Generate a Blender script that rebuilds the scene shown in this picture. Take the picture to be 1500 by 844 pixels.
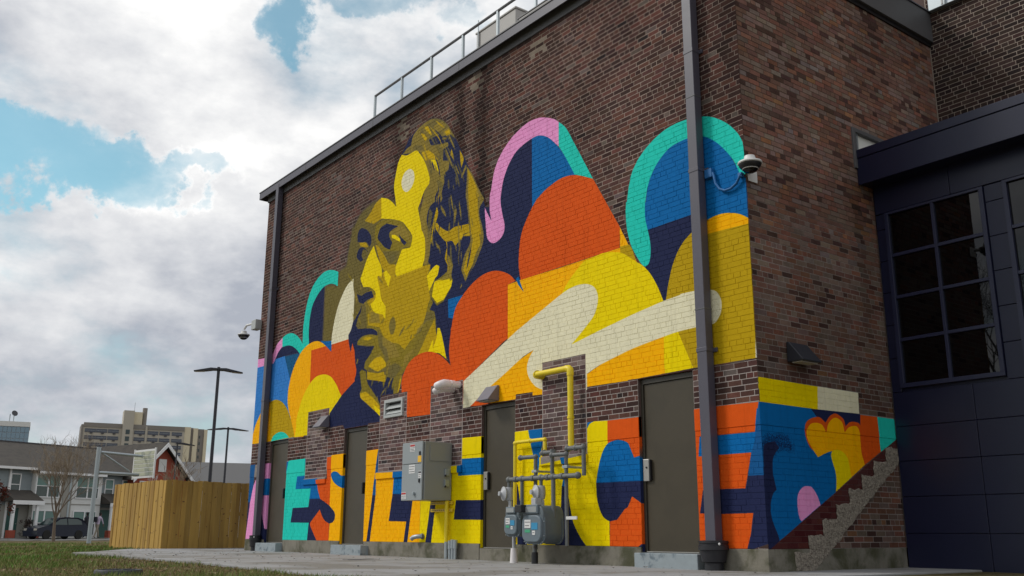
import bpy, bmesh, math, random
import numpy as np
from mathutils import Vector, Matrix, noise as mnoise
R = math.radians
rng = random.Random(7)
nrg = np.random.default_rng(7)
scene = bpy.context.scene
for o in list(bpy.data.objects):
    bpy.data.objects.remove(o, do_unlink=True)
COL = scene.collection

# ------------------------------------------------------------------ camera
CAM_POS = Vector((6.8494, -8.8083, 0.1685))
PITCH, ROLL, YAW = 0.2506, 0.0038, 0.9151
FOCAL_PX = 1398.5
_f = Vector((-math.sin(YAW)*math.cos(PITCH), math.cos(YAW)*math.cos(PITCH), math.sin(PITCH)))
_r = Vector((math.cos(YAW), math.sin(YAW), 0))
_u = _r.cross(_f)
CR = _r*math.cos(ROLL) + _u*math.sin(ROLL)
CU = -_r*math.sin(ROLL) + _u*math.cos(ROLL)
CF = _f
cd = bpy.data.cameras.new('camera')
cam = bpy.data.objects.new('camera', cd)
COL.objects.link(cam)
cd.sensor_width = 36.0
cd.lens = FOCAL_PX/1500*36
cd.clip_start = 0.05
cd.clip_end = 5000
m = Matrix.Identity(4)
for i in range(3):
    m[i][0] = CR[i]; m[i][1] = CU[i]; m[i][2] = -CF[i]; m[i][3] = CAM_POS[i]
cam.matrix_world = m
scene.camera = cam

# ------------------------------------------------------------------ colour management, sun, sky
scene.view_settings.view_transform = 'Standard'
scene.view_settings.look = 'None'
scene.view_settings.exposure = 0.28
scene.view_settings.gamma = 1.0
SUN_EL, SUN_AZ = 42.0, -138.0           # azimuth clockwise from +Y
sv = Vector((math.sin(R(SUN_AZ))*math.cos(R(SUN_EL)), math.cos(R(SUN_AZ))*math.cos(R(SUN_EL)), math.sin(R(SUN_EL))))
sl = bpy.data.lights.new('sun', 'SUN')
sl.energy = 1.5
sl.angle = R(14)
sl.color = (1.0, 0.965, 0.91)
so = bpy.data.objects.new('sun', sl)
so.rotation_euler = sv.to_track_quat('Z', 'Y').to_euler()
so.location = (0, -20, 30)
COL.objects.link(so)


def pix_dir(x, y):
    return (CF*FOCAL_PX + CR*(x-750) - CU*(y-422)).normalized()


world = bpy.data.worlds.new('World')
scene.world = world
world.use_nodes = True
nt = world.node_tree
nt.nodes.clear()
N = nt.nodes.new
L = nt.links.new


def mth(op, a, b=None, clamp=False, tree=None):
    t = tree or nt
    n = t.nodes.new('ShaderNodeMath'); n.operation = op; n.use_clamp = clamp
    for i, v in enumerate((a, b)):
        if v is None: continue
        if isinstance(v, (int, float)): n.inputs[i].default_value = v
        else: t.links.new(v, n.inputs[i])
    return n.outputs[0]


def vmath(op, a, b=None, tree=None, out=0):
    t = tree or nt
    n = t.nodes.new('ShaderNodeVectorMath'); n.operation = op
    for i, v in enumerate((a, b)):
        if v is None: continue
        if isinstance(v, (tuple, list, Vector)): n.inputs[i].default_value = tuple(v)
        else: t.links.new(v, n.inputs[i])
    return n.outputs[out]


def noise_tex(vec, scale, detail=4, rough=.5, dist=0., tree=None, col=False):
    t = tree or nt
    n = t.nodes.new('ShaderNodeTexNoise')
    n.inputs['Scale'].default_value = scale; n.inputs['Detail'].default_value = detail
    n.inputs['Roughness'].default_value = rough; n.inputs['Distortion'].default_value = dist
    if vec is not None: t.links.new(vec, n.inputs['Vector'])
    return n.outputs['Color' if col else 'Fac']


def mapr(v, a, b, c=0., d=1., smooth=True, tree=None):
    t = tree or nt
    n = t.nodes.new('ShaderNodeMapRange')
    n.interpolation_type = 'SMOOTHSTEP' if smooth else 'LINEAR'
    n.clamp = True
    for i, q in enumerate((a, b, c, d)): n.inputs[i+1].default_value = q
    t.links.new(v, n.inputs[0])
    return n.outputs[0]


def mixc(f, a, b, tree=None, blend='MIX'):
    t = tree or nt
    n = t.nodes.new('ShaderNodeMix'); n.data_type = 'RGBA'; n.blend_type = blend
    for k, v in ((0, f), (6, a), (7, b)):
        if isinstance(v, (int, float)): n.inputs[k].default_value = v
        elif isinstance(v, tuple): n.inputs[k].default_value = (*v, 1) if len(v) == 3 else v
        else: t.links.new(v, n.inputs[k])
    return n.outputs[2]


tc = N('ShaderNodeTexCoord').outputs['Generated']
sky = N('ShaderNodeTexSky')
sky.sky_type = 'NISHITA'
sky.sun_disc = False
sky.sun_elevation = R(SUN_EL)
sky.sun_rotation = R(SUN_AZ)
sky.air_density = 1.0; sky.dust_density = 0.6; sky.ozone_density = 1.0
warp = noise_tex(tc, 6.5, 8, .62, col=True)
wv = vmath('SCALE', vmath('SUBTRACT', warp, (.5, .5, .5))); wv.node.inputs['Scale'].default_value = .24
dw = vmath('ADD', tc, wv)
SEED_A, SEED_B = (5.63, 2.96, 6.53), (6.89, .16, 2.6)
flat = vmath('MULTIPLY', tc, (1, 1, 1.9))
n_big = noise_tex(flat, 1.9, 5, .5)
n_fine = noise_tex(vmath('ADD', flat, SEED_B), 4.6, 8, .57)
n_shade = noise_tex(vmath('ADD', flat, SEED_A), 2.3, 5, .5)
# clear patches between the clouds
gap = None
for (px, py, wx, wy, s) in ((-10, 215, 100, 38, .95), (120, 262, 85, 27, .95), (255, 270, 68, 22, .95), (455, 40, 36, 48, .9), (560, 0, 60, 22, .5), (690, 15, 40, 30, .45), (-250, 330, 150, 50, 1.), (380, -160, 160, 60, 1.), (900, -320, 220, 80, 1.)):
    d0 = pix_dir(px, py)
    rel = vmath('SUBTRACT', dw, d0)
    h = Vector((0, 0, 1)).cross(d0).normalized(); v = d0.cross(h).normalized()
    a = vmath('DOT_PRODUCT', rel, h, out=1); b = vmath('DOT_PRODUCT', rel, v, out=1)
    a = mth('DIVIDE', a, wx/FOCAL_PX); b = mth('DIVIDE', b, wy/FOCAL_PX)
    q = mth('ADD', mth('MULTIPLY', a, a), mth('MULTIPLY', b, b))
    fac = mapr(q, .25, 1.9, s, 0.)
    dn = vmath('DOT_PRODUCT', tc, d0, out=1)
    fac = mth('MULTIPLY', fac, mapr(dn, .3, .5))
    gap = fac if gap is None else mth('MAXIMUM', gap, fac)
lowcov = mapr(n_big, .20, .33)                       # clear spots of the open sky
gapn = mth('SUBTRACT', gap, mth('MULTIPLY', mth('SUBTRACT', n_fine, .5), 2.6))
gapn = mth('SUBTRACT', gapn, mth('MULTIPLY', mth('SUBTRACT', n_big, .5), .6))
cover = mth('MULTIPLY', lowcov, mapr(gapn, -.05, 1.05, 1., .10))
# lit tops against grey undersides: the same cloud noise sampled a little higher gives the lit edge
n_up = noise_tex(vmath('ADD', vmath('ADD', flat, SEED_B), (-.03, -.02, .075)), 4.6, 8, .57)
edge = mth('MULTIPLY', mth('SUBTRACT', n_fine, n_up), 1.5)
shade = mth('ADD', mth('MULTIPLY', n_shade, .62), mth('MULTIPLY', n_fine, .38))
shade = mth('ADD', shade, mth('MULTIPLY', edge, .55))
rim = mth('MULTIPLY', mapr(gapn, -.6, .40), .09)
shade = mth('ADD', shade, rim)
lit = mapr(shade, .37, .74, 0., 1., False)
ccol = mixc(lit, (3.55, 3.8, 4.35), (8.7, 8.65, 8.55))
blue = mixc(1.0, sky.outputs[0], (.95, 1.36, 1.12), blend='MULTIPLY')
skyc = mixc(cover, blue, ccol)
bg = N('ShaderNodeBackground'); bg.inputs['Strength'].default_value = 0.1
L(skyc, bg.inputs[0])
wo = N('ShaderNodeOutputWorld'); L(bg.outputs[0], wo.inputs[0])

# ------------------------------------------------------------------ materials
def lin(c):
    return tuple(((v/255)/12.92 if v <= 10 else ((v/255+.055)/1.055)**2.4) for v in c)


def new_mat(name):
    mt = bpy.data.materials.new(name); mt.use_nodes = True
    t = mt.node_tree
    b = t.nodes['Principled BSDF']
    return mt, t, b


def pmat(name, col, rough=.6, var=.12, scale=6., bump=0., bscale=60., metal=0., spec=.5, col2=None, c2scale=2., c2=(.45, .62), stretch=None, coat=0., objvar=0.):
    mt, t, b = new_mat(name)
    pos = t.nodes.new('ShaderNodeTexCoord').outputs['Object']
    if stretch: pos = vmath('MULTIPLY', pos, stretch, tree=t)
    n = noise_tex(pos, scale, 6, .6, tree=t)
    base = col
    if col2 is not None:
        n2 = noise_tex(pos, c2scale, 7, .62, .3, tree=t)
        base = mixc(mapr(n2, c2[0], c2[1], tree=t), col, col2, tree=t)
    hi = mth('MULTIPLY_ADD', n, 2*var, tree=t); hi.node.inputs[2].default_value = 1-var
    comb = t.nodes.new('ShaderNodeCombineXYZ')
    for i in range(3): t.links.new(hi, comb.inputs[i])
    out = mixc(1.0, base, comb.outputs[0], tree=t, blend='MULTIPLY')
    if objvar:
        hs = t.nodes.new('ShaderNodeHueSaturation'); oi = t.nodes.new('ShaderNodeObjectInfo')
        mr = t.nodes.new('ShaderNodeMapRange'); mr.inputs[3].default_value = 1-objvar; mr.inputs[4].default_value = 1+objvar
        t.links.new(oi.outputs['Random'], mr.inputs[0]); t.links.new(mr.outputs[0], hs.inputs['Value']); t.links.new(out, hs.inputs['Color'])
        out = hs.outputs[0]
    t.links.new(out, b.inputs['Base Color'])
    b.inputs['Roughness'].default_value = rough
    rr = mth('MULTIPLY_ADD', n, .25, tree=t); rr.node.inputs[2].default_value = rough-.12
    t.links.new(rr, b.inputs['Roughness'])
    b.inputs['Metallic'].default_value = metal
    b.inputs['Specular IOR Level'].default_value = spec
    b.inputs['Coat Weight'].default_value = coat
    if bump:
        nb = noise_tex(pos, bscale, 8, .65, tree=t)
        bn = t.nodes.new('ShaderNodeBump'); bn.inputs['Strength'].default_value = bump; bn.inputs['Distance'].default_value = .01
        t.links.new(nb, bn.inputs['Height']); t.links.new(bn.outputs[0], b.inputs['Normal'])
    return mt


M = {}
M['trim'] = pmat('dark_purple_metal', (.070, .066, .088), .42, .08, 1.5)
M['trim_dark'] = pmat('frieze_metal', (.10, .10, .105), .5, .1, 2)
M['navy'] = pmat('navy_cladding', (.0095, .0115, .036), .34, .2, .8, spec=.45)
M['navy_frame'] = pmat('navy_frame', (.017, .020, .052), .36, .1, 2)
M['door'] = pmat('olive_brown_door', (.056, .046, .029), .42, .10, 1.1, spec=.35, col2=(.050, .041, .026), c2scale=2.5)
M['door_frame'] = pmat('door_frame_paint', (.042, .036, .025), .45, .08, 2)
M['concrete'] = pmat('old_concrete', (.19, .175, .140), .9, .3, 7, .6, 45, col2=(.060, .060, .030), c2scale=1.9, c2=(.42, .62))
M['step'] = pmat('blue_grey_step', (.27, .31, .33), .85, .2, 9, .35, 60, col2=(.12, .155, .18), c2scale=6, c2=(.52, .66))
M['pad'] = pmat('pavement_concrete', (.285, .285, .285), .92, .2, 5, .3, 90, col2=(.185, .175, .155), c2scale=.8, c2=(.44, .64))
M['rough_conc'] = pmat('exposed_aggregate', (.30, .265, .215), .95, .45, 70, 1.0, 55, col2=(.15, .125, .10), c2scale=34, c2=(.40, .66))
M['boot'] = pmat('black_cast_boot', (.012, .012, .016), .5, .2, 8)
M['steel'] = pmat('stainless', (.40, .385, .36), .38, .1, 14, metal=.8)
M['galv'] = pmat('galvanised', (.36, .40, .42), .45, .15, 12, metal=.55)
M['pipe'] = pmat('grey_gas_pipe', (.125, .135, .135), .55, .25, 14, .15, 60, col2=(.075, .06, .045), c2scale=9, c2=(.58, .72))
M['meter'] = pmat('meter_grey', (.125, .16, .185), .5, .12, 12)
M['meter_dark'] = pmat('meter_side_grey', (.105, .13, .145), .52, .12, 12)
M['regulator'] = pmat('regulator_grey', (.40, .41, .43), .45, .12, 14)
M['yellow'] = pmat('yellow_pipe_paint', (.78, .60, .012), .45, .08, 9)
M['gold'] = pmat('painted_strut', (.68, .46, .01), .5, .1, 9)
M['cab'] = pmat('cabinet_grey', (.27, .30, .31), .42, .06, 2)
M['cab_side'] = pmat('cabinet_side_grey', (.25, .26, .245), .42, .06, 2)
M['black'] = pmat('black_plastic', (.012, .012, .014), .45, .1, 9)
M['white'] = pmat('white_plastic', (.66, .66, .65), .45, .06, 9)
M['pvc'] = pmat('white_pvc', (.74, .70, .70), .4, .08, 9)
M['red'] = pmat('red_print', (.45, .03, .03), .5, .05, 9)
M['amber'] = pmat('amber_sticker', (.8, .45, .02), .5, .05, 9)
M['blue_print'] = pmat('blue_print', (.03, .25, .45), .5, .05, 9)
M['green_print'] = pmat('green_print', (.05, .35, .18), .5, .05, 9)
M['dial'] = pmat('meter_dial', (.30, .32, .32), .4, .1, 9)
M['ink'] = pmat('print_ink', (.05, .05, .06), .6, .05, 9)
M['light_body'] = pmat('lamp_housing', (.14, .135, .165), .42, .1, 7)
M['light_dark'] = pmat('dark_lamp_housing', (.022, .024, .032), .45, .1, 7)
M['lens'] = pmat('lamp_lens', (.45, .42, .36), .3, .1, 9)
M['vent'] = pmat('vent_grey', (.40, .42, .41), .5, .1, 5)
M['blue_box'] = pmat('blue_painted_box', (.006, .115, .33), .6, .08, 9)
M['roof_unit'] = pmat('roof_unit_beige', (.36, .345, .325), .55, .07, 2)
M['roofdeck'] = pmat('roof_membrane', (.40, .40, .40), .8, .1, 2)
M['pole'] = pmat('dark_pole', (.02, .021, .03), .45, .1, 5)
M['asphalt'] = pmat('asphalt', (.05, .05, .052), .9, .2, 5)
M['side_window'] = pmat('white_blind', (.80, .80, .74), .6, .04, 3)
M['cover'] = pmat('utility_cover', (.03, .032, .04), .6, .3, 20, .4, 40)


def glass_mat(name, col, rough=.03, spec=.5):
    mt, t, b = new_mat(name)
    b.inputs['Base Color'].default_value = (*col, 1)
    b.inputs['Roughness'].default_value = rough
    b.inputs['Specular IOR Level'].default_value = spec
    pos = t.nodes.new('ShaderNodeTexCoord').outputs['Object']
    nb = noise_tex(pos, .9, 2, .5, tree=t)
    bn = t.nodes.new('ShaderNodeBump'); bn.inputs['Strength'].default_value = .03; bn.inputs['Distance'].default_value = .05
    t.links.new(nb, bn.inputs['Height']); t.links.new(bn.outputs[0], b.inputs['Normal'])
    return mt


M['glass'] = glass_mat('dark_glass', (.0008, .001, .0016), .015, .5)
M['glass_teal'] = glass_mat('teal_blind_glass', (.10, .19, .17), .1, .4)
M['glass_dark'] = glass_mat('shaded_glass', (.025, .045, .045), .08, .5)

# ------------------------------------------------------------------ mesh helpers
ORG = {}


class MB:
    def __init__(s): s.v = []; s.f = []

    def add(s, vs, fs):
        o = len(s.v); s.v += [tuple(p) for p in vs]; s.f += [tuple(i+o for i in f) for f in fs]; return s

    def box(s, x0, y0, z0, x1, y1, z1):
        v = [(x0, y0, z0), (x1, y0, z0), (x1, y1, z0), (x0, y1, z0), (x0, y0, z1), (x1, y0, z1), (x1, y1, z1), (x0, y1, z1)]
        return s.add(v, [(0, 3, 2, 1), (4, 5, 6, 7), (0, 1, 5, 4), (1, 2, 6, 5), (2, 3, 7, 6), (3, 0, 4, 7)])

    def obox(s, c, u, v, w, a, b, d):          # oriented box, half sizes a b d along u v w
        c, u, v, w = Vector(c), Vector(u)*a, Vector(v)*b, Vector(w)*d
        P = [c+u*i+v*j+w*k for k in (-1, 1) for j, i in ((-1, -1), (-1, 1), (1, 1), (1, -1))]
        return s.add(P, [(0, 3, 2, 1), (4, 5, 6, 7), (0, 1, 5, 4), (1, 2, 6, 5), (2, 3, 7, 6), (3, 0, 4, 7)])

    def cyl(s, p0, p1, r0, r1=None, n=12, cap=True):
        r1 = r0 if r1 is None else r1
        p0, p1 = Vector(p0), Vector(p1)
        d = (p1-p0).normalized()
        a = d.orthogonal().normalized(); b = d.cross(a)
        vs = []
        for p, r in ((p0, r0), (p1, r1)):
            vs += [p+(a*math.cos(2*math.pi*i/n)+b*math.sin(2*math.pi*i/n))*r for i in range(n)]
        fs = [(i, (i+1) % n, n+(i+1) % n, n+i) for i in range(n)]
        if cap: fs += [tuple(range(n-1, -1, -1)), tuple(range(n, 2*n))]
        return s.add(vs, fs)

    def tube(s, pts, r, n=10, cap=True):
        pts = [Vector(p) for p in pts]
        rs = r if isinstance(r, (list, tuple)) else [r]*len(pts)
        vs = []; a = None
        for i, p in enumerate(pts):
            d = (pts[min(i+1, len(pts)-1)]-pts[max(i-1, 0)]).normalized()
            if a is None: a = d.orthogonal().normalized()
            a = (a-d*a.dot(d))
            a = a.normalized() if a.length > 1e-6 else d.orthogonal().normalized()
            b = d.cross(a)
            vs += [p+(a*math.cos(2*math.pi*k/n)+b*math.sin(2*math.pi*k/n))*rs[i] for k in range(n)]
        fs = []
        for i in range(len(pts)-1):
            fs += [(i*n+k, i*n+(k+1) % n, (i+1)*n+(k+1) % n, (i+1)*n+k) for k in range(n)]
        if cap: fs += [tuple(range(n-1, -1, -1)), tuple(range((len(pts)-1)*n, len(pts)*n))]
        return s.add(vs, fs)

    def lathe(s, prof, c, axis=(0, 0, 1), n=20):   # prof: (radius, height along the axis)
        c = Vector(c); d = Vector(axis).normalized(); a = d.orthogonal().normalized(); b = d.cross(a)
        vs = []
        for r, h in prof:
            r = max(r, 1e-4)
            vs += [c+d*h+(a*math.cos(2*math.pi*k/n)+b*math.sin(2*math.pi*k/n))*r for k in range(n)]
        fs = []
        for i in range(len(prof)-1):
            fs += [(i*n+k, i*n+(k+1) % n, (i+1)*n+(k+1) % n, (i+1)*n+k) for k in range(n)]
        fs += [tuple(range(n-1, -1, -1)), tuple(range((len(prof)-1)*n, len(prof)*n))]
        return s.add(vs, fs)

    def prism(s, poly, off):                     # closed polygon (3-D points) pushed along off
        P = [Vector(p) for p in poly]; off = Vector(off); n = len(P)
        vs = P+[p+off for p in P]
        return s.add(vs, [tuple(range(n-1, -1, -1)), tuple(range(n, 2*n))]+[(i, (i+1) % n, n+(i+1) % n, n+i) for i in range(n)])

    def sphere(s, c, rx, ry, rz, n=14, k=8):
        prof = []
        vs = []; c = Vector(c)
        for j in range(k+1):
            t = math.pi*j/k
            vs += [c+Vector((rx*math.sin(t)*math.cos(2*math.pi*i/n), ry*math.sin(t)*math.sin(2*math.pi*i/n), -rz*math.cos(t))) for i in range(n)]
        fs = [(j*n+i, j*n+(i+1) % n, (j+1)*n+(i+1) % n, (j+1)*n+i) for j in range(k) for i in range(n)]
        return s.add(vs, fs)

    def build(s, name, mat, parent=None, bevel=0., smooth=None, local=False, seg=2):
        me = bpy.data.meshes.new(name)
        vs = s.v
        if parent is not None and not local:
            ox, oy, oz = ORG[parent.name]
            vs = [(x-ox, y-oy, z-oz) for x, y, z in vs]
        me.from_pydata(vs, [], s.f)
        bm = bmesh.new(); bm.from_mesh(me)
        bmesh.ops.remove_doubles(bm, verts=bm.verts, dist=1e-5)
        bmesh.ops.recalc_face_normals(bm, faces=bm.faces)
        bm.to_mesh(me); bm.free()
        o = bpy.data.objects.new(name, me)
        me.materials.append(mat)
        COL.objects.link(o)
        if parent is not None:
            o.parent = parent
            ORG[o.name] = ORG[parent.name]
        else:
            ORG[o.name] = (0, 0, 0)
        if smooth is not None:
            for p in me.polygons: p.use_smooth = True
            me.set_sharp_from_angle(angle=R(smooth))
        if bevel:
            b = o.modifiers.new('bevel', 'BEVEL'); b.width = bevel; b.segments = seg; b.limit_method = 'ANGLE'; b.angle_limit = R(40)
        return o


def thing(name, label, cat, loc=(0, 0, 0), rotz=0., group=None):
    o = bpy.data.objects.new(name, None); COL.objects.link(o)
    o.location = loc; o.rotation_euler = (0, 0, rotz); o.empty_display_size = .2
    o['label'] = label; o['category'] = cat
    if group: o['group'] = group
    ORG[o.name] = tuple(loc)
    return o


def tag(o, label, cat, group=None):
    o['label'] = label; o['category'] = cat
    if group: o['group'] = group
    return o


def kind(o, k): o['kind'] = k; return o


def link_copy(o, parent, loc=None):
    c = o.copy(); COL.objects.link(c); c.parent = parent; ORG[c.name] = ORG[parent.name]
    if loc is not None: c.location = loc
    return c


def np_mesh(name, V, F, mat, parent=None, tint=None, dom='FACE', k=4):
    me = bpy.data.meshes.new(name)
    V = np.asarray(V, np.float32); F = np.asarray(F, np.int32)
    if parent is not None: V = V-np.array(ORG[parent.name], np.float32)
    me.vertices.add(len(V)); me.vertices.foreach_set('co', V.ravel())
    me.loops.add(F.size); me.loops.foreach_set('vertex_index', F.ravel())
    me.polygons.add(len(F)); me.polygons.foreach_set('loop_start', np.arange(len(F), dtype=np.int32)*F.shape[1])
    me.update(calc_edges=True)
    if tint is not None:
        at = me.attributes.new('tint', 'FLOAT_COLOR', dom)
        T = np.ones((len(tint), 4), np.float32); T[:, :3] = tint
        at.data.foreach_set('color', T.ravel())
    me.shade_flat()
    me.materials.append(mat)
    o = bpy.data.objects.new(name, me); COL.objects.link(o)
    if parent is not None: o.parent = parent; ORG[o.name] = ORG[parent.name]
    else: ORG[o.name] = (0, 0, 0)
    return o

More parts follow.
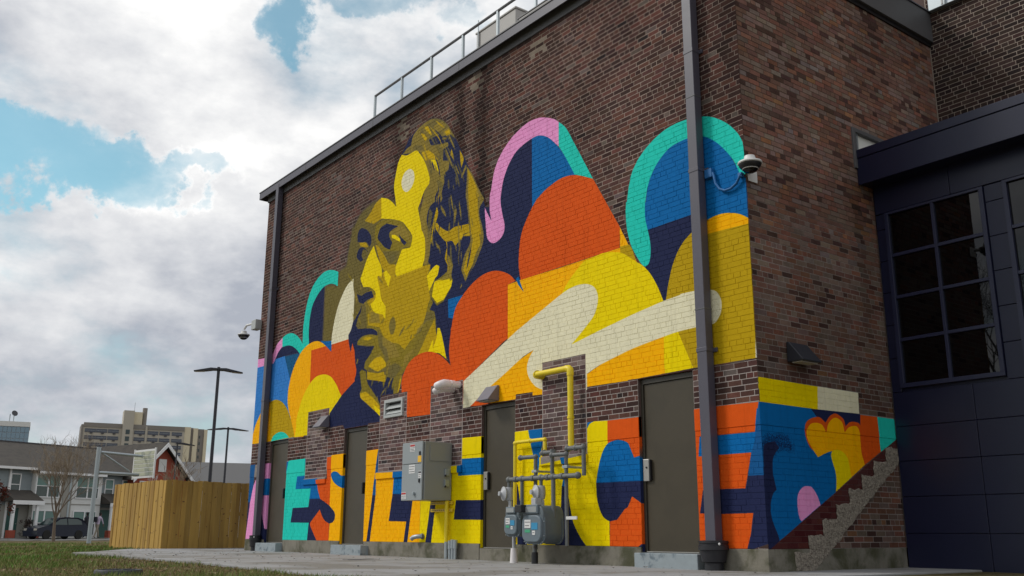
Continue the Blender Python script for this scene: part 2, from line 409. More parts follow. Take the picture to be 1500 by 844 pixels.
# ------------------------------------------------------------------ the painted wall: shapes of the mural in metres on each wall
# colour, then x,z points ("!" marks a corner, the rest run through a smooth curve)
FRONT_MURAL='''
Bl -14.416,3.902! -13.589,3.894! -13.363,3.966! -12.901,3.976! -12.538,3.404! -12.425,2.606! -12.213,2.099! -14.417,2.115!
Db -12.91,3.96! -12.283,3.937! -12.114,3.888! -12.206,3.769 -12.471,3.516 -12.546,3.38!
P -14.424,4.101! -14.138,4.079! -13.677,4.069! -13.565,4.121 -13.356,4.306 -13.092,4.411! -13.071,4.192! -13.267,4.103 -13.41,3.96! -13.491,3.876! -14.415,3.897!
N -13.41,3.96! -13.267,4.103 -13.048,4.196 -12.761,4.183 -12.529,4.126 -12.293,4.011 -12.114,3.886! -12.284,3.942! -12.899,3.964!
T -13.092,4.411! -12.885,4.453 -12.629,4.442 -12.367,4.356 -12.129,4.204 -12.018,4.09! -11.822,4.097! -11.716,4.009! -11.884,3.963 -12.114,3.886! -12.293,4.011 -12.529,4.126 -12.761,4.183 -13.071,4.192!
N -11.758,4.004! -11.758,4.338 -11.741,4.623 -11.657,4.874 -11.471,5.056 -11.23,5.182 -11.112,5.214! -11.1,4.842! -11.08,4.321! -11.084,3.926!
OL -8.836,6.557! -9.225,6.558 -9.642,6.463 -9.899,6.261 -10.039,6.014 -10.15,5.712 -10.19,5.394 -10.208,5.459 -10.514,5.421! -10.513,5.092! -10.732,5.186 -10.982,5.218 -11.111,5.206! -11.1,4.842! -11.08,4.321! -11.093,3.997! -10.676,3.774! -9.587,3.462! -7.763,3.083! -6.867,3.927! -6.911,4.922! -7.325,5.978!
B -11.148,4.04! -10.894,3.99! -10.648,3.963! -10.652,3.732! -11.078,3.867!
T -12.035,4.098! -12.042,4.481 -11.973,4.859 -11.826,5.174 -11.614,5.376 -11.319,5.509 -11.043,5.54 -10.765,5.494 -10.512,5.401! -10.513,5.092! -10.732,5.186 -10.982,5.218 -11.23,5.182 -11.471,5.056 -11.657,4.874 -11.741,4.623 -11.758,4.338 -11.71,4.044! -11.887,3.987!
C -9.837,5.115! -10.095,5.019 -10.31,4.832 -10.478,4.61 -10.592,4.331 -10.66,4.068 -10.664,3.886! -9.845,3.85! -9.862,4.03! -9.765,4.191! -9.767,4.75! -9.837,4.967!
O -11.589,3.908! -10.908,3.893! -10.653,3.736! -10.649,3.883! -9.848,3.884! -9.568,3.742! -9.549,3.533! -9.458,3.006! -9.752,2.87! -10.099,2.736! -10.937,2.647! -11.641,3.085!
A -10.908,3.893! -11.092,3.99 -11.326,4.061 -11.584,4.072 -11.865,4.02 -12.116,3.901 -12.334,3.715 -12.496,3.495 -12.598,3.242 -12.62,3.005 -12.557,2.76 -12.383,2.499 -12.16,2.107! -11.738,2.087! -10.939,2.669! -11.559,3.168! -11.578,3.899!
Y -12.111,2.475 -12.01,2.707 -11.834,2.968 -11.552,3.191 -11.261,3.3 -10.914,3.3 -10.615,3.214 -10.359,3.027 -10.203,2.856 -10.092,2.757! -10.444,2.511! -10.505,2.473! -11.536,2.108! -12.145,2.11! -12.107,2.298
A -14.417,2.115! -14.393,2.333 -14.274,2.55 -14.127,2.7 -13.904,2.904 -13.66,2.996 -13.518,3.007! -13.329,2.108!
G -13.531,3.008! -13.239,3.022 -12.942,2.954 -12.698,2.822 -12.507,2.649 -12.34,2.434 -12.235,2.263 -12.155,2.111! -13.375,2.107!
T -13.357,2.106! -13.231,2.221 -12.954,2.279 -12.669,2.245 -12.421,2.126!
N -9.588,3.001! -9.759,2.935! -10.103,2.78! -10.59,2.47! -10.592,2.492! -10.544,2.185! -9.993,2.186! -9.927,2.109! -8.995,2.107! -8.998,2.144! -8.493,2.15! -8.562,2.608! -8.091,2.587! -8.113,2.919! -9.156,3.599! -9.574,3.683! -9.55,3.183 -9.603,3.04!
N -8.103,7.22! -7.93,7.362 -7.741,7.512 -7.473,7.598 -7.17,7.618 -6.945,7.573 -6.686,7.441 -6.484,7.252! -6.211,6.875! -5.894,6.362! -5.624,5.921! -5.396,5.563! -5.339,5.403! -4.975,5.303! -4.828,5.349! -4.095,5.145! -4.098,3.916! -6.28,2.884! -6.28,2.893! -6.494,3.146! -6.389,3.002! -6.85,3.535! -7.014,4.072! -6.975,4.755! -7.183,4.985! -6.634,6.096! -7.136,6.883!
HG -8.082,7.22! -7.926,7.293 -7.769,7.309! -7.7,7.487 -7.473,7.587 -7.17,7.613 -6.945,7.568 -6.686,7.437 -6.484,7.252! -6.229,6.902! -6.424,7.062 -6.674,7.126 -6.857,7.199 -7.152,7.224! -7.071,7.077! -6.776,7.001 -6.508,6.954! -6.47,6.878! -6.646,6.862! -6.655,6.644! -6.442,6.576! -6.454,6.414! -6.609,6.379! -6.585,6.206! -6.667,6.064! -6.644,5.913! -6.728,5.826! -6.745,6.025! -6.79,5.81 -6.889,5.63 -6.986,5.409 -6.993,5.165 -7.019,4.947 -7.101,4.773! -7.174,4.799! -7.454,5.59! -7.157,6.546! -7.446,7.07!
N -7.784,7.572! -7.836,7.443! -7.769,7.309! -7.926,7.293! -8.082,7.22! -8.104,7.239! -7.932,7.385!
HD -7.394,7.537! -7.19,7.248! -7.042,7.252! -7.28,7.542! -6.945,7.568! -6.686,7.437! -6.484,7.252! -6.642,7.233! -6.675,7.159! -6.857,7.21! -7.152,7.224! -7.225,7.194! -7.466,7.451!
HG -6.976,7.435! -6.685,7.419! -6.573,7.294! -6.787,7.261! -7.009,7.338!
GB -7.317,7.528! -7.195,7.508! -7.024,7.267! -7.157,7.323!
GB -7.446,7.445! -7.31,7.387! -7.183,7.245! -7.264,7.224!
GB -6.641,7.194! -6.464,7.192! -6.418,7.092! -6.548,7.09!
HG -6.709,7.106! -6.547,7.062! -6.528,7.013! -6.689,7.057!
HD -7.61,7.256! -7.376,7.178! -7.294,7.064! -7.525,7.118! -7.725,7.227!
HD -6.848,7.003! -6.646,6.873! -6.657,6.686! -6.768,6.807!
HD -7.14,6.97! -6.914,6.833! -6.694,6.741! -6.763,6.678! -6.986,6.813!
HD -7.17,6.807! -7.036,6.701! -6.992,6.538! -7.064,6.517!
GB -7.388,7.051! -7.142,7.003! -6.952,6.866! -6.763,6.678! -7.022,6.803! -7.133,6.817! -7.245,6.831!
Y -7.066,6.796! -6.91,6.735 -6.802,6.585 -6.783,6.47! -6.959,6.613!
HD -6.857,6.349! -6.638,6.222! -6.634,6.096! -6.778,6.18!
N -6.849,5.94! -7.061,5.863 -7.142,5.635 -7.047,5.404! -6.905,5.594 -6.789,5.799!
GB -6.755,5.821! -6.782,5.623 -6.914,5.391 -6.973,5.119! -6.996,5.227! -6.921,5.557! -6.825,5.799!
G -6.38,6.785! -6.261,6.519! -6.411,6.67!
G -6.12,6.679! -5.997,6.476 -6.059,6.323! -6.097,6.467!
HG -5.927,6.352! -5.892,6.281! -6.037,6.124! -6.071,6.154!
HG -6.72,5.842! -6.556,5.664 -6.495,5.516! -6.643,5.667!
G -6.866,5.511! -6.795,5.507! -6.685,5.404 -6.438,5.261 -6.236,5.289! -5.808,5.232! -5.772,5.074! -5.965,5.083 -6.078,5.003 -6.208,4.933! -6.312,5.051 -6.5,5.086 -6.66,5.216 -6.825,5.389!
N -5.772,5.074! -5.965,5.073 -6.028,4.991 -6.058,4.901! -5.766,4.832! -5.737,4.959!
GB -6.162,5.053! -6.065,5.133 -5.959,5.068! -6.028,4.995!
GB -6.014,5.076! -5.772,5.074! -5.754,5.002! -5.965,5.054!
HG -6.872,5.237! -6.797,5.138! -6.651,4.982! -6.775,5.032!
HG -6.544,4.908! -6.387,4.802! -6.264,4.618! -6.322,4.378! -6.697,4.417! -6.511,4.466 -6.413,4.572 -6.437,4.774!
GB -6.42,4.77! -6.347,4.597 -6.409,4.474! -6.543,4.434! -6.428,4.537!
HG -5.893,6.301! -5.725,6.109! -5.526,5.774! -5.365,5.554! -5.51,5.382 -5.394,5.026 -5.375,4.833 -5.479,4.65 -5.615,4.474 -5.769,4.357 -5.877,4.228! -6.013,4.466! -5.922,4.695 -5.751,4.905 -5.788,5.107 -5.827,5.37 -5.884,5.66 -5.911,5.767 -5.886,6.038!
G -5.875,6.256! -5.757,6.089 -5.623,5.881 -5.517,5.674! -5.555,5.568 -5.524,5.289 -5.456,5.023 -5.446,4.85 -5.541,4.665 -5.663,4.503 -5.847,4.307! -5.947,4.452! -5.841,4.677 -5.688,4.889 -5.74,5.095 -5.779,5.357 -5.825,5.644 -5.846,5.788 -5.826,6.021!
HG -6.051,4.128! -5.99,4.239! -5.972,4.179!
HG -6.253,5.611! -6.261,5.47 -6.273,5.328 -6.281,5.208! -6.252,5.323 -6.235,5.462
HD -6.25,5.648! -6.267,5.534 -6.25,5.41 -6.234,5.303! -6.208,5.4 -6.216,5.52
HG -6.692,7.142! -6.59,6.96 -6.471,6.78 -6.359,6.625! -6.451,6.779 -6.565,6.958
HD -6.648,6.916! -6.568,6.73 -6.454,6.545 -6.363,6.413! -6.415,6.542 -6.519,6.725
HG -7.45,7.372! -7.358,7.155 -7.236,6.931 -7.12,6.741! -7.203,6.927 -7.317,7.149
HD -6.552,7.249! -6.435,7.117 -6.331,6.926 -6.235,6.764! -6.313,6.925 -6.411,7.116
HD -5.438,4.81! -5.552,4.704 -5.637,4.585 -5.696,4.487! -5.611,4.572 -5.519,4.688
HD -6.387,5.804! -6.404,5.686 -6.395,5.56 -6.372,5.45! -6.367,5.553 -6.369,5.677
N -5.579,4.587! -5.682,4.476 -5.77,4.396 -5.834,4.321! -5.748,4.384 -5.654,4.461
HD -6.774,7.23! -6.692,7.128 -6.608,6.983 -6.524,6.86! -6.582,6.982 -6.66,7.127
HG -6.907,5.324! -6.958,5.232 -6.932,5.136 -6.879,5.051! -6.898,5.129 -6.915,5.221
HD -7.15,6.886! -7.108,6.719 -7.047,6.555 -7.014,6.429! -7.006,6.546 -7.054,6.708
HG -6.993,7.452! -6.89,7.341 -6.768,7.239 -6.657,7.155! -6.75,7.245 -6.865,7.349
N -6.411,6.319! -6.37,6.197 -6.313,6.086 -6.264,6.011! -6.283,6.082 -6.336,6.193
G -6.512,4.856! -6.509,4.755 -6.426,4.644 -6.336,4.549! -6.396,4.643 -6.47,4.755
G -6.942,7.535! -6.841,7.427 -6.717,7.328 -6.601,7.252! -6.691,7.339 -6.808,7.438
HD -5.894,5.905! -5.876,5.825 -5.841,5.742 -5.817,5.662! -5.823,5.739 -5.853,5.821
HD -7.172,7.493! -7.075,7.369 -6.95,7.255 -6.826,7.162! -6.918,7.262 -7.036,7.377
N -6.703,6.006! -6.755,5.941 -6.732,5.817 -6.686,5.699! -6.695,5.808 -6.708,5.928
N -6.445,7.086! -6.393,6.927 -6.306,6.765 -6.212,6.627! -6.263,6.76 -6.341,6.92
HG -6.493,6.858! -6.421,6.707 -6.327,6.557 -6.251,6.449! -6.303,6.556 -6.392,6.706
HG -6.729,5.131! -6.72,5.038 -6.69,4.942 -6.652,4.858! -6.666,4.939 -6.69,5.033
N -6.142,5.675! -6.117,5.496 -6.064,5.31 -6.01,5.148! -6.021,5.303 -6.061,5.485
HD -7.036,7.281! -6.939,7.153 -6.839,6.996 -6.748,6.856! -6.816,6.995 -6.911,7.152
HD -6.244,6.25! -6.241,6.158 -6.215,6.072 -6.188,6.011! -6.179,6.064 -6.196,6.149
N -5.708,4.845! -5.784,4.69 -5.831,4.532 -5.859,4.429! -5.801,4.521 -5.746,4.676
HD -5.745,5.37! -5.733,5.278 -5.7,5.179 -5.661,5.091! -5.677,5.175 -5.705,5.273
HD -6.259,5.736! -6.248,5.641 -6.209,5.543 -6.158,5.457! -6.175,5.539 -6.207,5.635
HD -6.692,6.241! -6.72,6.155 -6.741,6.09 -6.743,6.029! -6.701,6.075 -6.67,6.136
HG -6.273,6.482! -6.238,6.376 -6.171,6.269 -6.097,6.177! -6.137,6.267 -6.195,6.373
HD -7.255,7.475! -7.169,7.332 -7.057,7.186 -6.96,7.051! -7.027,7.184 -7.134,7.331
HG -6.21,5.006! -6.206,4.934 -6.18,4.858 -6.151,4.792! -6.157,4.855 -6.176,4.929
HD -6.926,6.902! -6.842,6.743 -6.737,6.583 -6.668,6.467! -6.712,6.581 -6.813,6.74
N -6.787,6.126! -6.854,6.059 -6.884,5.98 -6.845,5.86! -6.838,5.963 -6.799,6.039
HG -6.888,7.417! -6.71,7.251 -6.529,7.057 -6.388,6.844! -6.505,7.06 -6.681,7.254
HG -6.309,6.101! -6.306,6.048 -6.284,5.991 -6.255,5.94! -6.265,5.988 -6.282,6.043
HG -6.391,5.44! -6.422,5.348 -6.422,5.247 -6.409,5.157! -6.39,5.239 -6.381,5.336
HG -6.78,6.105! -6.816,6.012 -6.809,5.891 -6.745,5.736! -6.788,5.887 -6.789,6.005
HD -6.235,6.562! -6.141,6.339 -6.024,6.122 -5.931,5.969! -5.991,6.119 -6.101,6.336
HG -6.949,6.696! -6.918,6.609 -6.874,6.529 -6.824,6.461! -6.837,6.525 -6.872,6.604
N -6.38,5.744! -6.381,5.647 -6.359,5.546 -6.321,5.454! -6.329,5.539 -6.347,5.639
HD -5.495,5.024! -5.489,4.93 -5.465,4.832 -5.464,4.753! -5.427,4.824 -5.444,4.92
HG -5.624,5.808! -5.588,5.734 -5.522,5.661 -5.487,5.601! -5.486,5.661 -5.545,5.735
HD -5.475,4.735! -5.597,4.604 -5.687,4.472 -5.754,4.39! -5.652,4.456 -5.551,4.582
HD -5.761,4.961! -5.784,4.836 -5.81,4.709 -5.827,4.598! -5.794,4.704 -5.763,4.829
N -6.691,5.542! -6.72,5.455 -6.74,5.365 -6.746,5.285! -6.716,5.357 -6.691,5.445
G -7.148,7.498! -6.98,7.304 -6.794,7.104 -6.657,6.882! -6.769,7.104 -6.948,7.303
HG -6.37,5.94! -6.382,5.842 -6.334,5.689 -6.274,5.553! -6.293,5.68 -6.33,5.831
HG -6.28,5.679! -6.27,5.566 -6.235,5.447 -6.207,5.347! -6.207,5.442 -6.236,5.559
HG -7.258,7.054! -7.198,6.859 -7.098,6.664 -7.039,6.514! -7.07,6.659 -7.163,6.853
HG -6.102,4.786! -6.111,4.684 -6.09,4.589 -6.059,4.511! -6.071,4.585 -6.088,4.68
G -7.316,7.215! -7.29,7.123 -7.255,7.025 -7.218,6.939! -7.233,7.02 -7.266,7.117
HG -6.933,5.671! -6.911,5.533 -6.895,5.409 -6.857,5.298! -6.848,5.399 -6.853,5.521
HG -6.113,5.769! -6.104,5.607 -6.064,5.44 -6.027,5.293! -6.031,5.432 -6.063,5.598
HD -6.401,5.918! -6.436,5.855 -6.43,5.749 -6.414,5.656! -6.406,5.743 -6.407,5.847
HD -7.202,7.384! -7.058,7.197 -6.898,6.989 -6.757,6.795! -6.864,6.99 -7.017,7.198
G -6.451,4.979! -6.496,4.877 -6.486,4.765 -6.401,4.657! -6.449,4.758 -6.449,4.867
HG -6.83,6.179! -6.881,6.13 -6.906,6.069 -6.914,6.012! -6.876,6.055 -6.845,6.113
HD -5.741,4.896! -5.795,4.749 -5.831,4.592 -5.85,4.483! -5.807,4.584 -5.765,4.738
N -6.967,7.371! -6.863,7.255 -6.741,7.141 -6.649,7.005! -6.719,7.143 -6.836,7.257
N -6.368,6.702! -6.279,6.53 -6.189,6.386 -6.103,6.263! -6.17,6.385 -6.255,6.529
N -6.797,5.989! -6.826,5.891 -6.778,5.74 -6.72,5.607! -6.742,5.733 -6.782,5.881
HD -6.339,4.987! -6.366,4.839 -6.329,4.685 -6.232,4.551! -6.285,4.678 -6.311,4.831
HD -6.789,6.273! -6.794,6.186 -6.805,6.127 -6.805,6.078! -6.778,6.118 -6.76,6.174
HG -6.529,7.166! -6.457,7.002 -6.351,6.833 -6.239,6.687! -6.306,6.83 -6.402,6.998
HG -6.195,5.625! -6.23,5.563 -6.23,5.488 -6.213,5.418! -6.194,5.477 -6.186,5.548
G -6.793,6.093! -6.804,6.048 -6.786,5.996 -6.76,5.95! -6.759,5.991 -6.77,6.041
G -6.49,5.182! -6.496,5.095 -6.474,5.013 -6.445,4.939! -6.452,5.009 -6.468,5.09
N -6.196,6.006! -6.141,5.857 -6.063,5.686 -5.986,5.519! -6.034,5.682 -6.106,5.853
HD -6.47,6.265! -6.477,6.166 -6.468,6.085 -6.446,6.02! -6.422,6.071 -6.423,6.151
HG -6.127,5.403! -6.138,5.28 -6.117,5.15 -6.081,5.035! -6.08,5.142 -6.094,5.27
HG -6.659,6.525! -6.652,6.449 -6.605,6.371 -6.543,6.3! -6.563,6.366 -6.601,6.444
HD -6.357,6.553! -6.309,6.407 -6.23,6.258 -6.143,6.13! -6.194,6.255 -6.264,6.402
N -6.764,6.207! -6.788,6.097 -6.806,5.997 -6.788,5.884! -6.784,5.989 -6.761,6.088
N -6.94,6.866! -6.854,6.658 -6.777,6.469 -6.713,6.318! -6.743,6.464 -6.813,6.651
HG -6.015,4.835! -6.029,4.76 -6.025,4.678 -6.011,4.609! -6.002,4.673 -6.003,4.754
HD -5.669,5.804! -5.601,5.696 -5.543,5.583 -5.498,5.486! -5.524,5.583 -5.577,5.695
N -7.025,6.767! -7.01,6.683 -6.96,6.593 -6.928,6.526! -6.926,6.588 -6.966,6.676
HG -6.641,6.974! -6.53,6.729 -6.394,6.495 -6.283,6.323! -6.353,6.491 -6.48,6.724
N -6.43,4.823! -6.453,4.736 -6.392,4.639 -6.316,4.554! -6.352,4.636 -6.402,4.732
HD -6.051,5.076! -6.081,4.919 -6.103,4.764 -6.101,4.63! -6.072,4.755 -6.042,4.908
HD -6.342,5.002! -6.372,4.95 -6.361,4.89 -6.334,4.833! -6.321,4.88 -6.321,4.938
HG -6.739,6.515! -6.723,6.408 -6.685,6.297 -6.64,6.199! -6.659,6.291 -6.692,6.401
HG -6.119,5.265! -6.133,5.124 -6.114,4.977 -6.098,4.857! -6.072,4.967 -6.081,5.111
HD -6.242,6.367! -6.207,6.201 -6.147,6.049 -6.102,5.945! -6.107,6.042 -6.156,6.192
D -9.246,4.687! -8.863,4.961! -8.616,4.995! -8.139,4.797! -7.247,4.802! -7.012,4.791! -6.885,4.324! -6.948,4.158! -6.856,4.062! -6.973,3.946! -6.813,3.888! -6.755,3.732! -6.723,3.399! -6.86,3.373! -6.906,3.245! -7.327,3.18! -7.576,3.067! -7.827,2.903! -7.857,2.788! -7.939,2.59! -8.11,2.589! -8.132,2.911! -8.227,2.889! -8.348,2.938! -8.421,2.845! -8.767,2.914! -9.104,2.975! -9.118,3.149! -9.25,3.204! -9.218,3.331! -9.017,3.451! -8.881,3.579! -9.175,3.826! -9.262,4.361!
Y -7.091,4.576! -6.97,4.661 -6.797,4.723 -6.684,4.678! -6.736,4.531 -6.805,4.496! -6.871,4.421! -6.956,4.338 -7.003,4.292! -7.05,4.457!
D -6.954,4.308! -6.686,4.56! -6.343,4.487! -6.254,4.332! -6.332,4.194! -6.527,4.02! -6.731,3.976! -6.93,4.155!
Y -6.837,4.429! -6.594,4.426! -6.367,4.418! -6.338,4.34! -6.278,4.353! -6.301,4.236! -6.398,4.159 -6.528,4.049! -6.733,4.027! -6.903,4.179! -6.867,4.32!
HD -7.078,3.926! -6.831,3.891! -6.807,3.751! -7.035,3.761! -7.35,3.616! -7.437,3.531! -7.599,3.477! -7.206,3.612!
N -6.785,4.442! -6.671,4.636! -6.552,4.669! -6.43,4.584! -6.512,4.503! -6.682,4.46!
HG -6.455,4.788! -6.387,4.782! -6.263,4.598! -6.322,4.378! -6.697,4.417! -6.511,4.466 -6.406,4.571 -6.434,4.695!
G -8.836,6.557! -9.046,6.497 -9.252,6.347 -9.474,6.237! -9.1,6.078! -8.794,6.107!
G -8.863,4.961! -8.616,4.995! -8.139,4.797! -7.247,4.802! -6.976,4.773! -7.09,4.546! -7.008,4.309! -6.948,4.158! -7.014,4.072! -7.109,3.832! -7.227,3.675! -7.334,3.653! -7.349,3.596! -7.476,3.577! -7.437,3.531! -7.599,3.477! -7.779,3.354! -7.977,3.494! -8.253,3.557! -8.588,3.775! -8.701,3.92! -9.15,4.037! -9.189,4.261! -9.045,4.322! -9.232,4.509! -8.9,4.619!
HD -8.207,4.041 -8.112,3.904 -8.156,3.747 -8.262,3.688 -8.353,3.862 -8.322,3.982
D -10.164,5.336! -10.013,5.166! -9.804,5.007! -9.951,5.173!
D -8.812,4.943! -8.738,4.826! -8.598,4.713! -8.674,4.83!
D -9.181,4.511! -9.066,4.351! -8.883,4.201! -8.995,4.359!
D -9.867,4.437! -9.724,4.263! -9.528,4.097! -9.668,4.267!
HG -9.547,4.936! -9.546,4.861! -9.489,4.778! -9.49,4.853!
D -9.7,4.432! -9.612,4.322! -9.447,4.227! -9.536,4.336!
HG -9.744,4.848! -9.736,4.697! -9.634,4.536! -9.642,4.685!
D -8.776,5.087! -8.772,4.998! -8.705,4.904! -8.712,4.992!
HG -8.74,4.369! -8.675,4.252! -8.534,4.142! -8.598,4.258!
HG -9.139,4.232! -9.144,4.134! -9.072,4.027! -9.066,4.124!
HG -9.191,4.438! -9.166,4.3! -9.074,4.158! -9.099,4.295!
HG -9.356,4.605! -9.332,4.485! -9.227,4.362! -9.251,4.481!
D -8.945,4.528! -8.864,4.394! -8.745,4.263! -8.822,4.395!
HG -8.836,5.079! -8.723,4.935! -8.571,4.798! -8.682,4.94!
D -9.642,4.345! -9.554,4.199! -9.402,4.057! -9.488,4.201!
HG -8.966,5.065! -8.83,4.899! -8.639,4.744! -8.773,4.906!
HG -8.402,3.284! -8.572,3.213! -8.686,3.112! -8.512,3.185!
HG -8.278,3.231! -8.378,3.15! -8.398,3.044! -8.297,3.125!
D -7.455,3.456! -7.575,3.341! -7.639,3.207! -7.519,3.322!
HD -7.458,2.871! -7.62,2.785! -7.733,2.676! -7.57,2.762!
HD -7.512,3.614! -7.577,3.564! -7.603,3.5! -7.539,3.55!
HG -7.391,3.151! -7.521,3.102! -7.627,3.037! -7.495,3.086!
HD -7.27,3.206! -7.429,3.137! -7.54,3.039! -7.38,3.111!
HG -7.427,3.935! -7.532,3.841! -7.6,3.731! -7.494,3.826!
HD -8.381,3.331! -8.572,3.275! -8.701,3.182! -8.509,3.238!
D -8.398,3.782! -8.495,3.669! -8.508,3.533! -8.411,3.646!
D -7.345,3.857! -7.439,3.824! -7.505,3.774! -7.413,3.808!
HD -8.256,3.207! -8.331,3.154! -8.341,3.079! -8.264,3.132!
D -7.503,3.827! -7.677,3.774! -7.792,3.684! -7.617,3.738!
HD -7.308,2.934! -7.423,2.819! -7.502,2.691! -7.388,2.807!
HG -8.099,2.991! -8.225,2.894! -8.298,2.776! -8.17,2.874!
D -8.506,4.075! -8.639,4.041! -8.697,3.967! -8.564,4.001!
HG -7.376,3.039! -7.508,2.996! -7.612,2.935! -7.479,2.979!
HD -7.758,3.825! -7.92,3.729! -8.016,3.602! -7.849,3.698!
D -8.201,3.185! -8.289,3.143! -8.301,3.074! -8.214,3.115!
D -7.728,3.139! -7.936,3.069! -8.085,2.961! -7.872,3.033!
D -8.348,3.395! -8.5,3.288! -8.622,3.166! -8.469,3.275!
HG -8.541,3.684! -8.611,3.638! -8.629,3.573! -8.559,3.619!
HD -9.945,6.318! -10.016,6.171! -9.996,5.996! -9.926,6.143!
HD -9.39,6.013! -9.423,5.939! -9.357,5.841! -9.324,5.917!
HD -10.118,6.138! -10.016,5.957! -9.854,5.774! -9.955,5.954!
HD -9.528,6.161! -9.524,6.077! -9.435,5.983! -9.439,6.066!
HD -9.951,5.855! -9.847,5.691! -9.69,5.528! -9.792,5.69!
HD -9.86,5.739! -9.723,5.553! -9.552,5.37! -9.686,5.553!
HD -9.399,5.687! -9.337,5.508! -9.229,5.326! -9.29,5.503!
HD -9.262,5.897! -9.294,5.823! -9.259,5.729! -9.227,5.805!
HD -9.193,6.186! -9.227,6.034! -9.163,5.857! -9.129,6.009!
HD -9.489,5.893! -9.469,5.73! -9.374,5.555! -9.393,5.717!
HD -8.702,5.923! -8.639,5.842! -8.525,5.77! -8.59,5.852!
HD -8.168,5.783! -8.028,5.658! -7.848,5.55! -7.985,5.673!
HG -8.74,5.484! -8.51,5.338! -8.265,5.209! -8.49,5.35!
HG -8.05,5.173! -7.836,5.055! -7.599,4.969! -7.811,5.085!
HD -7.963,5.473! -7.821,5.377! -7.658,5.297! -7.798,5.391!
HG -8.801,5.392! -8.721,5.3! -8.579,5.231! -8.658,5.32!
HG -7.879,5.574! -7.78,5.469! -7.648,5.376! -7.742,5.479!
HD -8.146,5.403! -8.069,5.325! -7.95,5.267! -8.026,5.343!
HD -8.284,5.566! -8.193,5.475! -8.071,5.394! -8.161,5.483!
HG -8.833,5.492! -8.711,5.368! -8.545,5.258! -8.665,5.379!
HG -7.971,5.171! -7.86,5.103! -7.733,5.06! -7.842,5.125!
HG -8.824,5.616! -8.631,5.481! -8.412,5.364! -8.601,5.496!
HG -8.79,5.945! -8.544,5.782! -8.279,5.638! -8.519,5.797!
HD -7.967,5.142! -7.827,5.069! -7.675,5.017! -7.813,5.088!
HD -8.858,2.991! -8.941,2.905! -8.946,2.799! -8.862,2.885!
HG -8.218,2.898! -8.305,2.806! -8.326,2.698! -8.24,2.79!
D -8.608,3.226! -8.74,3.161! -8.836,3.076! -8.703,3.143!
HD -8.538,3.299! -8.655,3.204! -8.717,3.089! -8.6,3.185!
D -8.775,2.653! -8.912,2.546! -8.987,2.418! -8.849,2.525!
HG -8.625,3.448! -8.762,3.369! -8.822,3.259! -8.685,3.339!
D -8.15,3.368! -8.186,3.279! -8.15,3.179! -8.117,3.268!
D -8.119,2.894! -8.178,2.769! -8.171,2.631! -8.112,2.756!
D -8.455,2.985! -8.514,2.86! -8.483,2.721! -8.426,2.846!
HG -8.324,2.775! -8.495,2.682! -8.624,2.568! -8.454,2.663!
HD -8.347,2.782! -8.41,2.671! -8.431,2.551! -8.368,2.663!
HD -7.531,2.672! -7.684,2.588! -7.782,2.477! -7.627,2.563!
HG -8.92,2.807! -8.954,2.742! -8.94,2.668! -8.907,2.734!
HD -8.284,3.179! -8.45,3.084! -8.556,2.961! -8.386,3.057!
D -8.589,3.064! -8.671,2.956! -8.682,2.832! -8.599,2.938!
HG -8.682,2.634! -8.741,2.542! -8.725,2.436! -8.667,2.528!
D -8.031,2.585! -8.135,2.531! -8.195,2.458! -8.091,2.514!
HG -8.225,3.216! -8.348,3.107! -8.393,2.972! -8.27,3.082!
Y -8.836,6.557! -8.575,6.457 -8.38,6.324 -8.238,6.196! -8.282,6.352! -8.359,6.642 -8.306,6.896 -8.218,7.117 -8.103,7.225! -7.918,7.152 -7.76,7.145 -7.565,7.137 -7.453,7.046! -7.283,6.843 -7.161,6.633 -7.071,6.435! -7.092,6.335! -7.254,6.233 -7.393,6.039! -7.455,5.96! -7.345,5.646! -7.312,5.512! -7.213,5.362 -7.169,5.207 -7.172,4.982 -7.247,4.791! -8.139,4.795! -8.216,4.943 -8.083,5.148 -7.974,5.294! -7.701,5.257! -7.629,5.465 -7.884,5.742! -8.007,5.839 -8.336,5.973 -8.803,6.113!
C -7.781,6.835 -7.66,6.754 -7.615,6.642 -7.629,6.537 -7.72,6.433 -7.874,6.397 -8.017,6.487 -8.079,6.649 -8.016,6.785 -7.9,6.839
D -9.008,6.009! -8.757,6.068 -8.336,5.969 -8.007,5.833 -7.84,5.656 -7.629,5.465 -7.664,5.284 -7.701,5.255! -7.897,5.318 -7.992,5.277 -8.085,5.192 -8.198,5.089 -8.357,5.082 -8.525,5.162 -8.661,5.324 -8.754,5.455 -8.936,5.632 -9.036,5.813
HD -8.71,5.423! -8.051,5.28! -8.161,5.145! -8.317,5.083! -8.547,5.178! -8.64,5.319!
HG -8.581,5.944! -8.084,5.794! -7.838,5.623! -7.908,5.491! -8.232,5.614! -8.396,5.655!
N -9.59,6.123! -9.358,6.018 -9.19,5.851 -9.166,5.709 -9.216,5.638! -9.381,5.773 -9.562,5.805 -9.734,5.858! -9.75,5.989 -9.7,6.093
N -9.634,5.707! -9.471,5.68 -9.264,5.53! -9.467,5.641 -9.538,5.525 -9.462,5.417! -9.572,5.403! -9.741,5.537 -9.707,5.655
G -9.654,5.827! -9.38,5.761! -9.283,5.647! -9.462,5.685! -9.625,5.751!
N -8.907,5.803 -8.81,5.924 -8.582,5.955! -8.143,5.787! -8.343,5.773 -8.463,5.737 -8.457,5.648 -8.346,5.512! -8.427,5.389! -8.631,5.488 -8.787,5.618 -8.9,5.712
Y -8.377,5.672! -8.233,5.632 -8.046,5.508! -8.063,5.46! -8.227,5.544! -8.373,5.616!
N -8.12,5.619! -7.967,5.495 -7.816,5.384! -7.899,5.351! -8.015,5.453
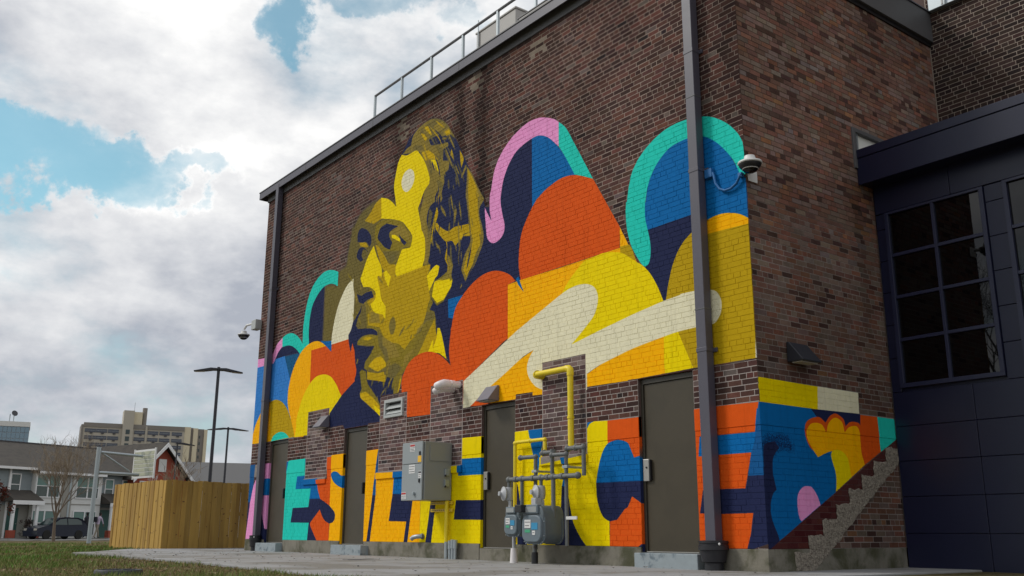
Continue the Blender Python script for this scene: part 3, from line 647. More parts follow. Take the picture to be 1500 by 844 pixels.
G -8.999,5.624! -8.889,5.576! -8.619,5.314! -8.44,5.1! -8.195,5.046! -8.18,4.819! -8.38,4.829! -8.683,5.067! -8.778,5.219!
Y -9.064,5.622! -9.306,5.404 -9.502,5.109! -9.539,5.036 -9.413,4.853! -9.125,4.784 -8.923,4.646 -8.925,4.516 -9.097,4.44! -9.002,4.314 -8.869,4.225 -8.617,4.159! -8.502,4.04! -8.504,4.287! -8.681,4.469 -8.76,4.7 -8.868,4.918! -8.842,4.96! -8.693,4.914! -8.729,5.12 -8.915,5.36!
Y -8.624,4.986! -8.535,5.003! -8.357,4.843! -8.428,4.648! -8.572,4.834!
N -9.671,4.759! -9.464,4.681! -9.314,4.711 -9.076,4.709! -8.971,4.557! -9.235,4.553 -9.383,4.504! -9.565,4.571!
N -9.457,4.496! -9.506,4.405 -9.63,4.306 -9.734,4.224! -9.748,4.127! -9.636,4.13! -9.58,4.242 -9.458,4.364!
N -9.757,4.228! -9.561,4.03! -9.231,3.986! -8.994,3.943 -8.799,3.851 -8.772,3.777! -9.048,3.838 -9.349,3.854 -9.54,3.797! -9.572,3.711! -9.157,3.62! -8.873,3.584! -9.037,3.444! -9.218,3.331! -9.268,3.168! -9.413,3.198! -9.527,3.17! -9.613,3.385! -9.655,3.608! -9.76,3.776! -9.811,3.602! -9.912,3.81 -9.945,3.971! -9.852,4.045!
HG -9.522,3.448! -9.483,3.399! -9.528,3.326! -9.564,3.335!
D -9.539,3.786! -9.305,3.847 -9.005,3.827 -8.771,3.762! -8.557,3.624! -8.82,3.587! -9.541,3.706!
GB -9.396,3.801! -9.174,3.815 -8.937,3.757! -9.124,3.733!
HD -8.738,3.6! -8.456,3.619! -8.358,3.357! -8.517,3.359! -8.649,3.503!
G -8.588,3.765! -8.416,3.613! -8.213,3.54! -8.145,3.694!
HD -8.147,3.134! -7.914,3.093! -7.834,3.023! -8.13,2.881! -8.227,2.889! -8.348,2.938!
GB -9.083,3.228! -8.841,3.338 -8.597,3.343! -8.418,3.197! -8.422,3.136! -8.699,3.08! -8.815,3.106!
HG -7.254,6.043! -7.101,5.937! -7.164,5.724 -7.189,5.481! -7.307,5.636 -7.357,5.881!
HD -7.061,5.863! -6.947,5.728! -7.008,5.497! -7.069,5.245! -7.117,5.504!
HG -7.921,5.709! -7.717,5.529! -7.707,5.357! -7.868,5.482!
HD -8.452,5.276! -8.209,5.263! -8.26,5.124! -8.399,5.102!
HG -9.086,4.308! -8.741,4.181! -8.687,4.002! -9.067,4.067!
HD -8.782,3.902! -8.585,3.733! -8.532,3.558! -8.649,3.492! -8.742,3.653!
HG -8.585,3.733! -8.093,3.492! -7.923,3.245! -8.312,3.271! -8.567,3.48!
HD -8.615,3.581! -8.405,3.467! -8.311,3.248! -8.426,3.203! -8.497,3.356!
HD -9.118,3.149! -8.996,3.196! -8.697,3.064! -8.42,3.12! -8.369,2.95! -8.44,2.848! -8.767,2.914! -9.104,2.975!
G -9.073,3.112! -8.696,3.043! -8.475,3.045! -8.446,2.919! -8.979,2.985!
GB -9.083,3.228! -8.841,3.338 -8.597,3.343! -8.418,3.197! -8.422,3.136! -8.699,3.08! -8.815,3.106!
HD -8.303,3.135! -8.071,3.154! -7.913,3.073! -8.054,2.891! -8.227,2.889! -8.348,2.938! -8.336,3.048!
HG -7.353,3.666! -7.401,3.545! -7.209,3.672! -7.107,3.773!
HG -7.772,3.233! -7.337,3.368! -7.198,3.464! -7.549,3.241! -7.831,2.983!
G -9.118,3.149! -9.073,3.112! -8.41,2.976! -8.421,2.845! -8.767,2.914! -9.104,2.975!
D -9.417,3.156! -9.335,3.198! -9.15,3.132! -9.09,2.915 -8.898,2.747 -8.723,2.605! -8.578,2.448! -8.562,2.236! -9.306,2.626! -9.372,2.738! -9.302,2.814!
GB -9.372,2.738! -9.126,2.742! -8.866,2.61! -8.588,2.419! -8.575,2.243! -9.329,2.645!
Y -8.822,2.467! -8.583,2.348! -8.574,2.233! -8.756,2.35!
G -7.057,3.491! -6.857,3.691! -6.808,3.76! -6.766,3.598! -6.706,3.397! -6.82,3.242! -6.956,3.199! -7.327,3.18! -7.191,3.326!
GB -7.827,2.903! -7.856,2.768! -7.939,2.59! -7.966,2.603! -7.898,2.832!
Y -6.697,3.577! -6.628,3.566! -6.554,3.411 -6.461,3.17 -6.406,3.005 -6.398,2.993! -6.627,3.124! -6.974,3.201! -6.876,3.356! -6.826,3.392! -6.826,3.233! -6.724,3.409!
B -6.391,4.022! -5.943,4.017! -6.083,3.846! -6.207,3.651! -6.373,3.705!
N -9.676,2.644! -9.306,2.626! -8.562,2.231! -8.554,2.125! -9.895,2.156!
Y -8.822,2.467! -8.571,2.347! -8.562,2.225! -8.756,2.35!
O -7.604,2.124! -7.824,2.592! -7.837,2.79 -7.746,2.957 -7.569,3.111 -7.283,3.198 -6.947,3.198 -6.635,3.106 -6.396,2.96 -6.271,2.865! -6.329,3.108 -6.283,3.495 -6.283,3.485 -6.163,3.823 -5.927,4.024 -5.678,4.161 -5.402,4.244 -5.132,4.254 -4.896,4.203 -4.667,4.097 -4.504,3.962! -4.708,3.942! -4.701,3.08! -4.841,3.031! -5.885,2.547! -5.891,2.182! -6.846,2.102!
A -4.708,3.942! -4.361,3.953! -3.451,3.942! -2.177,3.95! -2.173,4.251! -2.017,3.956! -1.9,3.76! -1.473,2.723! -4.77,2.994! -4.701,3.083!
G -2.176,3.966! -1.997,3.954! -1.937,3.86 -1.882,3.695! -2.175,3.877!
B -4.504,4! -4.429,4.015! -4.388,3.906 -4.301,3.744! -4.443,3.888!
B -4.103,6.21! -3.955,6.206 -3.821,6.161 -3.662,6.061 -3.457,5.854 -3.307,5.655 -3.078,5.284! -3.22,4.911! -4.095,5.038!
N -4.098,6.208! -4.315,6.175 -4.514,6.109 -4.702,5.951 -4.832,5.745 -4.903,5.501 -4.917,5.374 -4.855,5.133! -4.795,4.969! -4.423,4.336! -4.095,5.038!
O -4.014,5.133 -3.827,5.23 -3.618,5.293 -3.388,5.329 -3.139,5.301 -2.923,5.22 -2.694,5.109! -2.173,4.251! -2.183,3.949! -4.381,3.95! -4.428,4.16 -4.424,4.407 -4.369,4.679 -4.259,4.866 -4.095,5.055 -3.934,5.189
P -3.444,6.262! -3.554,6.347 -3.738,6.437 -3.927,6.499 -4.175,6.522 -4.43,6.469 -4.69,6.367 -4.926,6.194 -5.089,5.976 -5.17,5.692 -5.213,5.532 -5.209,5.303 -5.158,5.115! -5.245,5.236 -5.355,5.403! -5.319,5.104 -5.284,4.888 -5.222,4.788 -5.101,4.718 -4.939,4.738 -4.829,4.821 -4.801,4.952 -4.855,5.133 -4.91,5.353 -4.903,5.501 -4.832,5.745 -4.702,5.951 -4.514,6.109 -4.315,6.175 -4.098,6.208 -3.955,6.206 -3.821,6.161 -3.662,6.061 -3.449,5.857!
T -3.444,6.262! -3.325,6.157 -3.238,6.047 -3.129,5.86! -2.694,5.109! -2.923,5.22! -3.09,5.292! -3.307,5.655 -3.449,5.86!
N -1.646,4.086! -1.272,4.074! -0.885,4.095! -0.606,4.087! -0.615,3.932! -0.837,3.817! -1.276,3.239! -1.367,3.055! -1.409,3.063! -1.486,3.253 -1.653,3.479! -1.719,3.583! -1.643,3.701!
B -1.647,4.071! -1.699,4.277! -1.68,4.473! -1.666,4.478 -1.62,4.673 -1.532,4.834 -1.405,4.973 -1.221,5.085 -1.026,5.12 -0.78,5.128! -0.511,5.037! -0.249,4.744! -0.055,4.369! 0.021,4.294! 0.041,3.703! -0.653,3.899! -0.642,4.069! -0.886,4.08!
T -0,4.535! 0,4.634 -0.009,4.78! -0.083,4.927 -0.209,5.08 -0.342,5.193 -0.496,5.288 -0.674,5.349 -0.915,5.39 -1.166,5.393 -1.367,5.352 -1.595,5.255 -1.766,5.136 -1.899,4.985 -1.974,4.793 -2.021,4.577 -2.038,4.572 -2.052,4.418 -2.036,4.178 -1.971,3.945 -1.845,3.717 -1.758,3.606 -1.699,3.581 -1.637,3.624 -1.605,3.752 -1.613,3.92 -1.647,4.08 -1.684,4.242 -1.682,4.442 -1.67,4.479 -1.62,4.673 -1.532,4.834 -1.405,4.973 -1.221,5.085 -1.026,5.12 -0.781,5.114 -0.636,5.067 -0.514,4.993 -0.38,4.874 -0.251,4.716 -0.151,4.562 -0.08,4.377! 0.002,4.352!
G -0.871,3.854! -1.014,3.767 -1.132,3.649 -1.235,3.477 -1.312,3.27 -1.367,3.055! -1.216,2.589! -0.968,2.162! -0.964,2.124! -0.882,2.122! -0.641,2.119! 0.014,2.117! 0.024,2.791! 0.046,3.77! -0.66,3.78!
A -0.872,3.84! -0.76,3.898 -0.642,3.936 -0.508,3.961 -0.37,3.96 -0.236,3.931 -0.106,3.879 0.037,3.781! 0.034,3.733! -0.316,3.75! -0.634,3.762! -0.876,3.769!
Y -3.407,3.545! -3.295,3.666 -3.101,3.813 -2.91,3.925 -2.765,3.933 -2.538,3.953 -2.34,3.926 -2.127,3.858 -1.902,3.699 -1.787,3.628 -1.671,3.52 -1.568,3.379 -1.487,3.231 -1.405,3.048! -2.067,2.792! -3.215,2.751! -3.399,3.237!
A -2.891,2.295! -2.633,2.383 -2.35,2.456 -2.077,2.513 -1.973,2.563! -1.402,2.619! -1.436,2.224! -1.424,2.118! -1.917,2.112! -2.092,2.114! -2.092,2.104! -2.895,2.117!
Y -1.425,2.608! -1.195,2.641! -0.961,2.139! -0.962,2.124! -1.424,2.118! -1.436,2.224!
O -5.689,2.123! -5.147,2.398! -5.114,2.12! -5.405,2.112!
A -5.162,2.391! -4.836,2.532 -4.425,2.697 -4.061,2.807! -3.827,2.615! -3.83,2.189! -3.855,2.116! -4.091,2.126! -4.091,2.178! -4.491,2.186! -4.504,2.113! -5.143,2.116!
C -5.886,2.556! -4.481,3.163! -3.795,3.407 -3.395,3.546 -3.153,3.596 -2.918,3.589 -2.736,3.52 -2.649,3.4 -2.648,3.259 -2.724,3.102 -2.886,2.973 -3.203,2.76! -2.575,2.875! -1.957,2.981! -1.409,3.056! -1.116,3.079! -1.097,3.089 -0.879,3.084 -0.738,3.074 -0.618,3.046 -0.534,3.006 -0.476,2.913 -0.466,2.803 -0.503,2.702 -0.593,2.623 -0.748,2.622 -0.906,2.622 -1.196,2.614 -1.422,2.591 -1.975,2.52 -2.287,2.459 -2.611,2.39 -2.372,2.452 -2.655,2.378 -2.89,2.298! -2.896,2.075! -3.855,2.183! -4.032,2.26 -4.181,2.408 -4.226,2.562 -4.165,2.703 -4.063,2.808! -4.318,2.741! -4.752,2.547! -5.262,2.334! -5.705,2.116! -5.889,2.114!
W 0.024,2.791! 0.063,2.784! 0.023,2.116! -0.01,2.121!
W 0.011,4.297! 0.043,4.287! 0.046,3.702! 0.024,3.708!
W 0.024,3.708! 0.048,3.701! 0.063,2.784! 0.024,2.791!
Bd -14.458,1.642! -14.117,1.642! -14.153,1.145! -14.277,0.805! -14.445,0.809!
N -14.464,0.809! -14.246,0.805! -14.38,0.009! -14.473,0.009!
P -14.157,1.169! -13.722,1.633! -13.358,1.633! -13.343,1.292! -13.578,1.301! -13.636,0.938! -13.315,0.936! -13.246,-0.017! -13.423,0.258! -13.604,0.573! -13.754,0.587! -13.984,0.012! -14.41,0.002! -14.277,0.805!
B -13.578,1.301! -13.345,1.301! -13.327,0.941! -13.648,0.938!
N -13.754,0.587! -13.604,0.573! -13.423,0.258! -13.269,0.12! -13.267,-0.063! -13.643,-0.066!
B -12.577,1.615! -10.98,1.621! -10.903,0.971! -10.811,0.795! -12.516,0.836!
T -12.361,1.631! -11.577,1.633! -11.531,1.281! -11.91,1.281! -11.959,1.024! -11.248,1.015! -11.311,0.647! -12.036,0.642! -12.1,0.352! -11.258,0.343! -11.292,-0! -12.604,-0.029! -12.51,0.795! -12.437,1.406!
N -11.272,0.808! -10.807,0.803! -10.592,0.731! -10.376,0.654 -10.182,0.537 -10.14,0.435 -10.207,0.354 -10.385,0.322 -10.552,0.376 -10.678,0.461 -10.801,0.592! -11.167,0.36! -10.873,-0.001! -11.292,-0! -11.258,0.343! -12.1,0.352! -12.036,0.642! -11.311,0.647!
O -11,1.178! -10.559,1.182! -10.606,1.599! -10.365,1.607! -10.307,0.652! -10.376,0.652! -10.592,0.731! -10.807,0.799! -10.927,0.972!
O -10.801,0.592! -10.678,0.461 -10.552,0.376 -10.371,0.32! -10.359,0.003! -10.873,-0.001! -11.154,0.254 -11.194,0.338!
A -10.404,1.63! -9.783,1.635! -9.765,-0.087! -9.963,-0.069! -10.359,0.003! -10.353,0.322! -10.207,0.354 -10.14,0.435 -10.182,0.537 -10.39,0.656!
B -10.396,1.26 -10.287,1.307 -10.126,1.287 -9.975,1.214! -9.785,1.212! -9.781,0.947! -10.122,1.04 -10.314,1.141
A -9.022,1.63! -8.574,1.631! -8.702,0.927! -9.025,0.938!
A -9.084,1.387! -8.637,1.364! -8.732,0.806! -8.885,-0! -9.005,-0.009! -9.013,0.79!
Bd -8.574,1.625! -8.538,1.623! -8.583,0.923! -8.722,0.928!
Bd -8.637,1.364! -8.557,1.36! -8.576,1.088! -8.613,0.805! -8.732,0.808!
N -8.732,0.81! -8.609,0.806! -8.765,-0.007! -8.885,-0.008!
A -8.612,1.196! -7.982,1.197! -8.02,0.815! -8.119,0.353! -7.535,0.342! -7.603,0.001! -8.765,-0.007! -8.613,0.805!
A -8.597,1.205! -7.989,1.191! -8.007,0.905! -8.622,0.925!
B -7.989,1.193! -7.64,1.194! -7.621,0.892! -8.007,0.905!
B -7.985,1.197! -7.586,1.197! -7.562,0.799! -8.019,0.811!
N -8.02,0.813! -7.297,0.793! -7.353,0.666! -7.394,0.341! -7.48,0.002! -7.603,0.001! -7.535,0.342! -8.119,0.353!
A -7.301,1.184! -7.092,1.174! -7.1,0.669! -7.1,0.002! -7.48,0.002! -7.353,0.666!
Y -7.092,1.174! -6.587,1.151! -6.78,0.662! -6.916,0.004! -7.1,0.002!
N -6.587,1.151! -6.457,1.145! -6.626,0.659! -6.744,-0.001! -6.916,0.004! -6.78,0.662!
Y -6.457,1.145! -6.203,1.185! -5.971,1.225! -5.996,1.049! -5.369,1.039! -5.347,0.647! -6.045,0.663! -6.097,0.365! -5.355,0.353! -5.332,-0.099! -5.505,-0.029! -6.744,-0.001! -6.626,0.659!
Y -5.912,1.638! -5.36,1.627! -5.353,1.294! -5.902,1.299!
Y -6.204,1.211! -5.998,1.204! -5.994,1.097! -6.2,1.098!
B -5.997,1.192! -5.896,1.306! -5.353,1.296! -5.349,1.043! -5.993,1.042!
B -5.955,1.225! -5.359,1.294! -5.354,1.037! -5.993,1.047!
N -6.045,0.661! -5.347,0.65! -5.341,0.356! -6.097,0.365!
Y -4.515,1.628! -3.866,1.623! -3.87,1.113! -2.91,1.197! -2.9,1.622! -2.774,1.633! -2.494,1.619! -2.499,1.099! -2.503,-0.019! -4.481,-0.028! -4.524,1.371!
B -4.19,1.628! -3.866,1.623! -3.868,1.407! -3.979,0.961! -3.999,0.961!
N -4.485,0.855! -4.446,0.853! -4.354,0.476! -4.252,0.291! -4.222,-0.025! -4.45,-0.028!
B -3.452,1.185! -3.289,1.187! -3.333,0.906 -3.326,0.785! -3.446,0.789! -3.385,0.998!
N -3.446,0.792! -3.326,0.788! -3.331,0.755 -3.299,0.607 -3.225,0.329 -3.095,0.129 -2.949,-0.014! -3.609,-0.023! -3.474,0.463!
B -2.9,1.629! -2.769,1.634! -2.851,1.6 -2.897,1.544!
O -2.494,1.619! -1.901,1.613! -1.918,1.119! -2.021,1.104! -2.076,1.215 -2.133,1.302 -2.273,1.347 -2.398,1.342 -2.504,1.278!
B -2.273,1.346 -2.133,1.302 -2.076,1.215 -2.021,1.104! -1.918,1.122! -1.873,0.803! -2.743,0.808! -2.705,0.966 -2.658,1.108 -2.59,1.233 -2.503,1.314 -2.397,1.343
N -2.743,0.811! -1.935,0.808! -1.838,0.8! -1.852,0.476! -1.926,0.537 -2.075,0.619! -2.153,0.488! -2.214,0.462! -2.359,0.332! -2.483,0.311 -2.616,0.37 -2.696,0.497 -2.735,0.639
O -2.075,0.619! -1.926,0.537 -1.853,0.456! -1.834,0.027! -1.928,0.032! -2.007,-0.011! -2.503,-0.007! -2.493,0.311! -2.359,0.332! -2.214,0.462! -2.153,0.488!
N -2.007,-0.011! -1.928,0.032! -1.834,0.031! -1.839,-0.097! -1.934,-0.099!
O -0.973,1.622! -0.631,1.624! -0.515,1.624! -0.003,1.613! -0.083,1.281! -0.537,1.283! -0.889,1.285! -0.919,1.057! -0.552,1.054! -0.151,1.055! -0.262,0.659! -0.578,0.663! -0.892,0.657! -0.95,0.394! -0.596,0.383! -0.171,0.389! -0.264,-0.028! -0.966,-0.019! -1.003,0.505!
B -0.537,1.283! -0.083,1.281! -0.034,1.541! 0.052,1.533! -0.004,0.792! -0.216,0.796! -0.151,1.055! -0.552,1.054! -0.667,1.055! -0.653,1.282!
B -0.906,1.288! -0.636,1.285! -0.65,1.056! -0.936,1.055!
Bd -0.004,1.613! 0.002,1.612! 0.021,1.121! 0.011,0.793! -0.216,0.798! -0.151,1.055! -0.091,1.185! -0.071,1.306!
N -0.578,0.663! -0.262,0.659! -0.216,0.798! 0.011,0.797! 0.014,0.058! -0.292,-0.029! -0.215,0.178! -0.171,0.389! -0.596,0.383! -0.95,0.394! -0.889,0.656!
'''
SIDE_MURAL='''
Y -0.006,1.903! 1.134,1.893! 1.11,1.606! -0.004,1.616!
C 1.129,1.896! 1.98,1.894! 1.965,1.621! 1.099,1.612!
B -0.013,1.614! 0.971,1.613! 1.345,1.446! 1.689,1.075! 1.925,0.979! -0.006,-0.02!
Nf 0,1.179! 0.11,1.242! 0.324,1.281! 0.483,1.266! 0.605,1.081! 0.49,1.083! 0.398,1.099! 0.276,1.08! 0.203,1.003! -0.018,0.992!
N 0.027,1.124! 0.102,1.16 0.234,1.184! 0.307,1.119! 0.204,1.019 0.17,0.937 0.166,0.772 0.182,0.8 0.238,0.653! 0.149,0.599 0.09,0.463 0.135,0.338 0.221,0.237! 0.21,0.135! -0.007,0.058! -0.007,0.841!
N 0.129,0.354! 0.208,0.117! 0.203,0.07! 0.024,-0.023! -0.027,-0.022!
B 0.216,0.095! 0.164,0.196 0.1,0.322 0.092,0.449 0.211,0.644! 0.175,0.805 0.207,0.97 0.363,1.077 0.578,1.054 0.998,1.041! 1.179,1.092 1.345,1.006 1.366,0.85 1.326,0.642! 0.653,0.279!
N 0.953,1.611! 1.978,1.626! 1.956,1.477! 1.606,1.356! 1.224,1.438! 1.085,1.498!
O 0.808,1.357 0.878,1.466 1.088,1.523 1.228,1.466! 1.329,1.552 1.455,1.59 1.6,1.536 1.637,1.448! 1.752,1.511 1.91,1.511 1.956,1.481! 1.976,1.615! 2.349,1.617! 2.37,1.175! 1.977,0.988! 1.71,1.219! 1.032,1.077! 0.871,1.172
A 0.846,1.342 0.949,1.436 1.136,1.439 1.23,1.346! 1.287,1.46 1.429,1.538 1.564,1.497 1.608,1.371! 1.711,1.442 1.871,1.464 1.934,1.377 1.94,1.159 1.991,0.996! 1.685,0.834! 1.627,1.072! 1.332,1.128 1.027,1.043! 0.876,1.206
Y 1.297,1.091 1.455,1.152 1.627,1.072 1.685,0.834! 1.339,0.653! 1.366,0.85
T 2.349,1.617! 2.755,1.616! 2.765,1.354! 2.37,1.175!
P 0.577,0.537 0.615,0.628 0.704,0.688 0.788,0.701 0.87,0.689 0.945,0.62 0.991,0.538 1.009,0.489! 0.631,0.302! 0.595,0.344 0.573,0.44
R -0.001,-0.02! 2.782,1.37! 2.739,1.126! 2.213,0.774! 1.725,0.478! 1.203,0.166! 0.893,-0.027!
'''

PAINT = dict(Y=(236, 210, 0), A=(248, 178, 0), O=(216, 86, 24), N=(37, 43, 76), B=(12, 102, 168), Bd=(24, 86, 142), Bl=(54, 126, 200), Db=(25, 88, 130), T=(38, 202, 184), P=(232, 152, 204), C=(228, 222, 190), G=(184, 152, 18), GB=(206, 170, 14), D=(138, 121, 36), HG=(146, 126, 52), HD=(112, 101, 57), OL=(112, 100, 52), W=(228, 228, 218), R=(72, 20, 28), Nf=(24, 34, 74))


def curve_pts(line):
    tk = line.split(); pts = []
    for t in tk[1:]:
        c = t.endswith('!'); a, b = t.rstrip('!').split(',')
        pts.append((float(a), float(b), c))
    n = len(pts); out = []
    P = [np.array(p[:2]) for p in pts]
    for i in range(n):
        j = (i+1) % n
        if pts[i][2] and pts[j][2]: out.append(P[i]); continue
        p1, p2 = P[i], P[j]
        p0 = 2*p1-p2 if pts[i][2] else P[i-1]
        p3 = 2*p2-p1 if pts[j][2] else P[(j+1) % n]
        for q in np.linspace(0, 1, 8)[:-1]:
            out.append(.5*((2*p1)+(-p0+p2)*q+(2*p0-5*p1+4*p2-p3)*q*q+(-p0+3*p1-3*p2+p3)*q**3))
    return tk[0], np.array(out)


def fill(poly, x0, z0, res, W, H, SS=3):
    x = (poly[:, 0]-x0)/res; y = (poly[:, 1]-z0)/res
    ylo = max(0, int(y.min())); yhi = min(H-1, int(y.max())+1)
    xlo = max(0, int(x.min())-1); xhi = min(W, int(x.max())+2)
    m = np.zeros((max(0, yhi-ylo+1), max(1, xhi-xlo)), np.float32)
    x = x-xlo; w = m.shape[1]
    xb = np.roll(x, -1); yb = np.roll(y, -1)
    for r in range(ylo, yhi+1):
        for s in range(SS):
            yy = r+(s+.5)/SS
            k = ((y <= yy) & (yb > yy)) | ((yb <= yy) & (y > yy))
            if not k.any(): continue
            xs = np.sort(x[k]+(yy-y[k])/(yb[k]-y[k])*(xb[k]-x[k]))
            for a, b in zip(xs[::2], xs[1::2]):
                a = max(a, 0); b = min(b, w)
                if b <= a: continue
                ia, ib = int(a), min(int(b), w-1); row = m[r-ylo]
                if ia == ib: row[ia] += (b-a)/SS
                else:
                    row[ia] += (ia+1-a)/SS; row[ia+1:ib] += 1/SS; row[ib] += (b-ib)/SS
    return np.clip(m, 0, 1), xlo, ylo


def blur(m, k):
    for ax in (0, 1):
        c = np.cumsum(np.pad(m, [(k+1, k) if a == ax else (0, 0) for a in (0, 1)], mode='edge'), axis=ax)
        m = (np.take(c, range(2*k+1, c.shape[ax]), axis=ax)-np.take(c, range(0, c.shape[ax]-2*k-1), axis=ax))/(2*k+1)
    return m


INFILLS = [(-11.555, -10.603), (-8.567, -7.63), (-6.86, -5.90), (-3.865, -2.915)]
INF_Z = (1.205, 2.585)
DOORS = [(-13.38, -12.45), (-9.915, -9.01), (-5.37, -4.51), (-1.915, -.97)]
DOOR_Z = (-.062, 2.103)


def paint_image(name, text, x0, z0, w, h, res, bare=()):
    W, H = int(round(w/res)), int(round(h/res))
    im = np.zeros((H, W, 4), np.float32); im[..., :3] = .3
    for line in text.strip().splitlines():
        c, P = curve_pts(line)
        m, xl, yl = fill(P, x0, z0, res, W, H)
        if m.size == 0: continue
        hh, ww = m.shape
        sl_ = (slice(yl, yl+hh), slice(xl, xl+ww))
        if c == 'OL':                      # the sprayed, fading left edge of the portrait
            m = blur(blur(m, 12), 12); m = np.clip(m*1.25-.12, 0, 1)
            g = nrg.random(m.shape, np.float32)
            m = np.where(m < .97, m*(.55+.45*(g < m)), m)
        elif c == 'Nf':                    # dry speckled roller paint
            mb = blur(m, 14); g = nrg.random((hh//2+1, ww//2+1), np.float32).repeat(2, 0).repeat(2, 1)[:hh, :ww]
            m = (g < mb*.62).astype(np.float32)*.85
        elif c in ('HG', 'HD', 'D', 'GB'):  # brushed edges inside the portrait
            m = blur(m, 4)
            g = blur(nrg.random(m.shape, np.float32), 1)
            m = np.clip((m-.5)*1.7+.5+(g-.5)*1.6*(4*m*(1-m)), 0, 1)*(.82 if c == 'HD' else .92)
        a = im[sl_]
        col = np.array(PAINT[c], np.float32)/255
        a[..., :3] += (col-a[..., :3])*m[..., None]
        al = .72 if c == 'R' else 1.
        a[..., 3] += (al-a[..., 3])*m
    for x, y, x2, y2 in bare:
        im[max(0, int((y-z0)/res)):int((y2-z0)/res), max(0, int((x-x0)/res)):int((x2-x0)/res), 3] = 0
    img = bpy.data.images.new(name, W, H, alpha=True, float_buffer=False)
    img.alpha_mode = 'CHANNEL_PACKED'
    img.pixels.foreach_set(im.ravel())
    img.update(); img.pack()
    return img, im[..., 3].copy()


FR = (-14.5, -.12, 14.6, 7.9)
SR = (-.12, -.12, 3.0, 2.3)
img_f, AF = paint_image('front_mural', FRONT_MURAL, *FR, .0045, [(a, INF_Z[0], b, INF_Z[1]) for a, b in INFILLS])
img_s, AS = paint_image('side_mural', SIDE_MURAL, *SR, .003)


def wall_material(name, src):
    """bricks, mortar and belt share this: a masonry tint, covered by the painted mural where the wall is painted"""
    mt, t, b = new_mat(name)
    nn = t.nodes.new; lk = t.links.new
    pos = nn('ShaderNodeNewGeometry').outputs['Position']
    sp = nn('ShaderNodeSeparateXYZ'); lk(pos, sp.inputs[0])

    def tex(img, rect, ax):
        u = mth('DIVIDE', mth('SUBTRACT', sp.outputs[ax], rect[0], tree=t), rect[2], tree=t)
        v = mth('DIVIDE', mth('SUBTRACT', sp.outputs[2], rect[1], tree=t), rect[3], tree=t)
        c = nn('ShaderNodeCombineXYZ'); lk(u, c.inputs[0]); lk(v, c.inputs[1])
        n = nn('ShaderNodeTexImage'); n.image = img; n.extension = 'CLIP'; n.interpolation = 'Linear'
        lk(c.outputs[0], n.inputs[0])
        return n
    tf, ts = tex(img_f, FR, 0), tex(img_s, SR, 1)
    side = mth('MAXIMUM', mth('GREATER_THAN', sp.outputs[0], .0035, tree=t), mth('MULTIPLY', mth('GREATER_THAN', sp.outputs[0], -.02, tree=t), mth('GREATER_THAN', sp.outputs[1], .012, tree=t), tree=t), tree=t)
    pc = mixc(side, tf.outputs[0], ts.outputs[0], tree=t)
    pa = mth('ADD', mth('MULTIPLY', tf.outputs[1], mth('SUBTRACT', 1., side, tree=t), tree=t), mth('MULTIPLY', ts.outputs[1], side, tree=t), tree=t)
    front = mth('LESS_THAN', sp.outputs[1], 3.2, tree=t)
    pa = mth('MULTIPLY', pa, front, tree=t)
    chips = noise_tex(pos, 38., 5, .7, tree=t)
    pa = mth('MULTIPLY', pa, mapr(chips, .20, .27, .35, 1., tree=t), tree=t)
    if src == 'object':
        tint = nn('ShaderNodeObjectInfo').outputs['Color']
    else:
        at = nn('ShaderNodeAttribute'); at.attribute_name = 'tint'; tint = at.outputs['Color']
    n1 = noise_tex(pos, 55., 6, .7, tree=t); n2 = noise_tex(pos, 9., 5, .6, tree=t)
    k = mth('ADD', mth('MULTIPLY', n1, .8, tree=t), mth('MULTIPLY', n2, .7, tree=t), tree=t)
    k = mth('ADD', k, .25, tree=t)
    cb = nn('ShaderNodeCombineXYZ')
    for i in range(3): lk(k, cb.inputs[i])
    base = mixc(1., tint, cb.outputs[0], tree=t, blend='MULTIPLY')
    k2 = mth('MULTIPLY_ADD', n2, .22, tree=t); k2.node.inputs[2].default_value = .89
    n3 = noise_tex(pos, 1.3, 4, .5, tree=t)
    strk = noise_tex(vmath('MULTIPLY', pos, (13, 13, .6), tree=t), 1., 5, .6, tree=t)
    k2 = mth('ADD', k2, mth('MULTIPLY', mth('SUBTRACT', n3, .5, tree=t), .16, tree=t), tree=t)
    k2 = mth('MULTIPLY', k2, mapr(strk, .50, .78, 1., .84, tree=t), tree=t)
    cb2 = nn('ShaderNodeCombineXYZ')
    for i in range(3): lk(k2, cb2.inputs[i])
    pc = mixc(1., pc, cb2.outputs[0], tree=t, blend='MULTIPLY')
    lk(mixc(pa, base, pc, tree=t), b.inputs['Base Color'])
    rg = nn('ShaderNodeMapRange'); rg.inputs[3].default_value = .92; rg.inputs[4].default_value = .58
    rg.inputs[4].default_value = .66; lk(pa, rg.inputs[0]); lk(rg.outputs[0], b.inputs['Roughness'])
    b.inputs['Specular IOR Level'].default_value = .05
    bn = nn('ShaderNodeBump'); bn.inputs['Strength'].default_value = .5; bn.inputs['Distance'].default_value = .006
    lk(noise_tex(pos, 90., 6, .7, tree=t), bn.inputs['Height']); lk(bn.outputs[0], b.inputs['Normal'])
    return mt


M['brick'] = wall_material('brick', 'tint')
M['brick_single'] = wall_material('single_brick', 'object')

# ------------------------------------------------------------------ the brick building
COURSE = .0677
TOP = 7.985
bld = thing('brick_building', 'dark brick building whose long wall carries a giant colourful painted mural', 'building', (-7.2, 2.4, -.24))


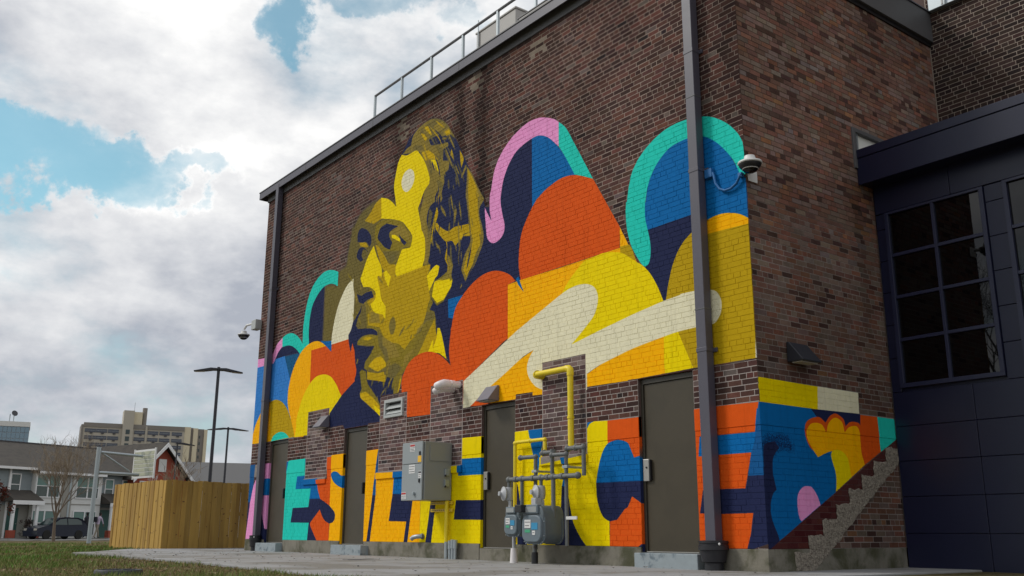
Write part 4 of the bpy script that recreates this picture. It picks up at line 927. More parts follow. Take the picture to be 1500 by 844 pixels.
def stain_tone(x, z, side):
    """soot and water marks of the upper front, darker low side wall, darker rear: below 1 is darker, above 1 is paler"""
    s = 1.
    if side == 0:
        for cx, w, z0, st in ((-6.13, .20, 4.4, .62), (-5.45, .24, 4.6, .66), (-8.25, .22, 5.2, .5), (-.12, .22, 4.6, .55)):
            if z > z0: s *= 1-st*math.exp(-((x-cx)/w)**2)*min(1, (z-z0)/1.2)
        if -6.0 < x < -5.6 and z > 4.6: s *= 1.12
        s *= .86+.28*mnoise.noise(Vector((x*.8, z*1.1, 3.)))
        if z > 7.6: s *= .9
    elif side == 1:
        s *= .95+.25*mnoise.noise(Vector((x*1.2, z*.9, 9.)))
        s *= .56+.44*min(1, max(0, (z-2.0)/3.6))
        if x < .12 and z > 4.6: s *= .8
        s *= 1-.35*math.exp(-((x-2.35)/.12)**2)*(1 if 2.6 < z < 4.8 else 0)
    else:
        s *= .62
    return max(.25, s)


POCKETS = [(-8.25, -7.9, 7.5, 7.985), (-5.83, -5.46, 7.58, 7.985), (-4.1, -3.74, 7.58, 7.985)]
PAL = {0: [((.100, .052, .044), .40), ((.066, .038, .034), .26), ((.135, .062, .050), .18), ((.130, .098, .088), .12), ((.036, .026, .027), .05)],
       1: [((.215, .122, .095), .40), ((.240, .170, .138), .19), ((.255, .122, .086), .15), ((.105, .060, .050), .14), ((.31, .155, .085), .04), ((.23, .18, .165), .08)],
       2: [((.085, .055, .048), .6), ((.05, .036, .034), .4)],
       3: [((.150, .088, .080), .36), ((.095, .064, .062), .32), ((.185, .135, .125), .2), ((.05, .04, .042), .12)]}


def pick(side, x=0., z=0.):
    # neighbouring bricks come from the same batch: patches of like colour
    nz = .5+.62*mnoise.noise(Vector((x*1.1, z*1.7, 4.+side*7)))
    q = min(.999, max(0., .62*rng.random()+.38*nz+rng.gauss(0, .06))) if rng.random() < .85 else rng.random()
    a = 0
    for c, w in PAL[side]:
        a += w
        if q <= a: break
    j = rng.uniform(.82, 1.18)
    return tuple(v*j*rng.uniform(.94, 1.06) for v in c)


BR = []                                   # every brick: wall, along0, along1, z0, z1, tint, proud


def lay(side, spans_of, z_lo, z_hi, phase=0., pal=None, hdr=4, skip=None):
    k0 = int(round(z_lo/COURSE)); k1 = int(round(z_hi/COURSE))
    for k in range(k0, k1):
        z0 = k*COURSE+.0045; z1 = (k+1)*COURSE-.0045
        mod = .2033 if k % 6 != hdr else .1017
        ph = phase+(.5*mod if k % 2 else 0.)+(.03*((k*7) % 3-1))
        for a, b in spans_of(k):
            x = a; first = True
            while x < b-.012:
                nx = a+(math.floor((x-a+1e-6+ph)/mod)+1)*mod-ph
                if nx-x < .045 and first: nx += mod
                if b-nx < .04: nx = b
                nx = min(nx, b); first = False
                x0, x1 = x+.004, nx-.004
                x = nx
                if x1-x0 < .02: continue
                cx, cz = (x0+x1)/2, (z0+z1)/2
                t = pick(side if pal is None else pal, cx, cz)
                s = stain_tone(cx, cz, side)
                if side == 0 and pal is None:
                    for p in POCKETS:
                        if p[0] < cx < p[1] and p[2] < cz: t = (.26, .215, .17) if rng.random() < .6 else t
                if pal == 3:
                    s = .8+.35*rng.random()
                a_ = 0.
                if side < 2 and not (side == 1 and cz > 2.1):
                    aa, rc = (AF, FR) if side == 0 else (AS, SR)
                    i_ = int((cz-rc[1])/rc[3]*aa.shape[0]); j_ = int((cx-rc[0])/rc[2]*aa.shape[1])
                    if 0 <= i_ < aa.shape[0] and 0 <= j_ < aa.shape[1]: a_ = aa[i_, j_]
                pr = (.0043+rng.uniform(-.0014, .0014)) if a_ > .5 else ((.0046 if side == 1 and cz > 3.6 else .0022)+rng.uniform(-.0012, .0012))
                z0 = k*COURSE+.0045; z1 = (k+1)*COURSE-.0045
                if a_ > .5: x0 -= .001; x1 += .001; z0 -= .0014; z1 += .0014
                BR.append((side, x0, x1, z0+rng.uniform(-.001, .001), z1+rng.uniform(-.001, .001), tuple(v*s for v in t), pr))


def cut(spans, cuts):
    for c, d in cuts:
        out = []
        for a, b in spans:
            if d <= a or c >= b: out.append((a, b)); continue
            if c > a: out.append((a, c))
            if d < b: out.append((d, b))
        spans = out
    return spans


def front_spans(k):
    z = (k+.5)*COURSE
    sp = [(-14.395, .0075)]
    if DOOR_Z[0] < z < DOOR_Z[1]: sp = cut(sp, DOORS)
    if 16 <= k <= 37: sp = cut(sp, INFILLS)
    if 16 <= k <= 17: sp = cut(sp, [(a-.045, b+.01) for a, b in INFILLS])
    if 20 <= k <= 23: sp = []
    if 31 <= k <= 36: sp = cut(sp, [(-8.40, -7.73)])
    return sp


def side_spans(k):
    sp = [(.0035, 4.79)]
    if 20 <= k <= 23: sp = [(2.73, 4.79)]
    if 74 <= k <= 82: sp = cut(sp, [(2.36, 3.50)])
    if k < 70: sp = cut(sp, [(2.76, 4.79)])
    return sp


lay(0, front_spans, 0, 118*COURSE)
for a, b in INFILLS:
    def vent_spans(k, a=a, b=b):
        sp = [(a+.008, b-.008)]
        if 32 <= k <= 36 and a < -8 and b > -8: sp = cut(sp, [(-8.40, -7.73)])
        return sp
    lay(0, vent_spans, 18*COURSE, 38*COURSE, phase=.07, pal=3, hdr=9)
lay(1, side_spans, 0, 114*COURSE, phase=.10)
lay(2, lambda k: [(.012, 7.6)], 73*COURSE, 160*COURSE, phase=.05)

# the 300 bricks that show largest from the pavement are objects, the rest one mesh
CX = np.array(CAM_POS)


def brick_px(b):
    s, x0, x1, z0, z1, t, pr = b
    cx, cz = (x0+x1)/2, (z0+z1)/2
    p = np.array({0: (cx, 0, cz), 1: (0, cx, cz), 2: (cx, 4.8, cz)}[s]); d = p-CX
    n = {0: 1, 1: 0, 2: 1}[s]
    zc = d@np.array(CF); px = FOCAL_PX*(d@np.array(CR))/zc; py = FOCAL_PX*(d@np.array(CU))/zc
    if abs(px) > 740 or abs(py) > 415: return 0
    if s == 0 and -.85 < cx < -.58: return 0
    if s == 1 and cx > 2.4: return 0
    L2 = d@d
    return (x1-x0)*(z1-z0)*abs(d[n])/L2**1.5


order = sorted(range(len(BR)), key=lambda i: -brick_px(BR[i]))
single = set(order[:300])


def brick_geo(s, x0, x1, z0, z1, pr):
    ch = .0009
    V = [(x0, 0, z0), (x1, 0, z0), (x1, 0, z1), (x0, 0, z1), (x0, pr-ch, z0), (x1, pr-ch, z0), (x1, pr-ch, z1), (x0, pr-ch, z1),
         (x0+ch, pr, z0+ch), (x1-ch, pr, z0+ch), (x1-ch, pr, z1-ch), (x0+ch, pr, z1-ch)]
    if s == 0: return [(a, .001-p, z) for a, p, z in V]
    if s == 2: return [(a, 4.8+.001-p, z) for a, p, z in V]
    return [(p-.001, a, z) for a, p, z in V]


QF = [(0, 1, 5, 4), (1, 2, 6, 5), (2, 3, 7, 6), (3, 0, 4, 7), (4, 5, 9, 8), (5, 6, 10, 9), (6, 7, 11, 10), (7, 4, 8, 11), (8, 9, 10, 11)]
V = []; F = []; T = []
for i, b in enumerate(BR):
    if i in single: continue
    o = len(V); V += brick_geo(b[0], b[1], b[2], b[3], b[4], b[6])
    fl = QF if b[0] != 1 else [f[::-1] for f in QF]
    F += [tuple(q+o for q in f) for f in fl]; T += [b[5]]*9
brickwork = np_mesh('brickwork', V, F, M['brick'], bld, T)
kind(brickwork, 'stuff')

# mortar backing with the openings left out
def wall_skin(name, side, A, Z, skip, tintf, extra=None):
    A = sorted(set(round(v, 4) for v in A)); Z = sorted(set(round(v, 4) for v in Z))
    V = [((a, 0, z) if side == 0 else (0, a, z) if side == 1 else (a, 4.8, z)) for z in Z for a in A]
    T = [tintf(a, z) for z in Z for a in A]
    F = []; n = len(A)
    for j in range(len(Z)-1):
        for i in range(n-1):
            if skip((A[i]+A[i+1])/2, (Z[j]+Z[j+1])/2): continue
            q = (j*n+i, j*n+i+1, (j+1)*n+i+1, (j+1)*n+i)
            F.append(q if side != 1 else q)
    if extra:
        for quad, t in extra:
            o = len(V); V += quad; T += [t]*4; F.append((o, o+1, o+2, o+3))
    return np_mesh(name, V, F, M['brick'], bld, T, 'POINT')


def mortar_front(x, z):
    s = stain_tone(x, z, 0)
    for a, b in INFILLS:
        if a < x < b and 1.2 < z < 2.59: return (.42, .37, .345)
    if z < 2.3: return (.37, .325, .30)
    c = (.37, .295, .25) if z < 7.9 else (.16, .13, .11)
    for p in POCKETS:
        if p[0] < x < p[1] and p[2] < z: c = (.36, .30, .23)
    return tuple(v*min(1.2, s*.95+.02) for v in c)


xs = list(np.arange(-14.4, .001, .16))+[0., .0]
for a, b in DOORS+INFILLS: xs += [a, b]
zs = list(np.arange(0, TOP, .16))+[TOP, DOOR_Z[1], INF_Z[0], INF_Z[1], 2.17, 2.49]
xs += [-8.384, -7.745]
JD = .10
ex = []
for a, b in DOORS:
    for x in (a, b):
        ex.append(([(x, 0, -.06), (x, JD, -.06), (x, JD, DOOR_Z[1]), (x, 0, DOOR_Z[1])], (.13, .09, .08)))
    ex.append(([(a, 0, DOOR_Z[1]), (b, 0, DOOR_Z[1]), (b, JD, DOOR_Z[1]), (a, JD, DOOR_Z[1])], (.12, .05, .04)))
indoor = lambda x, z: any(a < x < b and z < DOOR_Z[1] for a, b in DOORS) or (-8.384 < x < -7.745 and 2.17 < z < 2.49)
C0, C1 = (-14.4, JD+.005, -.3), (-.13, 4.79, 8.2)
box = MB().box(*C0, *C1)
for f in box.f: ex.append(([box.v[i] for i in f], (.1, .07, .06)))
wall_f = wall_skin('wall', 0, xs, zs, indoor, mortar_front, ex)


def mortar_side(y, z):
    s = stain_tone(y, z, 1)
    c = (.36, .305, .27) if z < 4.2 else (.115, .083, .066)  # upper mortar darker: the shade in its joints is put into the colour
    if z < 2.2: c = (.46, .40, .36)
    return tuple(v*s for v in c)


wys = list(np.arange(0, 4.8, .2))+[4.8, 2.38, 3.48, 2.76]
wzs = list(np.arange(0, 7.71, .2))+[7.71, 74*COURSE, 83*COURSE]
wall_s = wall_skin('wall', 1, wys, wzs, lambda y, z: (2.38 < y < 3.48 and 74*COURSE < z < 83*COURSE), mortar_side)
wall_r = wall_skin('wall', 2, list(np.arange(0, 7.61, .4)), list(np.arange(4.9, 10.9, .4)), lambda x, z: False, lambda x, z: (.30, .25, .21) if x < 1.5 else (.42, .36, .31))
mb = MB().box(-.6, 4.81, 4.9, 7.6, 9., 10.85)
rear_core = mb.build('rear_block', pmat('rear_brick_mass', (.085, .055, .048), .9, .25, 9, .3, 40), bld)

meshes = {}
for i in order[:300]:
    s, x0, x1, z0, z1, t, pr = BR[i]
    cx, cz = (x0+x1)/2, (z0+z1)/2
    key = (s, round(x1-x0, 2), 0)
    w = round(x1-x0, 2)
    if key not in meshes:
        me = bpy.data.meshes.new('brick')
        g = brick_geo(0, -w/2, w/2, -.0294, .0294, .0075)
        if s == 1: g = [(-y, x, z) for x, y, z in g]
        me.from_pydata(g, [], QF); me.materials.append(M['brick_single']); meshes[key] = me
    o = bpy.data.objects.new('brick', meshes[key]); COL.objects.link(o)
    par = wall_f if s == 0 else wall_s
    o.parent = par
    ox, oy, oz = ORG[bld.name]
    wp = (cx, .0075-pr, cz) if s == 0 else (pr-.0075, cx, cz)
    o.location = (wp[0]-ox, wp[1]-oy, wp[2]-oz)
    o.scale = ((x1-x0)/w, 1, (z1-z0)/.0588) if s == 0 else (1, (x1-x0)/w, (z1-z0)/.0588)
    o.color = (*t, 1)

# belt course, sills, plinth
belts = [(-14.398, -13.38), (-12.45, -11.57), (-10.59, -9.915), (-9.01, -8.58), (-7.62, -6.872), (-5.888, -5.37), (-4.51, -3.88), (-2.905, -1.915), (-.97, .0062)]


def tinted(mb, name, parent, col, bevel=.004):
    o = mb.build(name, M['brick'], parent, bevel=bevel)
    at = o.data.attributes.new('tint', 'FLOAT_COLOR', 'POINT')
    at.data.foreach_set('color', np.tile(np.array([*col, 1], np.float32), len(o.data.vertices)))
    return o


for a, b in belts:
    tinted(MB().box(a, -.0088, 1.357, b, .05, 1.6225), 'belt_course', bld, (.25, .22, .2))
tinted(MB().box(-.05, .008, 1.357, .0088, 2.735, 1.6225), 'belt_course', bld, (.25, .22, .2))
for a, b in INFILLS:
    tinted(MB().box(a-.04, -.032, 1.092, b+.008, .05, 1.213), 'window_sill', bld, (.27, .24, .22))
pl = [(-14.41, -13.40), (-12.42, -9.93), (-8.98, -5.385), (-4.495, -1.93), (-.955, .014)]
for a, b in pl:
    MB().box(a, -.014, -.5, b, .1, -.002).build('plinth', M['concrete'], bld, bevel=.008)
MB().box(-.1, .101, -.5, .014, 2.735, -.002).build('plinth', M['concrete'], bld, bevel=.008)
for (a, b), (ea, eb, sy) in zip(DOORS, ((.10, .02, .16), (.03, .22, .17), (0, 0, .015), (-.02, .10, .17))):
    MB().box(a-ea, -sy, -.5, b+eb, .09, -.068).build('door_step', M['step'] if sy > .1 else M['concrete'], bld, bevel=.008)

# doors
for i, (a, b) in enumerate(DOORS):
    d = MB().box(a+.045, .066, -.05, b-.045, .098, DOOR_Z[1]-.075).build('door', M['door'], bld, bevel=.003)
    fr = MB()
    fr.box(a+.001, .045, -.061, a+.043, .1, DOOR_Z[1]-.002); fr.box(b-.043, .045, -.061, b-.001, .1, DOOR_Z[1]-.002)
    fr.box(a+.044, .046, DOOR_Z[1]-.07, b-.044, .1, DOOR_Z[1]-.003)
    fr.build('door_frame', M['door_frame'], d, bevel=.003)
    MB().box(a+.045, .03, -.062, b-.045, .1, -.051).build('threshold', M['steel'], d)
    if i >= 2:
        lg = MB().box(a+.022, .028, .80, a+.125, .064, 1.075)
        lg.build('latch_guard', M['steel'], d, bevel=.006)
        MB().box(a+.126, .022, .81, a+.150, .064, 1.065).build('pull_handle', M['black'], d, bevel=.004)
        MB().cyl((a+.085, .028, .97), (a+.085, .018, .97), .012, n=12).build('lock_cylinder', M['black'], d)
    else:
        MB().box(b-.15, -.005, .85, b-.105, .066, 1.06).build('latch_guard', M['black'], d, bevel=.008)

# eaves
MB().box(-14.66, -.152, 8.098, .05, -.13, 8.262).build('fascia', M['trim'], bld, bevel=.003)
MB().box(-14.67, -.165, 8.264, .06, .12, 8.288).build('drip_edge', M['trim_dark'], bld, bevel=.003)
MB().box(-14.64, -.128, 8.215, -.16, 0., 8.24).build('soffit', M['trim_dark'], bld)
MB().box(-14.66, -.129, 8.098, -14.64, 2.2, 8.262).build('fascia', M['trim'], bld, bevel=.003)
MB().box(-14.43, -.024, 7.987, .024, 0.02, 8.213).build('frieze', M['trim_dark'], bld, bevel=.003)
MB().box(-14.638, .002, 8.242, -.1, 4.78, 8.275).build('roof', M['roofdeck'], bld)
for x in (-12.1, -9.05, -5.99, -2.94):
    MB().box(x, -.155, 8.1, x+.012, -.1525, 8.26).build('fascia_joint', M['trim_dark'], bld)
MB().box(-.03, .03, 7.704, .075, 4.797, 8.21).build('coping', M['trim_dark'], bld, bevel=.004)
MB().box(-.16, .03, 8.212, .095, 4.797, 8.236).build('coping_cap', M['trim'], bld, bevel=.004)
MB().box(.001, .03, 7.64, .03, 4.797, 7.703).build('drip_strip', M['black'], bld)
# bits seen above the coping beside the tall block
MB().box(.1, 4.70, 8.2, .8, 4.795, 8.62).build('roof_flashing', M['galv'], bld, bevel=.01)
MB().tube([(.35, 4.66, 8.2), (.36, 4.64, 8.5), (.30, 4.63, 9.0), (.33, 4.7, 9.6)], .018, 8).build('roof_cable', M['white'], bld, smooth=40)

# stair scar of rough concrete on the side wall
st = [(2.73, 1.235), (2.455, 1.235)]
y, z = 2.455, 1.235
for k in range(8):
    st.append((y, z-.182)); st.append((y-.288, z-.182)); y -= .288; z -= .182
st = [p for p in st if p[1] > -.22] + [(.46, -.24), (.80, -.24), (1.18, .0), (1.71, .374), (2.2, .70), (2.73, 1.03)]
rag = []
for (a, b), (c, d) in zip(st, st[1:]+st[:1]):
    k_ = max(1, int(math.hypot(c-a, d-b)/.045))
    for i in range(k_):
        q = i/k_; j = .017 if 0 < i else .010
        rag.append((.006, a+(c-a)*q+rng.uniform(-j, j), b+(d-b)*q+rng.uniform(-j, j)))
scar = MB().prism(rag, (.016, 0, 0)).build('stair_scar', M['rough_conc'], bld, bevel=.004, seg=1)
lump = MB()
for i in range(900):
    yq = rng.uniform(.5, 2.72); top_ = 1.235-math.floor(max(0, (2.455-yq))/.288+1)*.182 if yq < 2.455 else 1.235
    bot_ = max(-.2, np.interp(yq, [.46, .8, 1.18, 1.71, 2.2, 2.73], [-.24, -.24, 0, .374, .70, 1.03]))
    if top_-bot_ < .06: continue
    zq = rng.uniform(bot_+.015, top_-.02); s_ = rng.uniform(.008, .022)
    lump.sphere((.021, yq, zq), .006+s_*.25, s_, s_*rng.uniform(.6, 1.), 6, 4)
kind(lump.build('aggregate', M['rough_conc'], scar), 'stuff')

# downspouts
def downspout(x0, x1, ztop, zbot, bx0, bx1, straps):
    o = MB().box(x0, -.16, zbot, x1, -.035, ztop).build('downspout', M['trim'], bld, bevel=.006)
    for z in (ztop*.34, ztop*.68):
        MB().box(x0-.004, -.164, z, x1+.004, -.031, z+.012).build('pipe_joint', M['trim_dark'], o)
    for z in straps:
        MB().box(x0-.006, -.165, z, x1+.006, -.01, z+.05).box(x1+.006, -.03, z, x1+.05, -.010, z+.05).build('pipe_strap', M['trim'], o, bevel=.003)
    c = ((bx0+bx1)/2, -.125, 0)
    w = (bx1-bx0)/2
    b = MB().lathe([(w*.62, -.25), (w*.62, -.16), (w*.80, -.145), (w*.90, -.02), (w, -.015), (w, .035), (w*.93, .04), (w*.93, .055), (w*.98, .06), (w*.98, .085), (w*.55, .09)], c, n=24)
    b.build('pipe_boot', M['boot'], o, smooth=35)
    MB().sphere((bx1-.02, -.2, .05), .014, .014, .016, 8, 6).build('clamp_bolt', M['white'], o, smooth=60)
    return o


downspout(-.748, -.598, 8.2, .07, -.835, -.49, (2.27, 4.56, 6.2))
downspout(-13.66, -13.515, 8.2, .05, -13.70, -13.44, (3.0, 5.6))

# louvred vent in the second blocked window
lv = MB()
x0, x1, z0, z1 = -8.386, -7.743, 2.168, 2.492
for q in ((x0, z0, x1, z0+.05), (x0, z1-.05, x1, z1), (x0, z0+.05, x0+.05, z1-.05), (x1-.05, z0+.05, x1, z1-.05)):
    lv.box(q[0], -.03, q[1], q[2], .09, q[3])
lvo = lv.build('louver_vent', M['vent'], bld, bevel=.004)
for k in range(2):
    zc = z0+.062+k*.092
    MB().prism([(x0+.05, -.022, zc), (x0+.05, -.018, zc+.012), (x0+.05, .05, zc+.085), (x0+.05, .055, zc+.075)], (x1-x0-.1, 0, 0)).build('louver_slat', M['vent'], lvo)
MB().box(x0+.05, .06, z0+.05, x1-.05, .075, z1-.05).build('vent_screen', M['black'], lvo)

# high side window, half hidden by the low metal roof
w0, w1, z0, z1 = 2.38, 3.48, 74*COURSE+.002, 83*COURSE-.002
wf = MB()
wf.box(-.04, w0-.03, z1-.06, .030, w1, z1).box(-.04, w0-.03, z0, .030, w0+.045, z1-.06).box(-.04, w1-.05, z0, .028, w1, z1-.06).box(-.04, w0+.045, z0, .03, w1-.05, z0+.05)
wfo = wf.build('side_window', M['trim_dark'], bld, bevel=.004)
MB().box(-.05, w0+.045, z0+.05, -.03, w1-.05, z1-.06).build('pane', M['side_window'], wfo)
MB().box(-.03, w0+.11, z0+.05, .0, w0+.135, z1-.06).build('glazing_bar', M['galv'], wfo)

# ------------------------------------------------------------------ things on and beside the wall
def wall_lamp(x, z, label, w=.31, axis=0, mat='light_body'):
    """wedge shaped down-light: sloping hood, two cheeks, lens underneath"""
    base = (x, 0, z) if axis == 0 else (0, x, z)
    t = thing('wall_light', label, 'wall light', base, group='wedge shaped wall lights')
    prof = [(0, 0), (0, .24), (.03, .24), (.215, .015), (.215, -.0)]
    if axis == 0:
        P = [(x-w/2, -.009-p, z+q) for p, q in prof]; off = (w, 0, 0)
    else:
        P = [(.010+p, x-w/2, z+q) for p, q in prof]; off = (0, w, 0)
    MB().prism(P, off).build('housing', M[mat], t, bevel=.006)
    l = MB()
    if axis == 0: l.box(x-w/2+.03, -.19, z-.014, x+w/2-.03, -.05, z-.001)
    else: l.box(.05, x-w/2+.03, z-.014, .19, x+w/2-.03, z-.001)
    l.build('lens', M['lens'], t, bevel=.003)
    return t


wall_lamp(-5.06, 2.135, 'grey wedge wall light above the brown door beside the white pipe')
wall_lamp(-10.72, 2.19, 'small dark wedge wall light left of the louvred vent, by the navy collar')
wall_lamp(.745, 2.13, 'black wedge wall light on the unpainted side wall above the yellow band', .37, 1, 'light_dark')


def dome_camera(base, label, arm, head):
    t = thing('security_camera', label, 'security camera', base, group='dome security cameras')
    hx, hy, hz = head
    MB().tube(arm, .026, 10).build('arm', M['white'], t, smooth=40)
    MB().lathe([(.02, .10), (.063, .095), (.07, .06), (.075, .04), (.14, .019), (.146, .004), (.14, -.007), (.085, -.009)], head, n=26).build('housing', M['white'], t, smooth=35)
    MB().lathe([(.131, -.008), (.127, -.034), (.10, -.064)], head, n=26).build('shroud', M['black'], t, smooth=40)
    MB().lathe([(.095, -.065), (.098, -.07), (.092, -.075), (.095, -.065)], head, n=26).build('trim_ring', M['white'], t, smooth=40)
    MB().lathe([(.09, -.068), (.077, -.094), (.043, -.112), (.004, -.117)], head, n=22).build('dome', M['glass'], t, smooth=50)
    return t


dcam = dome_camera((0, 0, 4.4), 'white dome camera hanging off the near brick corner above the blue paint', [(.01, .06, 4.40), (.10, -.02, 4.40), (.155, -.10, 4.42), (.155, -.10, 4.50)], (.155, -.10, 4.42))
MB().box(.0085, .03, 4.28, .022, .20, 4.43).build('mounting_plate', M['white'], dcam, bevel=.004)
dcam2 = dome_camera((-14.4, 0, 4.9), 'white dome camera on a long arm at the far left corner of the building', [(-14.5, -.10, 4.97), (-14.9, -.14, 4.98), (-15.02, -.15, 4.90)], (-15.02, -.15, 4.76))
MB().box(-14.55, -.17, 4.80, -14.30, -.010, 5.03).build('junction_box', M['vent'], dcam2, bevel=.01)

# blue painted box and looping conduit
t = thing('conduit_box', 'small blue painted conduit box with looping cable under the dome camera', 'conduit box', (-.55, 0, 4.5))
MB().box(-.585, -.06, 4.46, -.47, -.009, 4.575).build('box', M['blue_box'], t, bevel=.006)
MB().tube([(-.47, -.035, 4.515), (-.45, -.04, 4.47), (-.43, -.04, 4.36), (-.37, -.04, 4.27), (-.29, -.04, 4.225), (-.20, -.04, 4.225), (-.11, -.04, 4.265), (-.05, -.05, 4.33), (-.01, -.05, 4.37)], .017, 8).build('conduit', M['blue_box'], t, smooth=50)
MB().box(-.07, -.06, 4.325, -.01, -.01, 4.38).build('end_box', M['blue_box'], t, bevel=.005)

# white vent pipe
t = thing('vent_pipe', 'fat white plastic vent pipe with elbows sticking out of the bricks', 'vent pipe', (-6.3, 0, 2.5))
for x, z, L_, r in ((-6.0, 2.505, .25, .055), (-6.17, 2.45, .17, .050)):
    MB().cyl((x, .02, z), (x, -L_, z), r, n=16).build('pipe', M['pvc'], t, smooth=40)
    MB().cyl((x, -L_*.45, z), (x, -L_*.45-.07, z), r*1.17, n=16).build('collar', M['pvc'], t, smooth=40)
    MB().tube([(x, -L_+.03, z), (x, -L_-.05, z), (x-.02, -L_-.09, z-.015), (x-.06, -L_-.115, z-.03), (x-.11, -L_-.12, z-.045)], r*1.22, 16).build('elbow', M['pvc'], t, smooth=50)
    MB().cyl((x-.108, -L_-.12, z-.044), (x-.1125, -L_-.12, z-.0455), r*.95, n=14).build('opening', M['ink'], t)

# electrical cabinet
cx0, cx1, cy0, cz0, cz1 = -6.80, -6.165, -.55, .66, 1.575
t = thing('electrical_cabinet', 'large grey electrical cabinet with stickers mounted on the painted wall', 'cabinet', (-6.48, -.01, .66))
MB().box(cx0+.01, cy0+.02, cz0, cx1, -.012, cz1).build('body', M['cab_side'], t, bevel=.01)
zs_ = cz0+.57
up = MB().box(cx0, cy0-.012, zs_+.004, cx1-.03, cy0+.018, cz1+.003).build('upper_door', M['cab'], t, bevel=.006)
lo = MB().box(cx0, cy0-.012, cz0-.003, cx1-.03, cy0+.018, zs_-.004).build('lower_door', M['cab'], t, bevel=.006)
MB().cyl((cx1-.03, cy0-.004, cz0), (cx1-.03, cy0-.004, cz1), .014, n=8).build('hinge', M['cab'], t)
MB().box(cx1-.11, cy0-.03, cz0+.70, cx1-.075, cy0-.012, cz0+.76).build('latch', M['black'], up, bevel=.006)
MB().box(cx1-.11, cy0-.03, cz0+.27, cx1-.08, cy0-.012, cz0+.33).build('latch', M['black'], lo, bevel=.006)
MB().cyl((cx1-.23, cy0-.012, cz0+.10), (cx1-.23, cy0-.035, cz0+.10), .028, n=14).box(cx1-.25, cy0-.05, cz0+.075, cx1-.21, cy0-.034, cz0+.125).build('turn_handle', M['galv'], lo, bevel=.004)


def sticker(parent, x0, z0, x1, z1, y, rows, head=None, mat='white', lines='ink'):
    s = MB().box(x0, y-.003, z0, x1, y, z1).build('sticker', M[mat], parent)
    h = z1-z0; zt = z1
    if head:
        MB().box(x0+.006, y-.0045, z1-h*.32, x1-.006, y-.0031, z1-h*.06).build('sticker_header', M[head], s); zt = z1-h*.36
    if rows:
        b = MB()
        for k in range(rows):
            zc = zt-(zt-z0)*(k+.7)/(rows+.4)
            b.box(x0+.01, y-.0042, zc-.004, x1-.01-(.02 if k % 2 else 0), y-.0032, zc+.004)
        b.build('sticker_text', M[lines], s)
    return s


yy = cy0-.0125
sticker(up, cx0+.24, cz1-.15, cx0+.385, cz1-.03, yy, 3, 'red')
sticker(lo, cx0+.22, zs_-.15, cx0+.40, zs_-.015, yy, 3)
sticker(up, cx1-.155, zs_+.02, cx1-.05, zs_+.12, yy, 0, None, 'amber')
sticker(lo, cx1-.13, zs_-.23, cx1-.04, zs_-.12, yy, 2, 'ink')
sticker(lo, cx0+.01, cz0+.02, cx0+.15, cz0+.13, yy, 2, 'red')
MB().box(cx1+.002, -.44, cz0+.61, cx1+.012, -.06, cz0+.87).build('side_plate', M['cab_side'], t, bevel=.003)
for z in (cz0+.44, cz0+.27):
    MB().box(cx1+.001, -.16, z-.055, cx1+.035, -.075, z+.055).build('padlock_hasp', M['galv'], t, bevel=.006)
    MB().cyl((cx1+.03, -.15, z-.07), (cx1+.03, -.15, z-.04), .014, n=8).build('padlock', M['black'], t)

# painted strut rails and conduit under the cabinet
t = thing('conduit_riser', 'yellow painted conduit with strut rails below the grey cabinet', 'conduit', (-6.25, 0, -.2))
MB().cyl((-6.215, -.06, .02), (-6.215, -.06, .66), .031, n=14).build('conduit', M['yellow'], t, smooth=40)
for z in (.60, .485):
    s = MB().box(-6.72, -.042, z, -6.09, -.009, z+.05).build('strut', M['gold'], t, bevel=.003)
    b = MB()
    for k in range(10): b.box(-6.69+k*.058, -.0435, z+.018, -6.66+k*.058, -.0423, z+.032)
    kind(b.build('strut_slots', M['ink'], s), 'stuff')
MB().cyl((-6.19, -.07, -.30), (-6.19, -.07, .02), .033, n=14).build('conduit_end', M['galv'], t, smooth=40)
t = thing('conduit_stubs', 'cluster of short grey conduits rising from the pavement by the plinth', 'conduit', (-6.0, -.09, -.22))
for k, (x, h) in enumerate(((-6.06, .04), (-5.985, .055), (-5.91, .05))):
    MB().cyl((x, -.09, -.30), (x, -.09, h-.13), .026, n=12).cyl((x, -.09, h-.13), (x, -.09, h), .034, n=12).build('conduit', M['galv'], t, smooth=40)
t = thing('drain_elbow', 'small grey drain elbow poking out low in the yellow letter', 'drain pipe', (-7.1, 0, .08))
MB().tube([(-6.98, .01, .10), (-7.0, -.05, .10), (-7.06, -.085, .095), (-7.13, -.10, .085), (-7.17, -.115, .055)], .036, 12).build('elbow', M['galv'], t, smooth=50)
MB().tube([(-6.985, -.012, .10), (-6.99, -.035, .10)], .048, 14).build('flange', M['pipe'], t, smooth=40)

# gas meters
GY = -.40


